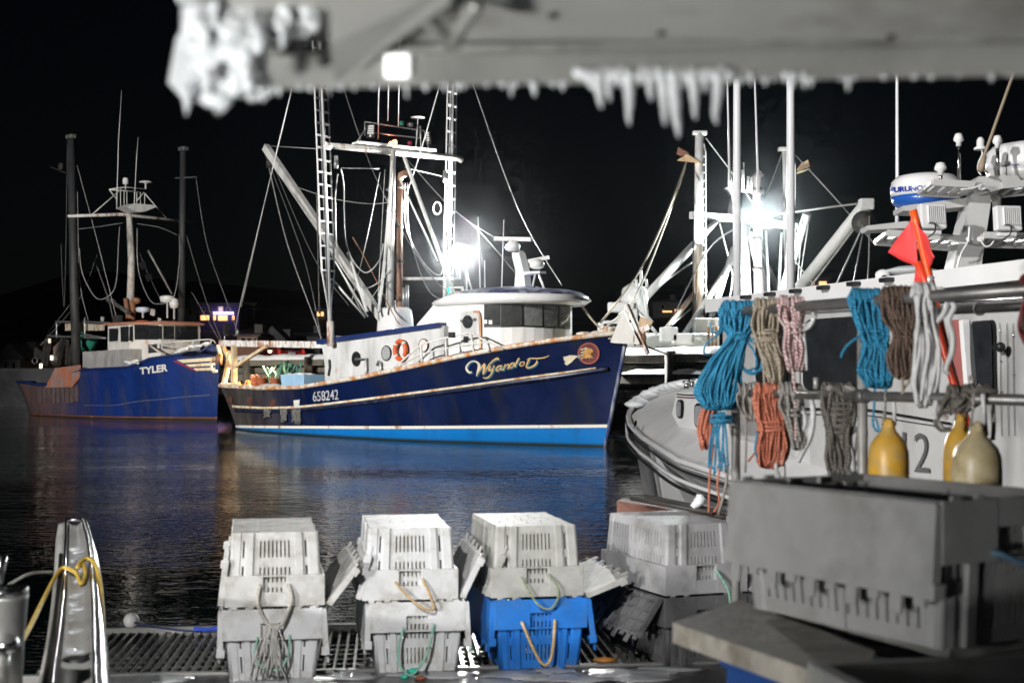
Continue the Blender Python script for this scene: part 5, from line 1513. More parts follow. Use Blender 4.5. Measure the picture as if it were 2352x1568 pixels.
# stabiliser birds hung at the pole heads
TAN = mat('tan_stabiliser_paint', (0.50, 0.34, 0.20), 0.6, var=0.15)
for (pp, d, m_) in (([(482, 380), (545, 338), (600, 372), (632, 395), (560, 390)], 54.2, TAN), ([(480, 340), (490, 296), (545, 325), (560, 340), (505, 352)], 54.4, mat('brown_stabiliser_paint', (0.30, 0.15, 0.10), 0.6)),
                    ([(1235, 440), (1262, 400), (1305, 376), (1318, 418), (1250, 446)], 57.2, TAN), ([(1230, 468), (1240, 450), (1322, 430), (1280, 450)], 57.0, mat('olive_stabiliser_paint', (0.32, 0.29, 0.18), 0.6))):
    rb(MB().prism([rz(x, y, d) for x, y in pp], (0.05, 0.25, 0.05)), 'stabiliser_plate', m_)
# mast, crosstree, top platform
rb(MB().tube([rp(1712, 760), rp(1706, 505)], [0.3, 0.24], 12), 'mast', FLW)
rb(MB().bar(rz(570, 722, 55), rz(930, 750), 0.26, 0.26), 'crosstree', FLW)
rb(MB().bar(rz(930, 752), rz(1228, 795, 57), 0.26, 0.26), 'crosstree', FLW)
rb(MB().prism([rz(*p) for p in ((790, 548), (1028, 576), (1024, 586), (985, 600), (960, 575), (842, 565), (840, 735), (808, 735), (828, 600), (806, 560))], (0.0, 0.5, 0)), 'mast_top_platform', FLW)
for (x, y0, y1, r) in ((822, 545, 470, 0.05), (902, 560, 392, 0.03), (930, 562, 480, 0.06), (951, 565, 485, 0.06), (997, 575, 500, 0.04), (808, 545, 330, 0.03), (895, 560, 438, 0.05)):
    rb(MB().tube([rz(x, y0), rz(x, y1)], r, 6), 'aerial_stub', FLW)
rb(MB().tube([rz(995, 1260, 55.5), rz(990, 900, 55.5), rz(982, 485, 55.5), rz(1010, 455, 55.5)], 0.17, 10), 'exhaust_pipe', mat('grey_brown_exhaust', (0.24, 0.20, 0.20), 0.7, var=0.2))
for y in (560, 720, 870, 1060):
    rb(MB().lathe([(0.2, -0.06), (0.2, 0.06)], rz(988, y, 55.5), seg=12), 'pipe_clamp', DARK_STEEL)
lad = 22
for k in range(lad):
    rb(MB().bar(rz(920, 820 + k * 21), rz(938, 820 + k * 21), 0.05, 0.07), 'mast_step', FLW)
# struts and booms
for (x0, y0, x1, y1, d0, d1, r) in ((592, 905, 225, 1300, 54.5, 52, 0.16), (590, 1215, 365, 1500, 54.5, 52, 0.10), (840, 930, 690, 1390, 56, 54, 0.12), (840, 990, 520, 1490, 56, 53, 0.12), (835, 930, 700, 1360, 56, 55, 0.10),
                                  (735, 750, 645, 850, 55.5, 54.6, 0.12), (940, 840, 1060, 1260, 56, 57, 0.16), (940, 850, 1130, 1210, 56, 58, 0.14), (1300, 712, 1130, 1250, 55, 57, 0.18), (1040, 820, 1060, 1200, 56, 56, 0.05), (1140, 830, 1120, 1240, 57, 57, 0.06)):
    rb(MB().tube([rz(x0, y0, d0), rz(x1, y1, d1)], r, 8), 'strut', FLW if r != 0.10 else MASTR)
rb(MB().tube([rz(1190, 1260, 55), rz(1660, 660, 50)], [0.26, 0.22], 12), 'boom', FLW)
rb(MB().bbox(rz(1670, 655, 50), (0.5, 0.4, 0.4), 0.05), 'boom_head', FLW)
rb(MB().lathe([(0.08, -0.14), (0.42, -0.12), (0.32, 0), (0.42, 0.12), (0.08, 0.14)], rz(1655, 770, 50), (0.3, 1, 0), 18), 'block', DARK_STEEL)
rb(MB().ball(rz(1295, 1170, 54), 0.22, 8, 6), 'boom_fitting', FLW)
for (pts, d0, d1, m_, r) in (([(540, 395), (425, 700), (250, 1070), (5, 1395)], 54.3, 44, ROPE_T, 0.035), ([(665, 240), (845, 480), (985, 690)], 54.5, 56, WIRE, 0.022), ([(1140, 340), (1060, 550), (905, 880)], 57.5, 56, WIRE, 0.03),
                          ([(1225, 345), (1480, 620), (1720, 900)], 57.5, 49, WIRE, 0.025), ([(1075, 722), (1380, 680), (1660, 645)], 56, 50, WIRE, 0.04), ([(1660, 770), (1465, 1195)], 50, 48, FLW, 0.035), ([(1655, 800), (1580, 1200)], 50, 48, WIRE, 0.028),
                          ([(1690, 680), (1688, 980), (1676, 1180)], 50, 48, WIRE, 0.03), ([(1605, 795), (1300, 1200), (1280, 1240)], 50, 53, WIRE, 0.035), ([(1225, 1010), (1320, 1130), (1390, 1230)], 55, 52, WIRE, 0.03),
                          ([(840, 810), (670, 950), (430, 1420)], 56, 53, WIRE_DARK, 0.03), ([(750, 770), (800, 960), (840, 1130)], 55.5, 56, WIRE, 0.03), ([(835, 1080), (810, 1250), (740, 1305), (690, 1280), (665, 1180)], 56, 54.5, WIRE, 0.035),
                          ([(590, 1010), (420, 1130), (240, 1290)], 54.5, 52, WIRE, 0.035), ([(590, 1290), (440, 1420)], 54.5, 52.5, WIRE, 0.03), ([(1270, 760), (1240, 1150)], 55, 55, WIRE, 0.025), ([(1310, 760), (1255, 1120)], 55, 55, WIRE, 0.025)):
    n = len(pts); q = [rz(x, y, d0 + (d1 - d0) * i / (n - 1)) for i, (x, y) in enumerate(pts)]
    rb(MB().tube(smooth_path(q, 5), r, 5), 'rigging_wire', m_)
rb(MB().tube([rz(585, y_, 54.2) for y_ in (880, 1100, 1300, 1500)], 0.035, 5), 'rigging_chain', DARK_STEEL)
# lit floodlight on the crosstree
fl2 = rp(1753, 508, 55.0)
rb(MB().bbox(fl2 + Vector((0, 0.18, 0)), (0.8, 0.16, 0.5), 0.04), 'floodlight', GALV)
rb(MB().ball(fl2, 0.34, 14, 9, (1.15, 0.35, 0.75)), 'floodlight_lens', mat('lit_floodlight_cool', (1, 1, 1), 0.4, emit=(0.86, 1.0, 1.0), estr=6))
lamp('SPOT', 'trawler_floodlight_beam', fl2 + Vector((-0.2, -0.6, 0.1)), 19000, (0.92, 1.0, 0.99), aim=P(1490, 800, 43.0), size=0.25, spot=92, blend=0.5)
lamp('SPOT', 'trawler_floodlight_forward', fl2 + Vector((0.0, -0.4, 0.0)), 3000, (0.86, 1.0, 1.0), aim=fl2 + Vector((-1.6, -10.0, 2.6)), size=0.2, spot=52, blend=0.06)
lamp('SPOT', 'trawler_mast_light', rp(1700, 700, 53.4), 6000, (0.94, 1.0, 1.0), aim=rp(1700, 500, 56), size=0.3, spot=120, blend=0.8)
# wheelhouse and deck gear at the left end
rb(MB().bbox(P(1540, 800, 52) + Vector((0, 1.5, -0.2)), (3.4, 3.0, 1.5), 0.12), 'deckhouse', FLW)
for (x, w_) in ((1514, 14), (1534, 20), (1556, 18)):
    c_ = P(x, 803, 51.9); rb(MB().bbox(c_, (w_ / K * 52, 0.06, 0.18), 0.01), 'window', GLASS)
rb(MB().bbox(P(1620, 775, 53), (0.9, 1.0, 1.4), 0.04), 'locker', FLW)
for x in (1628, 1636, 1645):
    rb(MB().bbox(P(x, 775, 52.0), (0.09, 0.05, 0.8), 0.01), 'locker_slat', mat('brown_slat', (0.25, 0.16, 0.09), 0.7))
dm = rz(215, 1235, 50)
rb(MB().lathe([(0.1, -0.55), (0.42, -0.5), (0.5, -0.1), (0.42, 0.3), (0.2, 0.46), (0, 0.5)], dm, seg=18), 'satellite_dome', WHITE_CLEAN)
for (x, y, w_, h_) in ((130, 1300, 0.9, 0.35), (75, 1410, 0.7, 0.3), (180, 1345, 0.6, 0.4), (130, 1440, 1.6, 0.5), (430, 1470, 0.6, 0.5), (520, 1500, 0.8, 0.4)):
    rb(MB().bbox(rz(x, y, 49.5), (w_, 0.5, h_), 0.05), 'deck_gear', FLW)
for seg in ([(228, 1125), (232, 1180), (260, 1185)], [(258, 1070), (258, 1190)], [(262, 1130), (290, 1130), (295, 1170), (262, 1190)], [(250, 1180), (240, 1290), (330, 1400)], [(275, 1190), (300, 1380)], [(235, 1290), (170, 1380)], [(180, 1290), (230, 1400), (280, 1540)], [(225, 1310), (360, 1470)], [(130, 1320), (110, 1400)]):
    rb(MB().tube([rz(x, y, 49.4) for x, y in seg], 0.06, 6), 'aerial_frame', FLW)
rb(MB().prism([rz(x, y, 47) for x, y in ((255, 1355), (300, 1400), (308, 1470), (240, 1410))], (0, 0.1, 0)), 'trawl_plate', TAN)

# ================================================================== white lobster boat in the right foreground water
HF = Frame((2.06, 14.0), (1.29, -4.7))
lbt = thing('lobster_boat', (2.6, 12.0, 0), 0, 'white lobster boat with radar mast moored on the right behind the hung ropes', 'boat')
def lb_(mb, name, m): return mb.build(name, m, lbt, world=True)
GEL = mat('grey_white_gelcoat', (0.64, 0.64, 0.64), 0.35, var=0.08, scale=2, dirt=0.3, dirtcol=(0.5, 0.5, 0.49))
HULLG = mat('pale_grey_hull', (0.50, 0.50, 0.505), 0.4, var=0.1, scale=1.5, dirt=0.3, dirtcol=(0.24, 0.24, 0.24))
near = [(1443, 957, 17.5), (1447, 975, 17.0), (1458, 988, 16.4), (1474, 1003, 15.6), (1495, 1017, 14.9), (1560, 1058, 13.4), (1690, 1100, 12.2), (1850, 1150, 11.2), (2352, 1300, 9.0)]
low = [(1600, 1215, 15.2), (1608, 1222, 15.0), (1625, 1240, 14.6), (1640, 1255, 14.2), (1660, 1270, 13.8), (1720, 1320, 12.8), (1850, 1390, 11.8), (1990, 1440, 11.0), (2500, 1600, 8.9)]
far = [(1446, 945, 17.7), (1455, 935, 18.0), (1479, 920, 18.2), (1492, 911, 18.0), (1510, 904, 17.9), (1554, 891, 17.4), (1640, 880, 16.5), (1760, 870, 15.5), (2200, 850, 13.2)]
N3 = [P(*q) for q in near]; L3 = [P(*q) for q in low]; F3 = [P(*q) for q in far]
stem = smooth_path([P(1443, 957, 17.5), P(1500, 1030, 16.6), P(1551, 1109, 15.95), P(1578, 1162, 15.6), P(1600, 1215, 15.2)], 3)
rows = [stem[:13]]
for a, b in zip(N3[1:], L3[1:]):
    rows.append([a.lerp(b, k / 12) + Vector((0.10, 0.05, 0)) * math.sin(math.pi * k / 12) for k in range(13)])
hull_l = MB().grid(rows, True)
lb_(hull_l, 'hull', HULLG)
# far side of the hull and bottom, closes the shell
FL = [Vector((f.x + 0.25, f.y - 0.2, 0.0)) for f in F3]
lb_(MB().grid([F3, FL], True), 'hull', HULLG)
lb_(MB().grid([[a + Vector((0.03, 0, -0.06)), a.lerp(b, 0.5) + Vector((0, 0, 0.0)), b + Vector((0, 0, -0.05))] for a, b in zip(N3, F3)], True), 'foredeck', GEL)
# gunwale: rounded toe rail and black rub rails
lb_(MB().tube(list(reversed(F3)) + N3, 0.032, 8), 'toe_rail', mat('bright_toe_rail', (0.66, 0.66, 0.66), 0.25, var=0.05, coat=0.3))
for (dz, r, m_) in ((-0.07, 0.012, BLACK), (-0.17, 0.022, GEL), (-0.24, 0.016, BLACK)):
    pts = [p + Vector((-0.02, -0.02, dz * (0.5 + 0.5 * min(1, i / 2)))) for i, p in enumerate(smooth_path(N3, 4))]
    lb_(MB().tube(pts, r, 6), 'rub_rail', m_)
lb_(MB().tube([P(1461, 968, 16.3), P(1459, 982, 16.2)], 0.018, 6), 'rail_cleat', STEEL)
# snow along the far gunwale
mb = MB()
for i, p in enumerate(smooth_path(F3[1:7], 5)):
    mb.ball(p + Vector((0.02, -0.05, 0.04)), 0.10, 8, 6, (1.4, 1.2, 0.5), 0.4)
tag(lb_(mb, 'gunwale_snow', SNOW), kind='stuff')
# samson posts
for (x, y) in ((1577, 893), (1589, 889)):
    lb_(MB().tube([P(x, y, 15.6), P(x, y - 14, 15.6)], 0.028, 10).lathe([(0.04, 0), (0.04, 0.02)], P(x, y - 15, 15.6), seg=12), 'mooring_post', STEEL)
# trunk cabin
def hp(x, y, dy=0.0): return HF.px(x, y, dy)
def hw(x, y, dy=0.0): return HF.w(HF.px(x, y, dy))
tr_pts = [hw(1554, 902), hw(1656, 893), hw(1860, 888), hw(1860, 1075), hw(1656, 1060), hw(1576, 1010), hw(1543, 950)]
trunk = MB().prism(tr_pts, (1.7, 0.47, 0)); lb_(trunk, 'trunk_cabin', GEL)
TRS = Surf(trunk)
def rrect(surf, quad, off, rnd=0.25, n=5):
    """rounded quad on a surface"""
    tl, tr, br, bl = [Vector(q) for q in quad]
    pts = []
    for (cu, cv, a0_) in ((1 - rnd, rnd, -90), (1 - rnd, 1 - rnd, 0), (rnd, 1 - rnd, 90), (rnd, rnd, 180)):
        for k in range(n + 1):
            a = R(a0_ + 90 * k / n); u, v = cu + rnd * math.cos(a), cv + rnd * math.sin(a)
            q = tl.lerp(tr, u).lerp(bl.lerp(br, u), v); pts.append(surf.hit(q.x, q.y, off))
    pts = [p for p in pts if p is not None]
    if len(pts) < 3: return MB()
    c = sum(pts, Vector()) / len(pts)
    return MB().add(pts + [c], [(i, (i + 1) % len(pts), len(pts)) for i in range(len(pts))])
for q in ([(1557, 918), (1573, 917), (1571, 962), (1556, 958)], [(1597, 926), (1622, 925), (1624, 990), (1597, 980)]):
    f_ = lb_(rrect(TRS, q, 0.015, 0.3), 'window_frame', BLACK)
    sq = lambda p, c: (c[0] + (p[0] - c[0]) * 0.72, c[1] + (p[1] - c[1]) * 0.8)
    c_ = (sum(p[0] for p in q) / 4, sum(p[1] for p in q) / 4)
    rrect(TRS, [sq(p, c_) for p in q], 0.03, 0.3).build('window_pane', glass('cabin_window_glass', (0.3, 0.3, 0.31), 0.05), f_, world=True)
for (y0, y1, m_) in ((905, 901, STEEL), (911, 907, mat('dark_red_stripe', (0.12, 0.02, 0.02), 0.4))):
    lb_(ribbon(TRS, [(1556, y0), (1600, y0 + 2), (1640, y1 + 2)], 2.6, 0.012), 'cabin_stripe', m_)
# house: side wall, roof, windows
house_l = MB().prism([hw(1660, 715), hw(1660, 900), hw(1700, 1120), hw(2330, 1120), hw(2700, 1180), hw(2700, 640), hw(2352, 668)], (2.5, 0.69, 0))
HW = mat('greyed_house_gelcoat', (0.46, 0.46, 0.455), 0.35, var=0.1, scale=1.6, dirt=0.5, dirtcol=(0.30, 0.30, 0.29), rust=0.06, rustcol=(0.35, 0.22, 0.12))
lb_(house_l, 'house_wall', HW)
HLS = Surf(house_l)
rv = [HF.w(Vector((l_, y_, 2.60 + 0.0 * l_))) for l_, y_ in ((-0.12, -0.12), (7.5, -0.12), (7.5, 2.75), (-0.12, 2.75))]
lb_(MB().prism(rv, (0, 0, 0.13)), 'house_roof', WHITE_CLEAN)
for k in range(6):
    c_ = HF.w(Vector((0.9 + k * 0.5, -0.13, 2.70))); lb_(MB().bbox(c_, (0.12, 0.12, 0.035), 0.01, Matrix.Rotation(HF.rz, 3, 'Z')), 'roof_slot', BLACK)
for (q, m_) in (([(1853, 738), (1992, 728), (1992, 889), (1851, 893)], GLASS), ([(2236, 742), (2286, 738), (2289, 905), (2238, 905)], GLASS), ([(1742, 742), (1815, 738), (1815, 880), (1742, 880)], GLASS)):
    fr_ = lb_(rrect(HLS, [(q[0][0] - 4, q[0][1] - 4), (q[1][0] + 4, q[1][1] - 4), (q[2][0] + 4, q[2][1] + 4), (q[3][0] - 4, q[3][1] + 4)], 0.012, 0.12), 'window_frame', BLACK)
    rrect(HLS, q, 0.03, 0.12).build('window_pane', m_, fr_, world=True)
lb_(ribbon(HLS, [(1850, 939), (1990, 941), (2085, 955), (2190, 973)], 6, 0.02), 'house_stripe', BLACK)
lb_(ribbon(HLS, [(1850, 951), (1990, 953), (2085, 967), (2190, 983)], 2, 0.02), 'house_stripe', BLACK)
lb_(patch(HLS, [(2192, 735), (2228, 733), (2232, 905), (2196, 905)], 0.02, 1, 2), 'red_lit_panel', mat('red_lit_panel_colour', (0.34, 0.12, 0.11), 0.4, var=0.15))  # red light reflected on the panel, put into its colour
lb_(MB().bar(hw(2214, 735, -0.04), hw(2226, 890, -0.04), 0.05, 0.05), 'door_post', WHITE_CLEAN)
dh = hw(2298, 797, -0.08)
lb_(MB().ball(dh, 0.035, 8, 6).bar(dh, hw(2282, 798, -0.08), 0.03, 0.03), 'door_handle', BLACK)
for x in (2300, 2316, 2330):
    lb_(ribbon(HLS, [(x, 742), (x + 2, 900), (x + 4, 1000)], 1.2, 0.012), 'panel_seam', BLACK)
# grab rail, panel joints and screw heads on the house side
lb_(MB().tube([hw(1700, 722, -0.06), hw(1960, 706, -0.06), hw(2350, 684, -0.06)], 0.011, 8), 'grab_rail', STEEL)
for x in (1760, 1900, 2060, 2200, 2320):
    lb_(MB().tube([hw(x, 718 - (x - 1700) * 0.058, -0.06), hw(x, 718 - (x - 1700) * 0.058, 0.0)], 0.009, 6), 'grab_rail_foot', STEEL)
for x in (1838, 2008, 2182):
    lb_(ribbon(HLS, [(x, 735), (x + 1, 850), (x + 2, 932)], 1.6, 0.010), 'panel_joint', mat('joint_sealant', (0.18, 0.18, 0.18), 0.6))
for (x, y) in ((2300, 760), (2302, 830), (2304, 900), (2330, 770), (2332, 860), (2150, 760), (2150, 900), (2025, 760), (2025, 900)):
    q = HLS.hit(x, y, 0.008)
    if q is not None: lb_(MB().ball(q, 0.009, 8, 5), 'screw_head', STEEL)
letters_each(HLS, '12', [(2078, 990), (2140, 996), (2140, 1085), (2076, 1080)], mat('dark_number_paint', (0.10, 0.10, 0.10), 0.5), lbt, 'number_character', -0.005, 0.02, True)
letters_each(HLS, 'C', [(1945, 975), (1996, 980), (1996, 1072), (1945, 1066)], MATS['dark_number_paint'], lbt, 'number_character', -0.005, 0.02, True)
# two tall white outrigger poles
POLE = mat('white_fibreglass_pole', (0.80, 0.80, 0.82), 0.3, var=0.03)
lb_(MB().tube([P(1693, 760, 15.4), P(1693, 300, 15.4), P(1693, -200, 15.4)], [0.044, 0.042, 0.038], 14), 'outrigger_pole', POLE)
lb_(MB().tube([P(1816, 760, 15.4), P(1816, 300, 15.4), P(1815, -200, 15.4)], [0.046, 0.044, 0.04], 14), 'outrigger_pole', POLE)
for (x0, y0, x1, y1, d, r) in ((1676, 415, 1668, 60, 40, 0.03), (1742, 440, 1730, 60, 40, 0.035)):
    lb_(MB().tube([P(x0, y0, 16.5), P(x1, y1, 16.5)], [0.016, 0.010], 6), 'whip_aerial', POLE)
lb_(MB().tube([P(2060, 520, 11.6), P(2061, 420, 11.6), P(2060, -100, 11.6)], [0.016, 0.014, 0.010], 8), 'whip_aerial', POLE)
# radar mast: sloping hollow leg with cross arms
def fz(x, y, d=10.8): return P(1837.5 + 0.293 * x, 229.7 + 0.293 * y, d)
MG = mat('mast_gelcoat', (0.50, 0.50, 0.49), 0.3, var=0.06, scale=3)
def lprism(pts, dep, name, m, d=10.8):
    return lb_(MB().prism([fz(x, y, d) for x, y in pts], (0.02, dep, 0)), name, m)
lprism([(1345, 740), (1480, 720), (1500, 780), (1430, 1250), (1410, 1500), (1160, 1500), (1215, 1250)], 0.30, 'mast_leg', MG)
lprism([(1370, 640), (1400, 600), (1700, 590), (1740, 640), (1680, 665), (1500, 720), (1420, 740), (1360, 690)], 0.32, 'mast_head', MG, 10.7)
def ladder_arm(a, b, dep, d, n):
    A, B = fz(*a, d), fz(*b, d); mb = MB()
    off = Vector((0.0, dep, 0.0)); dn = Vector((0, 0, -0.09))
    arm = lb_(MB().bar(A, B, 0.03, 0.05), 'cross_arm', MG)
    MB().bar(A + off + dn * 0.4, B + off + dn * 0.4, 0.03, 0.05).build('arm_rail', MG, arm, world=True)
    for k in range(n):
        p = A.lerp(B, k / (n - 1)); MB().bar(p, p + off + dn * 0.4, 0.03, 0.03).build('arm_rung', MG, arm, world=True)
ladder_arm((1042, 645), (1370, 665), 0.35, 10.6, 5)
ladder_arm((685, 1042), (1290, 1090), 0.35, 10.7, 8)
ladder_arm((1440, 1060), (1900, 1070), 0.35, 10.7, 6)
ladder_arm((1580, 670), (1900, 640), 0.35, 10.7, 4)
lprism([(525, 985), (830, 950), (900, 960), (900, 1000), (540, 1018)], 0.3, 'side_wing', MG)
lprism([(805, 830), (1150, 785), (1330, 765), (1335, 830), (960, 870), (810, 868)], 0.35, 'radar_bracket', MG, 10.9)
# radomes with the maker's lettering
def radome(cx, cy, wpx, d, hh, m_top, m_bot, name='radar_dome'):
    c_ = fz(cx, cy, d); r_ = wpx * 0.293 / K * d / 2
    mb = MB().lathe([(r_ * 0.98, -hh * 0.08), (r_, hh * 0.05), (r_ * 0.97, hh * 0.3), (r_ * 0.82, hh * 0.44), (r_ * 0.5, hh * 0.5), (0, hh * 0.52)], c_, seg=36)
    o = lb_(mb, name, m_top)
    MB().lathe([(r_ * 0.35, -hh * 0.5), (r_ * 0.7, -hh * 0.42), (r_ * 0.93, -hh * 0.25), (r_ * 0.985, -hh * 0.08)], c_, seg=36).build('dome_base', m_bot, o, world=True)
    return Surf(mb), o
BLUEB = mat('blue_dome_base', (0.02, 0.10, 0.42), 0.25, var=0.1, coat=0.4)
DBL = mat('blue_maker_lettering', (0.02, 0.04, 0.30), 0.4)
s1, o1 = radome(985, 735, 540, 11.4, 0.31, WHITE_CLEAN, BLUEB)
letters_each(s1, 'FURUNO', [(1837.5 + 0.293 * x, 229.7 + 0.293 * y) for x, y in ((712, 684), (966, 668), (966, 706), (712, 728))], DBL, o1, 'maker_character', 0.05, 0.006, True)
s2, o2 = radome(1790, 520, 650, 11.2, 0.36, WHITE_CLEAN, MG)
letters_each(s2, 'FURUNO', [(1837.5 + 0.293 * x, 229.7 + 0.293 * y) for x, y in ((1575, 520), (1722, 498), (1722, 520), (1575, 545))], DBL, o2, 'maker_character', 0.05, 0.006, True)
# mushrooms, beacon, posts
for (x, yt, yb, s_) in ((1102, 490, 640, 1.0), (1243, 262, 645, 0.8), (1548, 278, 600, 0.8)):
    r_ = 0.045 * s_
    lb_(MB().tube([fz(x + 5, yb), fz(x, yt + 90)], 0.014, 8), 'antenna_post', STEEL)
    lb_(MB().lathe([(r_ * 0.5, -0.075), (r_ * 0.55, -0.045), (r_, -0.03), (r_, -0.01), (r_ * 0.7, 0.02), (0, 0.028)], fz(x, yt + 25), seg=14), 'gps_antenna', WHITE_CLEAN)
lb_(MB().lathe([(0.05, -0.045), (0.05, -0.03), (0.03, -0.02), (0.028, 0.03), (0.015, 0.05), (0, 0.052)], fz(1415, 345), seg=14), 'anchor_light', WHITE_CLEAN)
lb_(MB().tube(smooth_path([fz(1415, 380), fz(1430, 420), fz(1400, 490), fz(1395, 550), fz(1420, 590)], 4), 0.006, 6), 'lamp_cable', WHITE_CLEAN)
lb_(MB().lathe([(0.035, -0.05), (0.035, 0.05), (0.02, 0.06)], fz(1545, 800), seg=14), 'stern_light', mat('lamp_tinted_glass', (0.15, 0.15, 0.14), 0.15))
# ribbed floodlights seen from behind
for (x, y) in ((1035, 915), (1625, 930)):
    c_ = fz(x, y, 10.5); M_ = Matrix.Rotation(R(8), 3, 'Z') @ Matrix.Rotation(R(-6), 3, 'X')
    w_, h_ = 0.20, 0.185
    o = lb_(MB().bbox(c_, (w_, 0.07, h_), 0.012, M_), 'deck_floodlight', WHITE_CLEAN)
    for k in range(9):
        MB().box(c_ + M_ @ Vector((-0.045 + k * 0.0155, -0.04, 0.01)), (0.005, 0.02, h_ * 0.72), M_).build('cooling_fin', WHITE_CLEAN, o, world=True)
    MB().tube(smooth_path([c_ + Vector((-0.04, -0.05, -0.05)), c_ + Vector((0.0, -0.07, -0.06)), c_ + Vector((0.0, -0.06, -0.12)), c_ + Vector((-0.05, -0.03, -0.16))], 5), 0.007, 6).build('lamp_cable', BLACK, o, world=True)
    lb_(MB().bbox(c_ + Vector((0, 0.02, -0.115)), (0.14, 0.06, 0.03), 0.008), 'lamp_foot', WHITE_CLEAN)
for (x, y) in ((1325, 1090), (1410, 1090), (1425, 685)):
    lb_(MB().lathe([(0.022, -0.03), (0.022, 0.03)], fz(x, y, 10.55), (0, 1, 0), 12), 'cable_gland', WHITE_CLEAN)
for pts in ([(1330, 1095), (1300, 1120), (1230, 1115), (1170, 1100)], [(1415, 1095), (1450, 1145), (1490, 1140), (1520, 1105)], [(1330, 990), (1315, 1110), (1265, 1200), (1230, 1330), (1200, 1480)], [(1430, 660), (1360, 690), (1260, 700)]):
    lb_(MB().tube(smooth_path([fz(x, y, 10.5) for x, y in pts], 5), 0.007, 6), 'mast_cable', WHITE_CLEAN)
lb_(MB().bbox(fz(1320, 1395, 10.6), (0.075, 0.04, 0.09), 0.006), 'junction_box', WHITE_CLEAN)
# wooden boat hook / line rising to the upper right from the mast head
lb_(MB().tube([fz(1425, 490, 10.6), fz(1600, 0, 10.6), fz(1750, -420, 10.6)], 0.012, 8), 'topping_lift', mat('worn_tan_line', (0.30, 0.24, 0.17), 0.8, var=0.2))
lb_(MB().lathe([(0.02, -0.05), (0.03, 0.0), (0.015, 0.07)], fz(1425, 510, 10.6), (0.3, 0, 1), 10).tube([fz(1425, 540, 10.6), fz(1475, 575, 10.6)], 0.008, 5), 'line_knot', MATS['worn_tan_line'])
# roof fittings: flat antenna disc, searchlight, liferaft
dc = fz(865, 1340, 11.2)
lb_(MB().lathe([(0.03, -0.14), (0.03, -0.04), (0.12, -0.03), (0.205, -0.005), (0.205, 0.005), (0.1, 0.035), (0, 0.045)], dc, seg=28), 'antenna_disc', mat('grey_disc', (0.5, 0.53, 0.53), 0.4))
lb_(MB().tube([dc - Vector((0, 0, 0.1)), dc - Vector((0, 0, 0.32))], 0.018, 8), 'disc_post', mat('brass_post', (0.55, 0.42, 0.2), 0.4, metal=0.5))
lb_(MB().lathe([(0.06, -0.1), (0.065, 0.0), (0.055, 0.08), (0.03, 0.1), (0, 0.105)], fz(650, 1430, 11.2), seg=16), 'roof_searchlight', WHITE_CLEAN)
lb_(MB().lathe([(0.035, -0.008), (0.038, 0.004)], fz(662, 1410, 11.12), (0.2, -1, 0.1), 14), 'searchlight_glass', BLACK)
lb_(MB().bbox(fz(775, 1440, 11.2), (0.08, 0.08, 0.09), 0.01), 'horn_box', mat('cream_box', (0.6, 0.56, 0.5), 0.5))
lr = fz(1500, 1420, 11.0)
lb_(MB().ball(lr, 0.2, 18, 10, (1.15, 0.8, 0.5), 0.12), 'liferaft_canister', mat('pale_pink_canister', (0.62, 0.50, 0.50), 0.35))
lb_(MB().bbox(fz(1740, 1390, 10.9), (0.06, 0.1, 0.14), 0.02), 'roof_bracket', STEEL)
# ================================================================== pipe rack with hanks of rope
def rd_(px): return 1.0 / (0.2 - 8.07e-5 * (2352 - px))      # distance of the rack along its rails
def rk(px, py, dd=0.0): return P(px, py, rd_(px) + dd)
def up_pt(px): d = rd_(px); return Vector(((px - CX) / K * d, d, 2.295))
def lo_pt(px): d = rd_(px); return Vector(((px - CX) / K * d, d, 1.906))
PIPE = mat('grey_pipe', (0.20, 0.195, 0.19), 0.4, metal=0.6, var=0.3, scale=5, dirt=0.3, dirtcol=(0.1, 0.09, 0.08))
rack = thing('pipe_rack', (rk(1690, 900).x, rd_(1690), 0.46), 0, 'grey steel pipe rack of two rails and posts hung with rope', 'rack')
DECKZ = 0.46
MB().tube([up_pt(1668), up_pt(2420)], 0.024, 14).build('rail', PIPE, rack, world=True)
MB().tube([lo_pt(1668), lo_pt(2420)], 0.021, 14).build('rail', PIPE, rack, world=True)
bk = lambda px: Vector(((px - CX) / K * (rd_(px) + 1.3), rd_(px) + 1.3, 2.295))
MB().tube([bk(2150), bk(2480)], 0.021, 12).build('rail', PIPE, rack, world=True)
PIPEL = mat('pale_pipe', (0.42, 0.41, 0.39), 0.45, metal=0.4, var=0.25, scale=6)
for (x, yt, m_) in ((1690, 885, PIPEL), (1981, 672, PIPEL), (2440, 660, PIPEL)):
    a = rk(x, yt, 0.03); MB().tube([a, Vector((a.x, a.y, DECKZ))], 0.022, 12).build('post', m_, rack, world=True)
for x in (1874, 2232):
    a = rk(x, 893, 0.03); MB().tube([a, a + Vector((0.0, 0, 0.05))], 0.012, 8).build('peg', PIPEL, rack, world=True)
for x in (1690, 1981):
    MB().lathe([(0.03, -0.03), (0.03, 0.03)], lo_pt(x), (0.3, -1, 0), 12).build('pipe_clamp', PIPE, rack, world=True)
a = bk(2250); MB().tube([a + Vector((0.027 * math.cos(t), 0.0, 0.027 * math.sin(t))) for t in [2 * math.pi * k / 14 for k in range(14)]], 0.006, 6, closed=True).build('pipe_collar', PIPEL, rack, world=True)

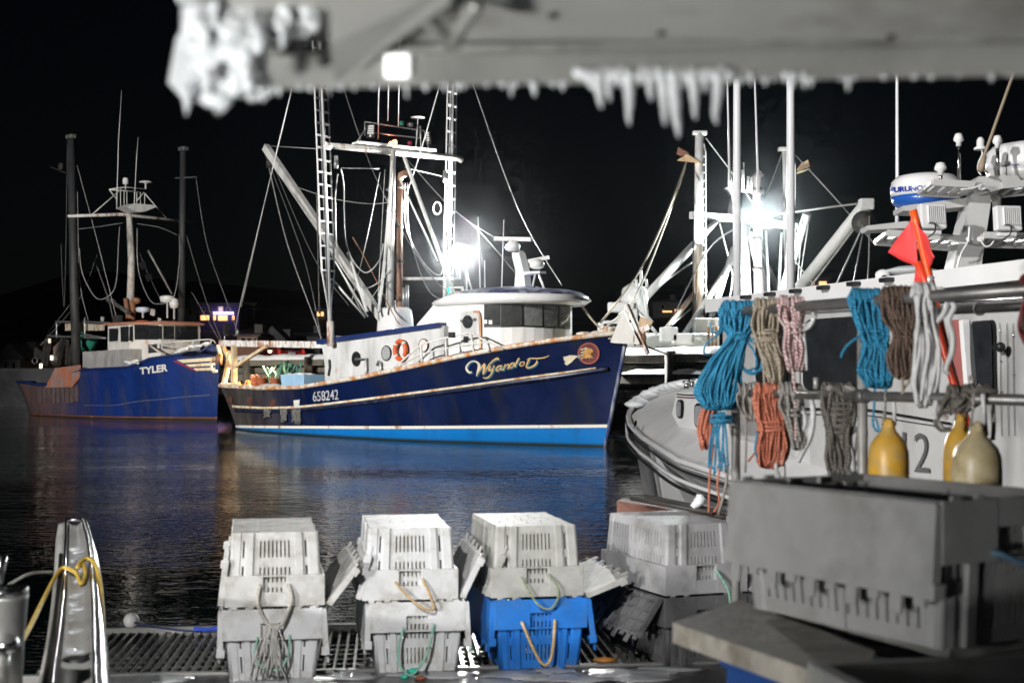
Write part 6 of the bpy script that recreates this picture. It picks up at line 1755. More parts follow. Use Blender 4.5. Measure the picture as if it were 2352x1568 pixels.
def rope_mat(name, col, col2=None, var=0.25, fleck=None):
    m = mat(name, col, 0.75, var=var, scale=14, grain=0.0)
    nt = m.node_tree; b = nt.nodes['Principled BSDF']
    src = b.inputs['Base Color'].links[0].from_socket
    tc = nt.nodes.new('ShaderNodeTexCoord')
    vo = nt.nodes.new('ShaderNodeTexWave'); vo.wave_type = 'BANDS'; vo.bands_direction = 'DIAGONAL'
    vo.inputs['Scale'].default_value = 38.0; vo.inputs['Distortion'].default_value = 2.0
    nt.links.new(tc.outputs['Object'], vo.inputs['Vector'])
    mx = nt.nodes.new('ShaderNodeMix'); mx.data_type = 'RGBA'
    mr = nt.nodes.new('ShaderNodeMapRange'); mr.inputs['From Min'].default_value = 0.55; mr.inputs['From Max'].default_value = 0.8
    mr.inputs['To Max'].default_value = 0.85 if fleck else 0.45
    nt.links.new(vo.outputs['Fac'], mr.inputs['Value']); nt.links.new(mr.outputs['Result'], mx.inputs[0])
    nt.links.new(src, mx.inputs[6])
    c2 = fleck or tuple(c * 0.35 for c in col)
    mx.inputs[7].default_value = (*c2, 1)
    nt.links.new(mx.outputs[2], b.inputs['Base Color'])
    bp = nt.nodes.new('ShaderNodeBump'); bp.inputs['Strength'].default_value = 0.6; bp.inputs['Distance'].default_value = 0.003
    nt.links.new(vo.outputs['Fac'], bp.inputs['Height']); nt.links.new(bp.outputs['Normal'], b.inputs['Normal'])
    return m
R_BLUE = rope_mat('blue_rope', (0.03, 0.27, 0.47))
R_TAN = rope_mat('tan_rope', (0.40, 0.34, 0.26))
R_RED = rope_mat('red_fleck_rope', (0.66, 0.58, 0.56), fleck=(0.40, 0.04, 0.05))
R_CORAL = rope_mat('coral_rope', (0.60, 0.20, 0.12))
R_GREY = rope_mat('grey_rope', (0.34, 0.32, 0.29))
R_DARK = rope_mat('dirty_dark_rope', (0.17, 0.155, 0.135))
R_BROWN = rope_mat('brown_rope', (0.15, 0.10, 0.075))
R_WHITE = mat('iced_white_rope', (0.66, 0.66, 0.66), 0.5, var=0.12, scale=10, dirt=0.3, dirtcol=(0.4, 0.39, 0.37), streak=False, bump=0.3, bscale=60)

def hank(name, label, m, rail, pxc, levels, n, r, wrap=None, tails=(), group='hanks of rope on the pipe rack', over=True, seed=1, seg=5, drift=0.0, m2=None):
    """levels: list of (py, centre px, half width px) from the rail downwards; strands loop over the rail and turn at the lowest level"""
    rnd = random.Random(seed)
    d0 = rd_(pxc)
    base = up_pt if rail == 'u' else lo_pt
    zr = base(pxc).z; rr = 0.026
    t = thing(name, base(pxc), 0, label, 'rope', group)
    coil = MB()
    n = int(n * 1.8)
    for i in range(n):
        f = -1 + 2 * (i + 0.5) / n + rnd.uniform(-0.12, 0.12)
        f2 = max(-1, min(1, -f + rnd.uniform(-0.5, 0.5))) if drift else max(-1, min(1, f + rnd.uniform(-0.5, 0.5)))
        front, back = [], []
        layer = rnd.uniform(0, 1)
        dep_n = len(levels)
        lowk = rnd.uniform(0.0, 1.0)
        for k, (py, pc, hw_) in enumerate(levels):
            last = k == dep_n - 1
            yy = py - (levels[k][0] - levels[k - 1][0]) * 0.28 * lowk if last else py
            bulge = 0.010 + 0.030 * layer + (0.012 * math.sin(k * 2.1 + i))
            xx = pc + hw_ * f * (0.75 if last else 1) + rnd.uniform(-1, 1) * hw_ * 0.20
            xb = pc + hw_ * f2 * (0.75 if last else 1) + rnd.uniform(-1, 1) * hw_ * 0.20
            front.append(P(xx, yy, d0 - bulge - 0.012)); back.append(P(xb, yy, d0 + bulge * 0.6 + 0.015))
        top_x = levels[0][1] + levels[0][2] * f
        tx = Vector(((top_x - CX) / K * d0, d0, zr))
        # the part over the pipe follows the rail's own slope in depth
        arc = []
        for k in range(5):
            a = math.pi * k / 4
            arc.append(tx + Vector((0, -(rr + 0.008 + 0.016 * layer) * math.cos(a), (rr + 0.008 + 0.018 * layer) * math.sin(a))))
        path = list(reversed(front)) + arc + back
        path = smooth_path(path + [path[0]], 4)[:-1]
        coil.tube(path, r * 1.02 * rnd.uniform(0.9, 1.1), seg, closed=True)
    tag(coil.build('coil', m, t, world=True), kind='stuff')
    if wrap:
        for (py, pc, hw_, turns) in wrap:
            mb = MB()
            c0 = P(pc, py, d0)
            ww = hw_ / K * d0
            pts = []
            for k in range(turns * 10 + 1):
                a = 2 * math.pi * k / 10
                pts.append(c0 + Vector((ww * math.cos(a) * rnd.uniform(0.95, 1.06), 0.052 * math.sin(a) - 0.01, (k / 10 - turns / 2) * r * 2.2 + 0.006 * math.sin(a * 0.7 + seed))))
            mb.tube(pts, r * 1.05, seg)
            mb.build('wrap', m2 or m, t, world=True)
    for tl_ in tails:
        pts, tr = tl_[0], (tl_[1] if len(tl_) > 1 else r)
        mm = tl_[2] if len(tl_) > 2 else m
        q = smooth_path([P(x, y, d0 - 0.03 - 0.01 * (k % 2)) for k, (x, y) in enumerate(pts)], 5)
        MB().tube(q, tr, 6).build('tail', mm, t, world=True)
    return t

# upper rail
hank('rope_hank', 'big bright blue rope hank at the left end of the upper rail', R_BLUE, 'u', 1702,
     [(712, 1702, 40), (745, 1700, 38), (775, 1695, 20), (830, 1668, 34), (890, 1648, 46), (938, 1650, 40)], 34, 0.0052,
     wrap=[(774, 1696, 24, 3), (962, 1656, 26, 3)], seed=3, drift=1,
     tails=[([(1700, 770), (1740, 790), (1752, 830), (1735, 855), (1705, 840), (1700, 790)],), ([(1705, 775), (1748, 800), (1745, 850), (1720, 858), (1690, 830)],), ([(1700, 772), (1728, 800), (1738, 840), (1712, 852)],),
            ([(1710, 775), (1745, 785), (1756, 812), (1748, 850), (1725, 845)],), ([(1660, 760), (1640, 775), (1622, 790), (1617, 810), (1630, 815)],), ([(1665, 750), (1640, 765), (1630, 740)],),
            ([(1655, 945), (1640, 1000), (1632, 1060), (1645, 1085)],), ([(1658, 945), (1650, 1000), (1655, 1080), (1662, 1040)],), ([(1662, 945), (1668, 1000), (1672, 1070)],), ([(1650, 945), (1632, 1010), (1628, 1075)],),
            ([(1665, 945), (1660, 1010), (1668, 1085)],), ([(1648, 950), (1645, 1020), (1640, 1090)],), ([(1652, 945), (1662, 1000), (1650, 1075)],), ([(1660, 948), (1648, 1010), (1658, 1060)],)])
hank('rope_hank', 'tan rope hank between the blue and the red flecked hank on the upper rail', R_TAN, 'u', 1762,
     [(706, 1762, 28), (745, 1760, 30), (785, 1762, 24), (830, 1778, 22), (880, 1784, 20)], 20, 0.0060, wrap=[(775, 1760, 29, 5)], seed=5,
     tails=[([(1748, 760), (1752, 820), (1755, 865), (1756, 900), (1758, 1000)], 0.006)])
hank('rope_hank', 'white rope hank flecked with red on the upper rail', R_RED, 'u', 1822,
     [(704, 1818, 26), (730, 1820, 26), (755, 1822, 16), (800, 1826, 22), (850, 1828, 22)], 14, 0.0068, wrap=[(752, 1822, 20, 4)], seed=7,
     tails=[([(1820, 700), (1855, 700), (1872, 720), (1860, 750), (1835, 760)], 0.009, R_WHITE), ([(1830, 705), (1862, 708), (1868, 735), (1845, 752)], 0.009, R_WHITE), ([(1820, 760), (1822, 850), (1826, 905), (1828, 1010)], 0.0065, R_RED),
            ([(1845, 760), (1850, 810), (1852, 850)], 0.010, R_WHITE)])
hank('rope_hank', 'deep blue rope hank right of the middle post on the upper rail', R_BLUE, 'u', 1998,
     [(690, 1998, 38), (725, 2000, 36), (775, 2010, 26), (800, 2014, 28), (850, 2014, 36), (888, 2018, 30)], 28, 0.0056, wrap=[(772, 2008, 32, 3), (795, 2012, 28, 2)], seed=9, drift=1,
     tails=[([(1985, 765), (1962, 780), (1945, 795), (1934, 812), (1932, 820)], 0.006), ([(2010, 880), (2008, 930), (2005, 975), (2018, 990), (2012, 960)], 0.005), ([(2034, 880), (2034, 920), (2030, 970), (2020, 998)], 0.005),
            ([(1985, 790), (1980, 760), (2000, 760), (2030, 775)], 0.006)])
hank('rope_hank', 'brown rope hank with a pear shaped loop on the upper rail', R_BROWN, 'u', 2066,
     [(686, 2064, 32), (730, 2068, 34), (772, 2074, 20), (815, 2072, 34), (866, 2074, 32)], 22, 0.0058, wrap=[(770, 2074, 18, 2)], seed=13, drift=1,
     tails=[([(2072, 866), (2074, 890), (2072, 915)], 0.006, R_TAN), ([(2098, 858), (2085, 880), (2076, 892)], 0.005, R_TAN)])
hank('rope_hank', 'thick white iced rope hank at the right of the brown hank', R_WHITE, 'u', 2125,
     [(684, 2122, 20), (740, 2128, 22), (800, 2132, 26), (880, 2124, 28), (930, 2122, 22)], 10, 0.0085, seed=17,
     tails=[([(2140, 668), (2165, 665), (2176, 685), (2170, 715), (2150, 740), (2135, 745)], 0.011), ([(2182, 690), (2192, 705), (2178, 735), (2188, 770), (2186, 810), (2172, 845), (2178, 855)], 0.012), ([(2145, 760), (2152, 820), (2150, 870), (2155, 940), (2175, 960)], 0.011),
            ([(2110, 690), (2135, 720), (2140, 735), (2118, 745)], 0.008, R_BROWN)])
mb = MB()
for (x, y, s_) in ((2162, 880, 0.05), (2155, 905, 0.035), (2175, 848, 0.03), (2100, 910, 0.02)):
    mb.ball(rk(x, y, -0.02), s_, 10, 7, (0.8, 0.7, 1.3), 0.6)
# lower rail
hank('rope_hank', 'dirty grey rope tangle on the lower rail beside the left post', R_GREY, 'l', 1716,
     [(905, 1716, 20), (925, 1716, 24), (945, 1722, 18), (965, 1728, 14)], 10, 0.0055, seed=21,
     tails=[([(1735, 930), (1748, 960), (1738, 1000), (1746, 1020), (1718, 1060)], 0.0055, R_CORAL), ([(1712, 930), (1714, 1000), (1712, 1085)], 0.0055)])
hank('rope_hank', 'coral rope hank on the lower rail', R_CORAL, 'l', 1768,
     [(905, 1766, 28), (945, 1770, 32), (985, 1776, 28), (1030, 1775, 32), (1072, 1770, 30)], 22, 0.0058, wrap=[(982, 1774, 34, 4)], seed=23, drift=1,
     tails=[([(1790, 1020), (1798, 1060), (1800, 1095)], 0.011, R_WHITE), ([(1785, 1000), (1782, 1070), (1790, 1095)], 0.010, R_WHITE), ([(1740, 990), (1735, 1040), (1760, 1070)], 0.005, R_BLUE)])
hank('rope_hank', 'pale grey thick rope hank right of the coral hank on the lower rail', R_GREY, 'l', 1818,
     [(902, 1816, 22), (930, 1818, 24), (955, 1822, 18), (1000, 1832, 16), (1030, 1835, 14)], 8, 0.008, wrap=[(950, 1820, 20, 2)], seed=25,
     tails=[([(1862, 915), (1868, 950), (1862, 1000), (1845, 1035), (1832, 1060)], 0.013, R_WHITE), ([(1838, 930), (1850, 965), (1840, 1000)], 0.011, R_WHITE)])
hank('rope_hank', 'dark dirty rope hank with a fat head at the middle of the lower rail', R_DARK, 'l', 1928,
     [(900, 1926, 34), (930, 1928, 36), (962, 1928, 34), (1000, 1926, 24), (1050, 1928, 28), (1098, 1930, 28)], 22, 0.0075, wrap=[(940, 1928, 37, 3), (965, 1927, 34, 3), (985, 1926, 28, 2)], seed=27,
     tails=[([(1945, 1000), (1955, 1050), (1958, 1100)], 0.018, R_WHITE), ([(1900, 900), (1905, 890), (1916, 892)], 0.014, R_GREY), ([(1940, 890), (1958, 893), (1966, 905)], 0.012, R_GREY), ([(1972, 980), (1962, 1050), (1945, 1100)], 0.006)])
hank('rope_hank', 'grey rope tangle knotted over the buoys on the lower rail', R_DARK, 'l', 2220,
     [(905, 2225, 44), (925, 2205, 40), (945, 2190, 34)], 12, 0.008, seed=29,
     tails=[([(2260, 900), (2215, 905), (2175, 935), (2150, 965), (2160, 985), (2185, 985)], 0.010), ([(2290, 900), (2240, 895), (2200, 925), (2180, 950)], 0.011), ([(2260, 905), (2262, 960), (2266, 1000)], 0.008, R_GREY), ([(2278, 905), (2282, 970), (2280, 1010)], 0.009, R_GREY), ([(2150, 920), (2148, 955), (2165, 985)], 0.010, R_WHITE)])
# coral loops that hang behind the big blue hank
hank('rope_hank', 'coral rope loops hanging from the big blue hank below the rail end', R_CORAL, 'l', 1630,
     [(905, 1645, 14), (940, 1632, 16), (985, 1622, 16), (1030, 1622, 15)], 9, 0.0058, seed=31,
     tails=[([(1640, 1020), (1630, 1090), (1628, 1178)], 0.006), ([(1660, 1040), (1648, 1110), (1652, 1150), (1640, 1175)], 0.006), ([(1670, 1050), (1668, 1110), (1650, 1180)], 0.008, R_GREY)])
hank('rope_hank', 'dark red rope loop at the right edge of the picture on the upper rail', mat('dark_red_rope', (0.16, 0.03, 0.03), 0.7, var=0.3, scale=20), 'u', 2362,
     [(690, 2362, 12), (740, 2350, 12), (765, 2356, 16), (790, 2360, 10)], 4, 0.006, seed=33)
# red strap with a snap hook
t = thing('red_strap', rk(2116, 672, -0.06), 0, 'thin red strap with a snap hook hanging over the brown rope', 'strap')
REDS = mat('red_webbing', (0.42, 0.02, 0.03), 0.6, var=0.2)
MB().bar(rk(2120, 668, -0.055), rk(2108, 772, -0.055), 0.006, 0.012, (1, 0, 0)).build('webbing', REDS, t, world=True)
MB().tube([rk(2108 + 6 * math.cos(a), 783 + 12 * math.sin(a), -0.055) for a in [2 * math.pi * k / 14 for k in range(14)]], 0.004, 6, closed=True).build('snap_hook', mat('red_hook', (0.3, 0.06, 0.06), 0.4, metal=0.4), t, world=True)

# ------------------------------------------------------------------ buoys
def buoy(pxc, py_top, py_bot, wpx, m, label, dd=0.0, hang=906):
    d = rd_(pxc) + dd; r_ = wpx / 2 / K * d; c_ = P(pxc, py_top, d); hh = (py_bot - py_top) / K * d
    t = thing('buoy', (c_.x, c_.y, c_.z - hh), 0, label, 'buoy', 'yellow buoys hung from the lower rail')
    prof = [(0.0, 0.0), (r_ * 0.55, 0.01), (r_ * 0.9, hh * 0.10), (r_, hh * 0.25), (r_ * 1.0, hh * 0.52), (r_ * 0.97, hh * 0.64), (r_ * 0.84, hh * 0.74), (r_ * 0.58, hh * 0.815), (r_ * 0.37, hh * 0.87), (r_ * 0.30, hh * 0.93), (r_ * 0.26, hh * 0.98), (r_ * 0.12, hh)]
    MB().lathe(prof, (0, 0, 0), seg=26).build('body', m, t)
    MB().lathe([(r_ * 0.3, -0.012), (r_ * 0.34, 0.0), (r_ * 0.3, 0.012)], (0, 0, hh * 0.94), (1, 0.3, 0), 14).build('eye', m, t)
    zt = c_.z
    top = Vector((0, 0.0, lo_pt(pxc).z - (c_.z - hh)))
    MB().tube([Vector((r_ * 0.3, 0, hh * 0.93)), Vector((r_ * 0.25, -0.01, hh + 0.05)), top + Vector((0.012, -0.025, 0.02))], 0.008, 6).build('lanyard', R_WHITE, t)
    MB().tube([Vector((-r_ * 0.3, 0, hh * 0.93)), Vector((-r_ * 0.2, -0.01, hh + 0.05)), top + Vector((-0.02, -0.025, 0.02))], 0.005, 6).build('lanyard', R_GREY, t)
    return t
YEL = mat('yellow_buoy_plastic', (0.68, 0.38, 0.04), 0.38, var=0.2, scale=9, dirt=0.6, dirtcol=(0.48, 0.36, 0.16), streak=False)
CRM = mat('cream_buoy_plastic', (0.60, 0.52, 0.33), 0.4, var=0.18, scale=9, dirt=0.62, dirtcol=(0.42, 0.32, 0.15), streak=False)
buoy(2041, 963, 1165, 92, YEL, 'yellow buoy hanging left of the two others, beside the boat number')
buoy(2206, 950, 1160, 78, YEL, 'yellow buoy half hidden behind the cream buoy', 0.12)
buoy(2244, 972, 1190, 112, CRM, 'large cream buoy hanging at the right over the foreground crate', -0.08)

# ------------------------------------------------------------------ orange flag poles leaning behind the rack
t = thing('flag_pole_pair', P(2222, 940, 7.4), 0, 'two orange flag poles with a bright red orange flag leaning behind the ropes', 'flag')
OR = mat('orange_pole_paint', (0.78, 0.09, 0.012), 0.35, var=0.08, emit=None)
FLAG = mat('red_orange_flag_cloth', (0.92, 0.06, 0.06), 0.6, var=0.08, scale=6)
fb = FLAG.node_tree.nodes['Principled BSDF']; fb.inputs['Transmission Weight'].default_value = 0.0
fb.inputs['Subsurface Weight'].default_value = 0.35
def fp(x, y, d=7.6): return P(1837.5 + 0.293 * x, 229.7 + 0.293 * y, d)
MB().tube([fp(885, 862), fp(925, 1000), fp(960, 1160), fp(1030, 1450), P(2180, 830, 7.5), P(2215, 950, 7.4), P(2330, 1330, 7.2), P(2420, 1560, 7.1)], 0.021, 12).build('pole', OR, t, world=True)
MB().tube([fp(918, 1270), fp(1005, 1480), P(2150, 742, 7.5), P(2205, 930, 7.4), P(2300, 1330, 7.2)], 0.020, 12).build('pole', mat('red_pole_paint', (0.66, 0.06, 0.02), 0.35, var=0.08), t, world=True)
def cloth(pts, name):
    """thin cloth panel with soft folds between four corner points"""
    tl_, tr_, br_, bl_ = [Vector(p) for p in pts]; rows = []
    for i in range(9):
        v = i / 8; row = []
        for j in range(9):
            u = j / 8
            q = tl_.lerp(tr_, u).lerp(bl_.lerp(br_, u), v)
            row.append(q + Vector((0, 0.02 * math.sin(u * 4 + v * 5) * u, 0.003 * math.sin(u * 9))))
        rows.append(row)
    return MB().grid(rows).build(name, FLAG, t, world=True, thick=0.004)
cloth([fp(890, 905), fp(872, 930, 7.65), fp(692, 1195, 7.75), fp(925, 1320)], 'flag')
cloth([fp(900, 930), fp(985, 1060, 7.5), fp(1062, 1230, 7.45), fp(1015, 1325)], 'flag')
cloth([fp(905, 1320), fp(930, 1300), fp(1000, 1480), fp(890, 1480, 7.7)], 'flag')
MB().lathe([(0.024, -0.02), (0.024, 0.02)], fp(1016, 1410), (0.2, 0, 1), 12).build('reflective_band', mat('silver_tape', (0.6, 0.6, 0.6), 0.3, metal=0.5), t, world=True)
# ================================================================== float with grating
FLOAT = mat('wet_rubber_deck', (0.045, 0.046, 0.048), 0.28, var=0.5, scale=3, dirt=0.55, dirtcol=(0.12, 0.12, 0.12), streak=False, bump=0.5, bscale=14)
fy = 8.68
# the float's seaward edge runs slightly askew
ed = lambda x: 8.52 + (x + 2.4) * 0.10
mb = MB().prism([(-6.0, 1.0, DECKZ), (6.5, 1.0, DECKZ), (6.5, ed(6.5) - 1.3, DECKZ), (-2.28, ed(-2.28) - 1.3, DECKZ), (-2.28, 1.0 + 0.001, DECKZ)][0:5], (0, 0, -0.4))
deck = MB().prism([Vector((-2.12, 2.5, DECKZ)), Vector((7.0, 2.5, DECKZ)), Vector((7.0, ed(7.0) - 1.32, DECKZ)), Vector((-2.12, ed(-2.12) - 1.32, DECKZ))], (0, 0, -0.42))
fo = deck.build('float_deck', FLOAT); fo['kind'] = 'structure'
# far rim
gr = thing('deck_grating', (-0.5, 8.0, DECKZ - 0.06), 0, 'aluminium bar grating along the seaward edge of the float', 'grating')
GBAR = mat('wet_grating_bar', (0.34, 0.34, 0.32), 0.3, metal=0.7, var=0.3, scale=8)
x0, x1 = -2.52, 7.0
MB().bar((x0, ed(x0) - 0.02, DECKZ - 0.03), (x1, ed(x1) - 0.02, DECKZ - 0.03), 0.05, 0.10).build('rim', mat('grating_rim', (0.30, 0.30, 0.29), 0.4, metal=0.5, var=0.2), gr, world=True)
MB().bar((x0, ed(x0) - 1.30, DECKZ - 0.03), (x1, ed(x1) - 1.30, DECKZ - 0.03), 0.04, 0.08).build('rim', MATS['grating_rim'], gr, world=True)
barm = MB().bar((0, -0.63, 0), (0, 0.61, 0), 0.014, 0.035).mesh('grating_bar'); barm.materials.append(GBAR)
k = 0
x = x0 + 0.03
while x < 3.2:
    M_ = Matrix.Translation(Vector((x, ed(x) - 0.66, DECKZ - 0.022)) - Vector(gr.location)) @ Matrix.Rotation(R(5), 4, 'Z')
    put('grating_bar', barm, gr, M_); x += 0.052
for j in range(9):
    y = -1.22 + j * 0.135
    MB().bar((x0, ed(x0) + y, DECKZ - 0.045), (3.3, ed(3.3) + y, DECKZ - 0.045), 0.015, 0.018).build('cross_bar', GBAR, gr, world=True)
tag(MB().box((2.4, ed(2.4) - 0.7, DECKZ - 0.30), (9.0, 1.2, 0.16)).build('float_pontoon', BLACK), kind='structure')
# slush on the deck
ICEW = mat('grey_slush', (0.32, 0.33, 0.34), 0.3, var=0.3, scale=8, bump=0.5, bscale=30)
mb = MB(); rs = random.Random(4)
for k in range(120):
    x = rs.uniform(-2.0, 0.9); y = rs.uniform(6.2, ed(x) - 1.4)
    mb.ball((x, y, DECKZ + 0.002), rs.uniform(0.03, 0.13), 9, 4, (1.6, 0.8, 0.10), 0.7)
tag(mb.build('slush', ICEW), kind='stuff')
# scraps on the deck
def scrap(px_, py_, s_, col, label, cat='scrap'):
    d = K * (EYE - DECKZ) / (py_ - HY); c_ = P(px_, py_, d)
    o = MB().ball((c_.x, c_.y, DECKZ + s_ * 0.5), s_, 8, 6, (1.5, 0.9, 0.6), 0.8).build('deck_scrap', mat('scrap_%d' % px_, col, 0.5), loc=(c_.x, c_.y, DECKZ))
    tag(o, label, cat)
scrap(948, 1545, 0.022, (0.02, 0.42, 0.30), 'larger green scrap on the wet deck before the second crate stack')
scrap(929, 1557, 0.015, (0.02, 0.42, 0.30), 'smaller green scrap near the bottom edge of the picture')
scrap(966, 1561, 0.018, (0.25, 0.06, 0.03), 'small rust red scrap near the bottom edge of the picture')
c_ = P(1388, 1520, K * (EYE - DECKZ) / (1520 - HY))
tag(MB().ball((c_.x, c_.y, DECKZ + 0.012), 0.03, 8, 6, (2.2, 0.8, 0.5), 0.8).build('deck_scrap', mat('orange_peel', (0.35, 0.14, 0.02), 0.5), loc=(c_.x, c_.y, DECKZ)), 'orange brown scrap on the deck right of the blue crate', 'scrap')
# white ball float with blue rope lying on the grating
c_ = P(302, 1428, 8.55)
t = thing('ball_float', (c_.x, c_.y, DECKZ), 0, 'small white ball float with a blue rope on the grating', 'float')
MB().ball((0, 0, 0.055), 0.047, 16, 10).build('ball', mat('white_float_plastic', (0.72, 0.70, 0.70), 0.4, var=0.1, scale=20), t)
MB().tube(smooth_path([(0.02, -0.03, 0.05), (0.2, -0.1, 0.03), (0.4, -0.16, 0.02), (0.6, -0.2, 0.025), (0.9, -0.22, 0.02)], 5), 0.007, 6).build('line', mat('navy_line', (0.01, 0.015, 0.06), 0.7), t)
mb = MB()
for k in range(7):
    pts = [(0.42 + j * 0.07, -0.18 + random.uniform(-0.03, 0.03), 0.025 + random.uniform(0, 0.025)) for j in range(8)]
    mb.tube(smooth_path(pts, 4), 0.006, 5)
mb.build('frayed_rope', mat('bright_blue_rope', (0.02, 0.06, 0.40), 0.7, var=0.3, scale=30), t)

# ================================================================== lobster crates
CW, CL, CH = 0.495, 0.80, 0.365          # collar width, length, height
COL = 0.155                              # collar height
def crate_meshes(tag_):
    """meshes of one crate standing upright with its base at z=0: body with slotted corrugated walls, collar, lid, rope"""
    def wall(W0, W1, z0, z1, slots, corr, thick=0.012):
        """slotted panel in u (across), z, facing -w; returns MB with u along x, w along y (y<0 outwards)"""
        us, zs = {0.0, 1.0}, {0.0, 1.0}
        for (a, b, c, d) in slots: us |= {a, b}; zs |= {c, d}
        for (a, b, o) in corr: us |= {a - 0.012, a, b, b + 0.012}
        us = sorted(u for u in us if 0 <= u <= 1); zs = sorted(zs)
        def off(u):
            for (a, b, o) in corr:
                if a <= u <= b: return o
            return 0.0
        def pt(u, v, w):
            W = W0 + (W1 - W0) * v
            return Vector(((u - 0.5) * W, -off(u) + w, z0 + (z1 - z0) * v))
        hole = lambda u, v: any(a < u < b and c < v < d for (a, b, c, d) in slots)
        mb = MB(); nu, nz = len(us), len(zs)
        F = [[pt(u, v, 0) for u in us] for v in zs]; B = [[pt(u, v, thick) for u in us] for v in zs]
        vs = [p for r_ in F for p in r_] + [p for r_ in B for p in r_]; o = nu * nz; fs = []
        sol = [[not hole((us[i] + us[i + 1]) / 2, (zs[j] + zs[j + 1]) / 2) for i in range(nu - 1)] for j in range(nz - 1)]
        for j in range(nz - 1):
            for i in range(nu - 1):
                if not sol[j][i]: continue
                a, b, c, d = j * nu + i, j * nu + i + 1, (j + 1) * nu + i + 1, (j + 1) * nu + i
                fs.append((a, b, c, d)); fs.append((o + d, o + c, o + b, o + a))
                for (dj, di, e0, e1) in ((0, -1, d, a), (0, 1, b, c), (-1, 0, a, b), (1, 0, c, d)):
                    jj, ii = j + dj, i + di
                    if 0 <= jj < nz - 1 and 0 <= ii < nu - 1 and not sol[jj][ii]:
                        fs.append((e0, e1, e1 + o, e0 + o))
        return mb.add(vs, fs)
    # end wall: columns of slots between ribs
    zc = CH - 0.02
    ends = []
    for k in range(8):
        u = 0.335 + k * 0.047
        ends += [(u - 0.008, u + 0.008, 0.12, 0.36), (u - 0.008, u + 0.008, 0.50, 0.72)]
    for u in (0.14, 0.86):
        ends += [(u - 0.010, u + 0.010, 0.12, 0.36), (u - 0.010, u + 0.010, 0.48, 0.72)]
    for k in range(4):
        u = 0.43 + k * 0.047
        ends += [(u - 0.008, u + 0.008, 0.79, 0.94)]
    side = []
    for k in range(17):
        u = 0.10 + k * 0.05
        side += [(u - 0.007, u + 0.007, 0.12, 0.36), (u - 0.007, u + 0.007, 0.48, 0.66)]
    cor_e = [(0.02, 0.10, 0.006), (0.18, 0.25, 0.014), (0.75, 0.82, 0.014), (0.90, 0.98, 0.006)]
    cor_s = [(0.02, 0.06, 0.006), (0.46, 0.54, 0.008), (0.94, 0.98, 0.006)]
    bw0, bw1, bl0, bl1 = 0.415, 0.462, 0.705, 0.765
    body = MB()
    def place(mb, rot, tilt, dist0, dist1):
        # lean the panel outwards from dist0 at the base to dist1 at the rim
        h = zc - 0.0
        for v in mb.v:
            f = v.z / h
            p = Vector((v.x, v.y - (dist0 + (dist1 - dist0) * f), v.z))
            v.xyz = Matrix.Rotation(rot, 3, 'Z') @ p
        body.add(mb.v, mb.f)
    place(wall(bw0, bw1, 0, zc, ends, cor_e), 0, 0, bl0 / 2, bl1 / 2)
    place(wall(bw0, bw1, 0, zc, ends, cor_e), math.pi, 0, bl0 / 2, bl1 / 2)
    place(wall(bl0, bl1, 0, zc, side, cor_s), math.pi / 2, 0, bw0 / 2, bw1 / 2)
    place(wall(bl0, bl1, 0, zc, side, cor_s), -math.pi / 2, 0, bw0 / 2, bw1 / 2)
    # floor: plate with rows of small bosses underneath
    body.box((0, 0, 0.008), (bw0 - 0.004, bl0 - 0.004, 0.016))
    # rounded vertical corners
    for sx in (-1, 1):
        for sy in (-1, 1):
            body.tube([(sx * (bw0 / 2 - 0.010), sy * (bl0 / 2 - 0.010), 0.001), (sx * (bw1 / 2 - 0.010), sy * (bl1 / 2 - 0.010), zc)], 0.0175, 8)
    boss = MB()
    for i in range(5):
        for j in range(8):
            boss.box(((i - 2) * 0.075 + 0.012 * (j % 2), (j - 3.5) * 0.082, -0.0005), (0.007, 0.007, 0.003))
    # collar: smooth band round the rim with a notch at each end and small gaps along the edge
    collar = MB(); z0, z1 = CH - COL, CH
    tk = 0.012; nw = 0.058
    for sy in (-1, 1):
        y = sy * (CL / 2 - tk / 2)
        for (xa, xb) in ((-CW / 2, -nw), (nw, CW / 2)):
            collar.bbox(((xa + xb) / 2, y, (z0 + z1) / 2), (xb - xa, tk, COL), 0.003)
        collar.bbox((0, y, z1 - 0.036), (2 * nw + 0.004, tk * 0.8, 0.072), 0.003)
        for s in (-1, 1):                      # returns of the notch
            collar.bbox((s * nw, y - sy * 0.010, (z0 + z1) / 2), (0.008, 0.018, COL - 0.004), 0.002)
        collar.bbox((0, y - sy * 0.012, z0 + 0.004), (CW - 0.01, 0.024, 0.008), 0.002)
        for kx in (-0.2, -0.12, 0.12, 0.2):
            collar.box((kx, y + sy * 0.001, z1 + 0.004), (0.03, tk, 0.010))
    for sx in (-1, 1):
        x = sx * (CW / 2 - tk / 2)
        collar.bbox((x, 0, (z0 + z1) / 2), (tk, CL - 2 * tk - 0.001, COL), 0.003)
        collar.bbox((x - sx * 0.012, 0, z0 + 0.004), (0.024, CL - 0.04, 0.008), 0.002)
    # lid half: hinged along x=0, reaches to +x, with ribs below and fingers at the free edge
    lid = MB(); LW = 0.232; Ll = CL - 0.012
    lid.bbox((LW / 2, 0, 0.0), (LW, Ll, 0.010), 0.003)
    for j in range(9):
        y = -Ll / 2 + 0.02 + j * (Ll - 0.04) / 8
        lid.bbox((LW / 2, y, -0.011), (LW, 0.009, 0.014), 0.002)
    for i in range(4):
        lid.bbox((0.03 + i * 0.06, 0, -0.0115), (0.008, Ll, 0.0135), 0.002)
    for j in range(10):
        y = -Ll / 2 + 0.04 + j * (Ll - 0.08) / 9
        lid.bbox((LW + (0.022 if j % 2 else 0.008), y, -0.002), (0.05 if j % 2 else 0.024, 0.038, 0.010), 0.002)
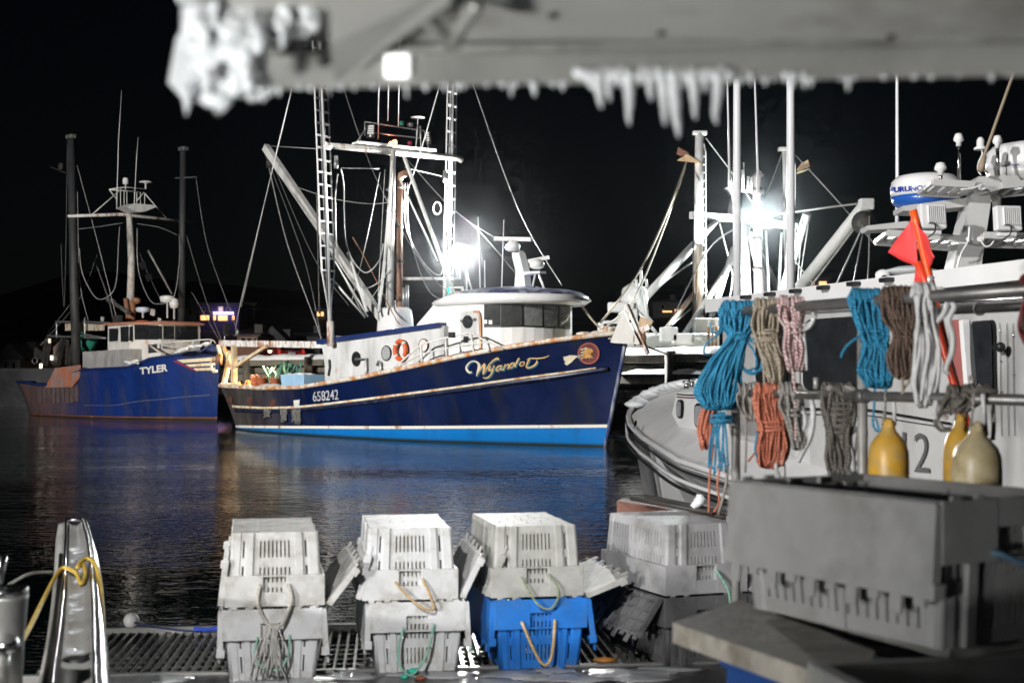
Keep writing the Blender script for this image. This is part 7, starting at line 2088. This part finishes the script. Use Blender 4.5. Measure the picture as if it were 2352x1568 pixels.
    for s in (-1, 1):
        lid.bbox((0.12, s * (Ll / 2), -0.008), (LW, 0.008, 0.030), 0.002)
        lid.bbox((LW - 0.02, s * (Ll / 2 + 0.004), -0.012), (0.04, 0.014, 0.040), 0.003)
    lid2 = MB(); lid2.v = [Vector((v.x, v.y, -v.z)) for v in lid.v]; lid2.f = [tuple(reversed(f)) for f in lid.f]; lid2.sm = list(lid.sm)
    return body, boss, collar, lid, lid2
_cm = crate_meshes('')
def crate_set(m):
    out = []
    for mb, nm_ in zip(_cm, ('body', 'base_bosses', 'collar', 'lid', 'lid')):
        me = mb.mesh(nm_); me.materials.append(m); out.append(me)
    return out
CR_W = mat('white_crate_plastic', (0.60, 0.61, 0.62), 0.6, var=0.1, scale=5, dirt=0.46, dirtcol=(0.31, 0.29, 0.24), streak=False, spec=0.25)
CR_W2 = mat('stained_crate_plastic', (0.56, 0.56, 0.55), 0.62, var=0.12, scale=5, dirt=0.58, dirtcol=(0.26, 0.25, 0.21), streak=False, spec=0.25)
CR_G = mat('grey_crate_plastic', (0.40, 0.40, 0.41), 0.55, var=0.1, scale=4, dirt=0.5, dirtcol=(0.22, 0.22, 0.21), streak=False, spec=0.25)
CR_B = mat('blue_crate_plastic', (0.02, 0.17, 0.58), 0.5, var=0.2, scale=5, dirt=0.5, dirtcol=(0.05, 0.14, 0.32), streak=False, spec=0.3)
SETS = {}
def crate(loc, rz, label, m, flip=False, lids=(80, 80), handle=None, hmat=None, hr=0.007, group='lobster crates on the float'):
    """lids: opening angles of the left and right lid, degrees from lying shut; handle: drop points (x,z) of the rope at the near end"""
    if m.name not in SETS: SETS[m.name] = crate_set(m)
    body, boss, collar, lid, lid2 = SETS[m.name]
    t = thing('lobster_crate', loc, rz, label, 'crate', group)
    F = Matrix.Translation((0, 0, CH)) @ Matrix.Rotation(math.pi, 4, 'Y') if flip else Matrix()
    b = put('body', body, t, F); put('base_bosses', boss, b)
    tag(b.children[0], kind='stuff')
    put('collar', collar, t, F)
    for sd, ang in zip((-1, 1), lids):
        if ang is None: continue
        # hinge on the long edge of the rim; 0 = shut (over the opening), grows as it swings out
        hx, hz = sd * (CW / 2 + 0.012), (CH - 0.004 if not flip else 0.004)
        if not flip:
            a = ang                       # 270 hangs straight down on the outside
            Mx = Matrix.Translation((hx, 0, hz)) @ Matrix.Rotation(R(a) * sd, 4, 'Y')
            if sd > 0: Mx = Matrix.Translation((hx, 0, hz)) @ Matrix.Rotation(R(180 - (180 - a)), 4, 'Y') @ Matrix.Rotation(math.pi, 4, 'Z')
            else: Mx = Matrix.Translation((hx, 0, hz)) @ Matrix.Rotation(-R(a), 4, 'Y')
        else:                             # ang: elevation of the lid above the horizontal, pointing outwards
            if sd > 0: Mx = Matrix.Translation((hx, 0, hz)) @ Matrix.Rotation(-R(ang), 4, 'Y')
            else: Mx = Matrix.Translation((hx, 0, hz)) @ Matrix.Rotation(math.pi, 4, 'Z') @ Matrix.Rotation(-R(ang), 4, 'Y')
        put('lid', lid if flip or 'sooty' in m.name else lid2, t, Mx)
    if handle:
        y = -CL / 2
        pts = [Vector((hx_, y - 0.012 - 0.030 * math.sin(math.pi * i / (len(handle) - 1)), hz_)) for i, (hx_, hz_) in enumerate(handle)]
        pts = [pts[0] + Vector((0, 0.03, 0.0))] + pts + [pts[-1] + Vector((0, 0.03, 0.0))]
        MB().tube(smooth_path(pts, 6), hr, 8).build('rope_handle', hmat, t)
    return t
R_GREEN = rope_mat('pale_green_rope', (0.28, 0.55, 0.44))
R_YELT = rope_mat('yellow_tan_rope', (0.60, 0.42, 0.20))
R_OFFW = rope_mat('off_white_rope', (0.52, 0.50, 0.45))
YAW = R(9.5)
def front_at(px_, py_, z, yaw=YAW, d=None):
    """crate origin so that the middle of its near bottom edge is seen at px,py"""
    d = d or K * (EYE - z) / (py_ - HY)
    p = P(px_, py_, d)
    return Vector((p.x, p.y, z)) + Matrix.Rotation(yaw, 3, 'Z') @ Vector((0, 0.36, 0))
s1 = front_at(626, 1562, DECKZ); s2 = front_at(958, 1541, DECKZ); s3 = front_at(1237, 1533, DECKZ)
UPZ = CH + 0.012
crate(s1, YAW, 'lower white lobster crate of the leftmost stack with a frayed rope handle', CR_W, False, (268, 266), [(-0.075, 0.22), (-0.085, 0.15), (-0.05, 0.085), (0.03, 0.07), (0.075, 0.14), (0.085, 0.225)], R_GREEN, 0.006)
crate(s1 + Vector((0.005, 0.0, UPZ)), YAW + R(1), 'upside down white lobster crate on top of the leftmost stack', CR_W2, True, (97, 52), [(-0.075, 0.10), (-0.085, 0.02), (-0.03, -0.085), (0.03, -0.085), (0.08, 0.03), (0.07, 0.10)], R_OFFW, 0.0095)
crate(s2, YAW, 'lower white lobster crate of the second stack with a pale green rope handle', CR_W, False, (268, 267), [(-0.075, 0.23), (-0.10, 0.16), (-0.10, 0.06), (-0.05, 0.0), (0.0, 0.03), (0.05, 0.12), (0.08, 0.24)], R_GREEN, 0.0065)
crate(s2 + Vector((-0.03, -0.01, UPZ)), YAW - R(1), 'upside down white lobster crate on the second stack with a yellow rope handle', CR_W, True, (104, 64), [(-0.075, 0.09), (-0.03, 0.04), (0.05, -0.03), (0.115, -0.045), (0.10, 0.02), (0.065, 0.10)], R_YELT, 0.0065)
crate(s3, YAW + R(1), 'bright blue lobster crate at the bottom of the third stack', CR_B, False, (267, 262), [(-0.10, 0.24), (-0.06, 0.14), (-0.02, 0.06), (0.015, 0.03), (0.05, 0.08), (0.07, 0.24)], R_YELT, 0.0085)
crate(s3 + Vector((-0.025, 0.0, UPZ)), YAW + R(2), 'upside down dirty grey lobster crate on top of the blue crate', mat('greyed_crate_plastic', (0.42, 0.42, 0.40), 0.6, var=0.15, scale=5, dirt=0.55, dirtcol=(0.26, 0.26, 0.23), streak=False, spec=0.25), True, (112, 20), [(-0.085, 0.10), (-0.05, 0.03), (0.0, -0.04), (0.06, -0.055), (0.10, 0.0), (0.095, 0.06), (0.06, 0.11)], rope_mat('olive_green_rope', (0.26, 0.32, 0.20)), 0.006)
# frayed rag on the first stack's handle
mb = MB(); fr = s1 + Matrix.Rotation(YAW, 3, 'Z') @ Vector((0.0, -0.44, 0)); rs = random.Random(8)
for k in range(34):
    a = fr + Vector((rs.uniform(-0.03, 0.03), rs.uniform(-0.01, 0.01), 0.30))
    e = fr + Vector((rs.uniform(-0.13, 0.08), rs.uniform(-0.03, 0.02), rs.uniform(0.02, 0.16)))
    mb.tube(smooth_path([a, a.lerp(e, 0.5) + Vector((rs.uniform(-0.03, 0.03), -0.01, 0)), e], 4), 0.0035, 4)
tag(mb.build('frayed_rag', mat('frayed_white_fibre', (0.50, 0.49, 0.47), 0.9, var=0.2, scale=20), loc=fr), 'frayed white rope end hanging on the leftmost crate stack', 'rope')
# fourth stack, turned more, its shade put into greyer crate colours
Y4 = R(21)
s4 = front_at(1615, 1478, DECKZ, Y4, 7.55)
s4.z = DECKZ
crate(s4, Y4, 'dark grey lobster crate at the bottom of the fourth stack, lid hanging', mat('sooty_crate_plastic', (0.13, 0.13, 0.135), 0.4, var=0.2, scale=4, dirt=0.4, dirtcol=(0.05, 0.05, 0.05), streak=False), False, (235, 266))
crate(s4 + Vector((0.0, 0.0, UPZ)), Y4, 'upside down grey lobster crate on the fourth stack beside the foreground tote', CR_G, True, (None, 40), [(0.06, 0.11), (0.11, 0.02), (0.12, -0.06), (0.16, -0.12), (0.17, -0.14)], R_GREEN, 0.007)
# rust brown steel tray and pipes behind the fourth stack
pz = P(1420, 1160, 9.0)
t = thing('steel_tray', (2.05, 9.0, DECKZ), 0, 'rusty steel tray with dark pipes behind the fourth crate stack', 'tray')
RB_ = mat('rust_brown_steel', (0.16, 0.07, 0.05), 0.7, var=0.4, scale=5)
MB().prism([P(1417, 1150, 8.7), P(1520, 1165, 8.5), P(1660, 1190, 8.3), P(1660, 1300, 8.3), P(1417, 1300, 8.7)], (0.05, 0.2, 0)).build('side', RB_, t, world=True)
for (a, b) in (((1450, 1143), (1640, 1178)), ((1482, 1140), (1700, 1185))):
    MB().tube([P(*a, 8.5), P(*b, 8.1)], 0.016, 8).build('pipe', DARK_STEEL, t, world=True)
MB().tube([P(1592, 1166, 8.2), P(1606, 1150, 8.2)], 0.025, 8).ball(P(1607, 1149, 8.2), 0.035, 10, 7, jit=0.3).build('iced_knob', ICE, t, world=True)

# ================================================================== foreground crate on the right and what it stands on
YB = R(29.1)
bc = P(1905, 1475, 3.55)
Bz = 1.33
big = crate((1.048, 3.86, Bz), YB, 'large blurred grey lobster crate in the right foreground with its lid hanging', mat('foreground_crate_plastic', (0.27, 0.27, 0.27), 0.55, var=0.2, scale=2.0, dirt=0.5, dirtcol=(0.16, 0.16, 0.15), rust=0.1, rustcol=(0.16, 0.14, 0.11), streak=False, spec=0.3), False, (266, 268), [(-0.07, 0.23), (0.02, 0.20), (0.1, 0.24)], mat('slate_blue_rope', (0.06, 0.12, 0.18), 0.7), 0.009, group='crates in the foreground')  # darker than the other crates, its shade put into the base colour
# ------------------------------------------------------------------ board, tote and table in the right foreground
WOODB = mat('worn_plastic_board', (0.34, 0.32, 0.28), 0.5, var=0.3, scale=5, dirt=0.5, dirtcol=(0.16, 0.14, 0.11), streak=False, bump=0.3)
q = [P(1545, 1420, 3.9), P(1700, 1402, 4.3), P(2010, 1440, 3.5), P(1975, 1480, 3.1)]
zb4 = 1.262
bd = MB().prism([Vector((p.x, p.y, zb4)) for p in q], (0, 0, 0.055))
tag(bd.build('worktop_board', WOODB, loc=(q[0].x, q[0].y, zb4)), 'worn pale board under the foreground crate', 'board')
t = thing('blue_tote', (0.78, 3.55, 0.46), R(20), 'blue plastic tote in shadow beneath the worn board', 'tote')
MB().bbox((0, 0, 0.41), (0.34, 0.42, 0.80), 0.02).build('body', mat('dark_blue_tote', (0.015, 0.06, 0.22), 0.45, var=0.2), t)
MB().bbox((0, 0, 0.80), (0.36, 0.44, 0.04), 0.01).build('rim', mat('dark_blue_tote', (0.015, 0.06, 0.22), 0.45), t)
t = thing('grey_fish_box', (1.12, 2.72, 0.46), R(10), 'grey fish box with a wet rim at the bottom right corner', 'box')
GB = mat('wet_grey_box', (0.30, 0.30, 0.29), 0.35, var=0.3, scale=4, dirt=0.5, dirtcol=(0.16, 0.15, 0.13), streak=False)
ob = open_box(0.95, 0.55, 0.95, 0.03, 0.96); ob.build('body', GB, t)
MB().bbox((0, -0.285, 0.93), (0.98, 0.03, 0.05), 0.01).build('rim', GB, t)
t = thing('grey_fish_box', (1.1, 3.9, 0.46), R(29), 'grey fish box that carries the large foreground crate', 'box')
open_box(0.42, 0.66, 0.83, 0.03, 0.97).build('body', GB, t)
MB().box((0, 0, 0.852), (0.43, 0.68, 0.03)).build('cover', GB, t)

# ================================================================== overhead canopy edge with ice
CAN = mat('grey_canopy_paint', (0.50, 0.50, 0.48), 0.4, var=0.15, scale=3, dirt=0.35, dirtcol=(0.24, 0.23, 0.2), streak=False)
cn = thing('canopy', (0.35, 1.95, 2.37), 0, 'grey metal canopy edge hung with icicles across the top of the picture', 'canopy')
yl = 1.95
e0, e1 = P(598, 205, yl), P(2470, 172, yl)
zlip = (e0.z + e1.z) / 2
# lip along the edge and underside plate behind it
MB().bar(e0 + Vector((0, 0, 0.021)), e1 + Vector((0, 0, 0.021)), 0.012, 0.042).build('lip', mat('galvanised_lip', (0.46, 0.46, 0.44), 0.3, metal=0.4, var=0.25, scale=4), cn, world=True)
MB().bar(e0 + Vector((0, -0.012, 0.045)), e1 + Vector((0, -0.012, 0.045)), 0.03, 0.010).build('bead', ALU, cn, world=True)
MB().prism([Vector((e0.x, yl, zlip + 0.052)), Vector((e1.x, yl, zlip + 0.052)), Vector((2.2, -1.2, zlip + 0.09)), Vector((e0.x - 0.02, -1.2, zlip + 0.09))], (0, 0, 0.03)).build('soffit', CAN, cn, world=True)
for (x, y) in ((1270, 34), (1518, 74), (2046, 82), (2200, 108)):
    d = 1.75; p = P(x, y, d)
    zz = zlip + 0.053
    dd = (zz - EYE) * K / (HY - y)
    p = P(x, y, dd)
    MB().lathe([(0.0, -0.006), (0.006, -0.004), (0.007, 0.002)], p, seg=10).build('bolt', DARK_STEEL, cn, world=True)
# glowing patch added on the lip in place of a reflected bright spot
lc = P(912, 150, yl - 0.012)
MB().bbox(lc, (0.034, 0.012, 0.034), 0.003).build('lip_glow_patch', mat('glowing_lip_spot', (1, 1, 1), 0.4, emit=(1.0, 1.0, 0.99), estr=1.3, var=0.02), cn, world=True)
# bracket fin and bent pipe near the corner
MB().prism([P(757, 105, 1.72), P(770, 190, 1.9), P(1035, 10, 1.6), P(1030, -30, 1.55), P(757, -30, 1.55)], (0, 0.012, 0.004)).build('bracket', CAN, cn, world=True)
MB().tube(smooth_path([P(950, -20, 1.62), P(975, 35, 1.66), P(1010, 75, 1.68), P(1040, 100, 1.7), P(1060, 60, 1.66), P(1100, 5, 1.62)], 5), 0.010, 10).build('bent_pipe', ALU, cn, world=True)
MB().tube(smooth_path([P(1000, -20, 1.6), P(1010, 20, 1.63), P(1040, 40, 1.65)], 4), 0.009, 8).build('bent_pipe', ALU, cn, world=True)
# icicles: each one its own tapered, knobbly spike
def icicle(px_, py0, py1, wpx, d=1.95, lean=0.0):
    a = P(px_, py0, d); b = P(px_ + lean, py1, d); L_ = (a - b).length; r0 = wpx / 2 / K * d
    n = max(5, int(L_ / 0.006)); pts, rr = [], []
    sd = random.random() * 99
    for i in range(n + 1):
        f = i / n; p = a.lerp(b, f)
        w_ = r0 * ((1 - f) ** 0.75 * 0.82 + 0.18) * (1 + 0.16 * noise.noise(Vector((f * 9, sd, 0))))
        pts.append(p + Vector((noise.noise(Vector((f * 4, 1, sd))) * r0 * 0.3, 0, 0))); rr.append(w_)
    pts.append(b + Vector((0, 0, -r0 * 0.2))); rr.append(r0 * 0.06)
    MB().tube(pts, rr, 9).build('icicle', ICE, cn, world=True)
for (x, y1, w_, ln) in ((1350, 205, 30, 10), (1370, 246, 34, 12), (1396, 232, 24, 4), (1444, 285, 34, 2), (1492, 230, 26, 3), (1520, 286, 30, 8), (1546, 312, 40, 12), (1590, 272, 30, 8), (1615, 212, 22, 4), (1648, 282, 34, -2), (1660, 230, 24, -4),
                        (1725, 195, 18, 0), (1805, 190, 20, 0), (1822, 200, 22, 0), (1846, 202, 18, 2), (1420, 200, 22, 0), (1570, 205, 24, 0), (1470, 196, 18, 0)):
    icicle(x, 168, y1, w_, 1.945, ln)
rs = random.Random(21)
x = 612.0
while x < 2345:
    x += rs.choice((9, 13, 22, 34, 46, 60)) * rs.uniform(0.7, 1.3)
    if 1320 < x < 1680: continue
    f = (x - 598) / (2470 - 598); yb = 205 + (172 - 205) * f
    icicle(x, yb - 4, yb + rs.choice((4, 6, 9, 14, 22)) * rs.uniform(0.7, 1.3), rs.uniform(9, 22), 1.945)
# ice sheet where the big icicles grow
mb = MB()
for k in range(26):
    x = 1335 + k * 13.5
    mb.ball(P(x, 170 + random.uniform(-3, 6), 1.945), 0.010, 8, 6, (1.3, 0.7, 1.0), 0.4)
mb.build('ice_rim', ICE, cn, world=True)
# great lump of ice on the left corner
mb = MB(); rs = random.Random(3)
blobs = [(470, 20, 62), (540, 10, 75), (600, 30, 60), (480, 90, 62), (540, 100, 60), (585, 110, 45), (480, 160, 46), (530, 150, 40), (585, 170, 36), (490, 205, 38), (505, 235, 24), (590, 205, 22), (605, 190, 20), (570, 200, 22), (560, 60, 70), (640, 10, 60), (680, -5, 50), (680, 40, 26), (692, 66, 15), (455, 50, 40), (462, 120, 34), (470, 180, 26), (540, 195, 24),
         (660, 60, 30), (440, 150, 22), (447, 195, 18)]
for (x, y, r_) in blobs:
    mb.ball(P(x, y, 1.80 + rs.uniform(-0.03, 0.05)), r_ / K * 1.8 * 0.92, 16, 11, (0.9, 0.75, 1.25), 0.3)
    for k in range(4):
        mb.ball(P(x + rs.uniform(-1, 1) * r_, y + rs.uniform(-0.6, 1.1) * r_, 1.78 + rs.uniform(-0.03, 0.05)), r_ / K * 1.8 * rs.uniform(0.25, 0.5), 10, 7, (0.8, 0.8, 1.7), 0.4)
for (x, y0, y1, w_) in ((430, 190, 262, 20), (470, 190, 238, 30), (500, 200, 272, 44), (520, 200, 250, 34), (560, 180, 222, 26), (580, 190, 232, 24), (602, 190, 236, 22), (545, 190, 215, 24), (692, 50, 84, 16), (660, 60, 82, 18), (628, 60, 75, 20)):
    mb.tube([P(x, y0, 1.79), P(x + 2, (y0 + y1) / 2, 1.79), P(x + 3, y1, 1.79)], [w_ / 2 / K * 1.8, w_ / 2.6 / K * 1.8, 0.0012], 10)
lump = mb.build('ice_mass', ICE, cn, world=True)
rm = lump.modifiers.new('merge', 'REMESH'); rm.mode = 'VOXEL'; rm.voxel_size = 0.003; rm.use_smooth_shade = True
sm = lump.modifiers.new('soften', 'SMOOTH'); sm.factor = 0.6; sm.iterations = 3
tx = bpy.data.textures.new('ice_lumps', 'CLOUDS'); tx.noise_scale = 0.022; tx.noise_depth = 3
dp = lump.modifiers.new('lumps', 'DISPLACE'); dp.texture = tx; dp.strength = 0.014; dp.mid_level = 0.5; dp.texture_coords = 'LOCAL'
MB().prism([P(405, 85, 1.84), P(440, 80, 1.84), P(440, 215, 1.84), P(420, 228, 1.84), P(386, 190, 1.84)], (0.02, 0.03, 0)).build('corner_plate', ICE, cn, world=True)
MB().tube([P(412, 92, 1.84), P(440, 88, 1.84)], [0.008, 0.012], 8).build('icicle', ICE, cn, world=True)
icicle(428, 210, 264, 18, 1.84)

# ================================================================== bow pulpit on the left
pu = thing('bow_pulpit', P(170, 1568, 4.6) - Vector((0, 0, 0.5)), 0, 'narrow white bow pulpit with stainless edges and a yellow rope at lower left', 'boat part')
def pd(py): return interp([(1195, 8.2), (1568, 4.6), (1700, 4.0)], py)
def pp(x, y, dz=0.0): return P(x, y, pd(y)) + Vector((0, 0, dz))
PUL = mat('pulpit_gelcoat', (0.52, 0.52, 0.50), 0.3, var=0.12, scale=3, dirt=0.45, dirtcol=(0.30, 0.29, 0.27), streak=False)
Ll_ = [(152, 1197), (150, 1260), (146, 1340), (136, 1440), (118, 1568), (104, 1690)]
Rr_ = [(188, 1197), (200, 1240), (209, 1310), (213, 1400), (216, 1500), (220, 1700)]
nl = 24
A = smooth_path([pp(*q) for q in Ll_], 6); B = smooth_path([pp(*q) for q in Rr_], 6)
n = min(len(A), len(B)); A, B = A[:n], B[:n]
MB().grid([[a + Vector((0, 0, -0.012)), a.lerp(b, 0.3) + Vector((0, 0, -0.03)), a.lerp(b, 0.7) + Vector((0, 0, -0.03)), b + Vector((0, 0, -0.012))] for a, b in zip(A, B)]).build('trough', PUL, pu, world=True, thick=0.01)
MB().grid([[a, a + Vector((-0.045, 0, -0.012)), a + Vector((-0.06, 0, -0.10)), a + Vector((0.02, 0, -0.34))] for a in A]).build('side', PUL, pu, world=True, thick=0.01)
MB().grid([[b + Vector((0.02, 0, -0.01)), b + Vector((0.05, 0, -0.10)), b + Vector((0.03, 0, -0.36))] for b in B]).build('side', PUL, pu, world=True, thick=0.01)
MB().tube([a + Vector((0, 0, 0.01)) for a in A], 0.0075, 10).build('edge_rail', STEEL, pu, world=True)
MB().tube([a + Vector((-0.022, 0, -0.004)) for a in A[7:]], 0.011, 8).build('edge_rail', BLACK, pu, world=True)
for dx, r_ in ((0.0, 0.008), (0.022, 0.008)):
    MB().tube([b + Vector((dx, 0, 0.01 - dx * 0.4)) for b in B], r_, 10).build('edge_rail', STEEL, pu, world=True)
MB().tube([A[0] + Vector((0, 0, 0.01)), B[0] + Vector((0, 0, 0.01))], 0.012, 8).build('edge_rail', STEEL, pu, world=True)
MB().lathe([(0.03, 0), (0.045, 0.012), (0.05, 0.03)], pp(175, 1510, -0.03), seg=14).build('drain', BLACK, pu, world=True)
mb = MB(); rs = random.Random(12)
for k in range(26):
    y = rs.uniform(1300, 1568); f = rs.uniform(0.25, 0.8)
    i = min(n - 1, max(0, int((y - 1197) / (1700 - 1197) * n)))
    mb.ball(A[i].lerp(B[i], f) + Vector((0, 0, -0.022)), rs.uniform(0.02, 0.04), 9, 6, (1, 2.4, 0.25), 0.6)
tag(mb.build('pulpit_ice', ICE, pu, world=True), kind='stuff')
YR = rope_mat('yellow_rope', (0.62, 0.42, 0.07))
line('yellow_rope', [pp(-20, 1580), pp(60, 1455), pp(98, 1380), pp(132, 1325, 0.02), pp(150, 1318, 0.03), pp(175, 1325, 0.02), pp(186, 1340, 0.0), pp(196, 1325, 0.01), pp(190, 1308, 0.03), pp(178, 1318, 0.03), pp(192, 1303, 0.04), pp(212, 1305, 0.04), pp(228, 1330, 0.01), pp(235, 1380, -0.05), pp(236, 1450, -0.10)], 0.011, YR, 'yellow rope knotted round the white bow pulpit', n=6)
line('grey_line', [pp(-30, 1375), pp(60, 1320), pp(118, 1290, -0.05)], 0.008, R_GREY, 'thin grey line running left from the bow pulpit')
# steel bollard at the left edge
bo = thing('mooring_bollard', P(10, 1568, 4.4) - Vector((0, 0, 0.3)), 0, 'steel mooring bollard with a round cap at the left edge', 'bollard')
c_ = P(8, 1352, 4.4)
MB().lathe([(0.055, -0.34), (0.06, -0.18), (0.072, -0.03), (0.075, -0.02)], c_, seg=20).build('post', mat('brushed_steel_post', (0.30, 0.30, 0.29), 0.5, metal=0.7, var=0.2, scale=6), bo, world=True)
MB().lathe([(0.06, -0.02), (0.072, -0.015), (0.075, 0.0), (0.066, 0.006), (0.055, 0.0)], c_, seg=24).build('cap', STEEL, bo, world=True)
MB().tube([P(-10, 1350, 4.6), P(5, 1275, 4.6)], 0.018, 10).build('handle_pipe', STEEL, bo, world=True)
MB().lathe([(0.03, -0.02), (0.045, 0.0), (0.03, 0.02)], P(12, 1478, 4.3), (0.2, -0.4, 1), 14).build('cleat', STEEL, bo, world=True)
MB().tube([P(0, 1500, 4.3), P(-6, 1568, 4.3)], 0.03, 10).build('cleat', ALU, bo, world=True)
# low ice boom floating between the blue bow and the white boat
tag(MB().tube([P(1392, 1001, 44.5), P(1440, 1005, 43.5), P(1490, 1007, 43)], 0.07, 8).build('floating_boom', SNOW, loc=P(1392, 1001, 44.5)), 'white floating boom on the water right of the blue bow', 'boom')

# ------------------------------------------------------------------ thin volume added round the whole place to give the floodlights halos
hm = bpy.data.materials.new('lamp_halo_haze'); hm.use_nodes = True
ht = hm.node_tree
for nd in list(ht.nodes):
    if nd.type == 'BSDF_PRINCIPLED': ht.nodes.remove(nd)
pv = ht.nodes.new('ShaderNodeVolumePrincipled')
pv.inputs['Color'].default_value = (0.9, 0.94, 1.0, 1)
pv.inputs['Density'].default_value = 0.00007
pv.inputs['Anisotropy'].default_value = 0.984
ht.links.new(pv.outputs['Volume'], ht.nodes['Material Output'].inputs['Volume'])
hz = MB().box((0, 200, 19.0), (860, 470, 42.0)).build('halo_haze', hm)
hz['kind'] = 'stuff'
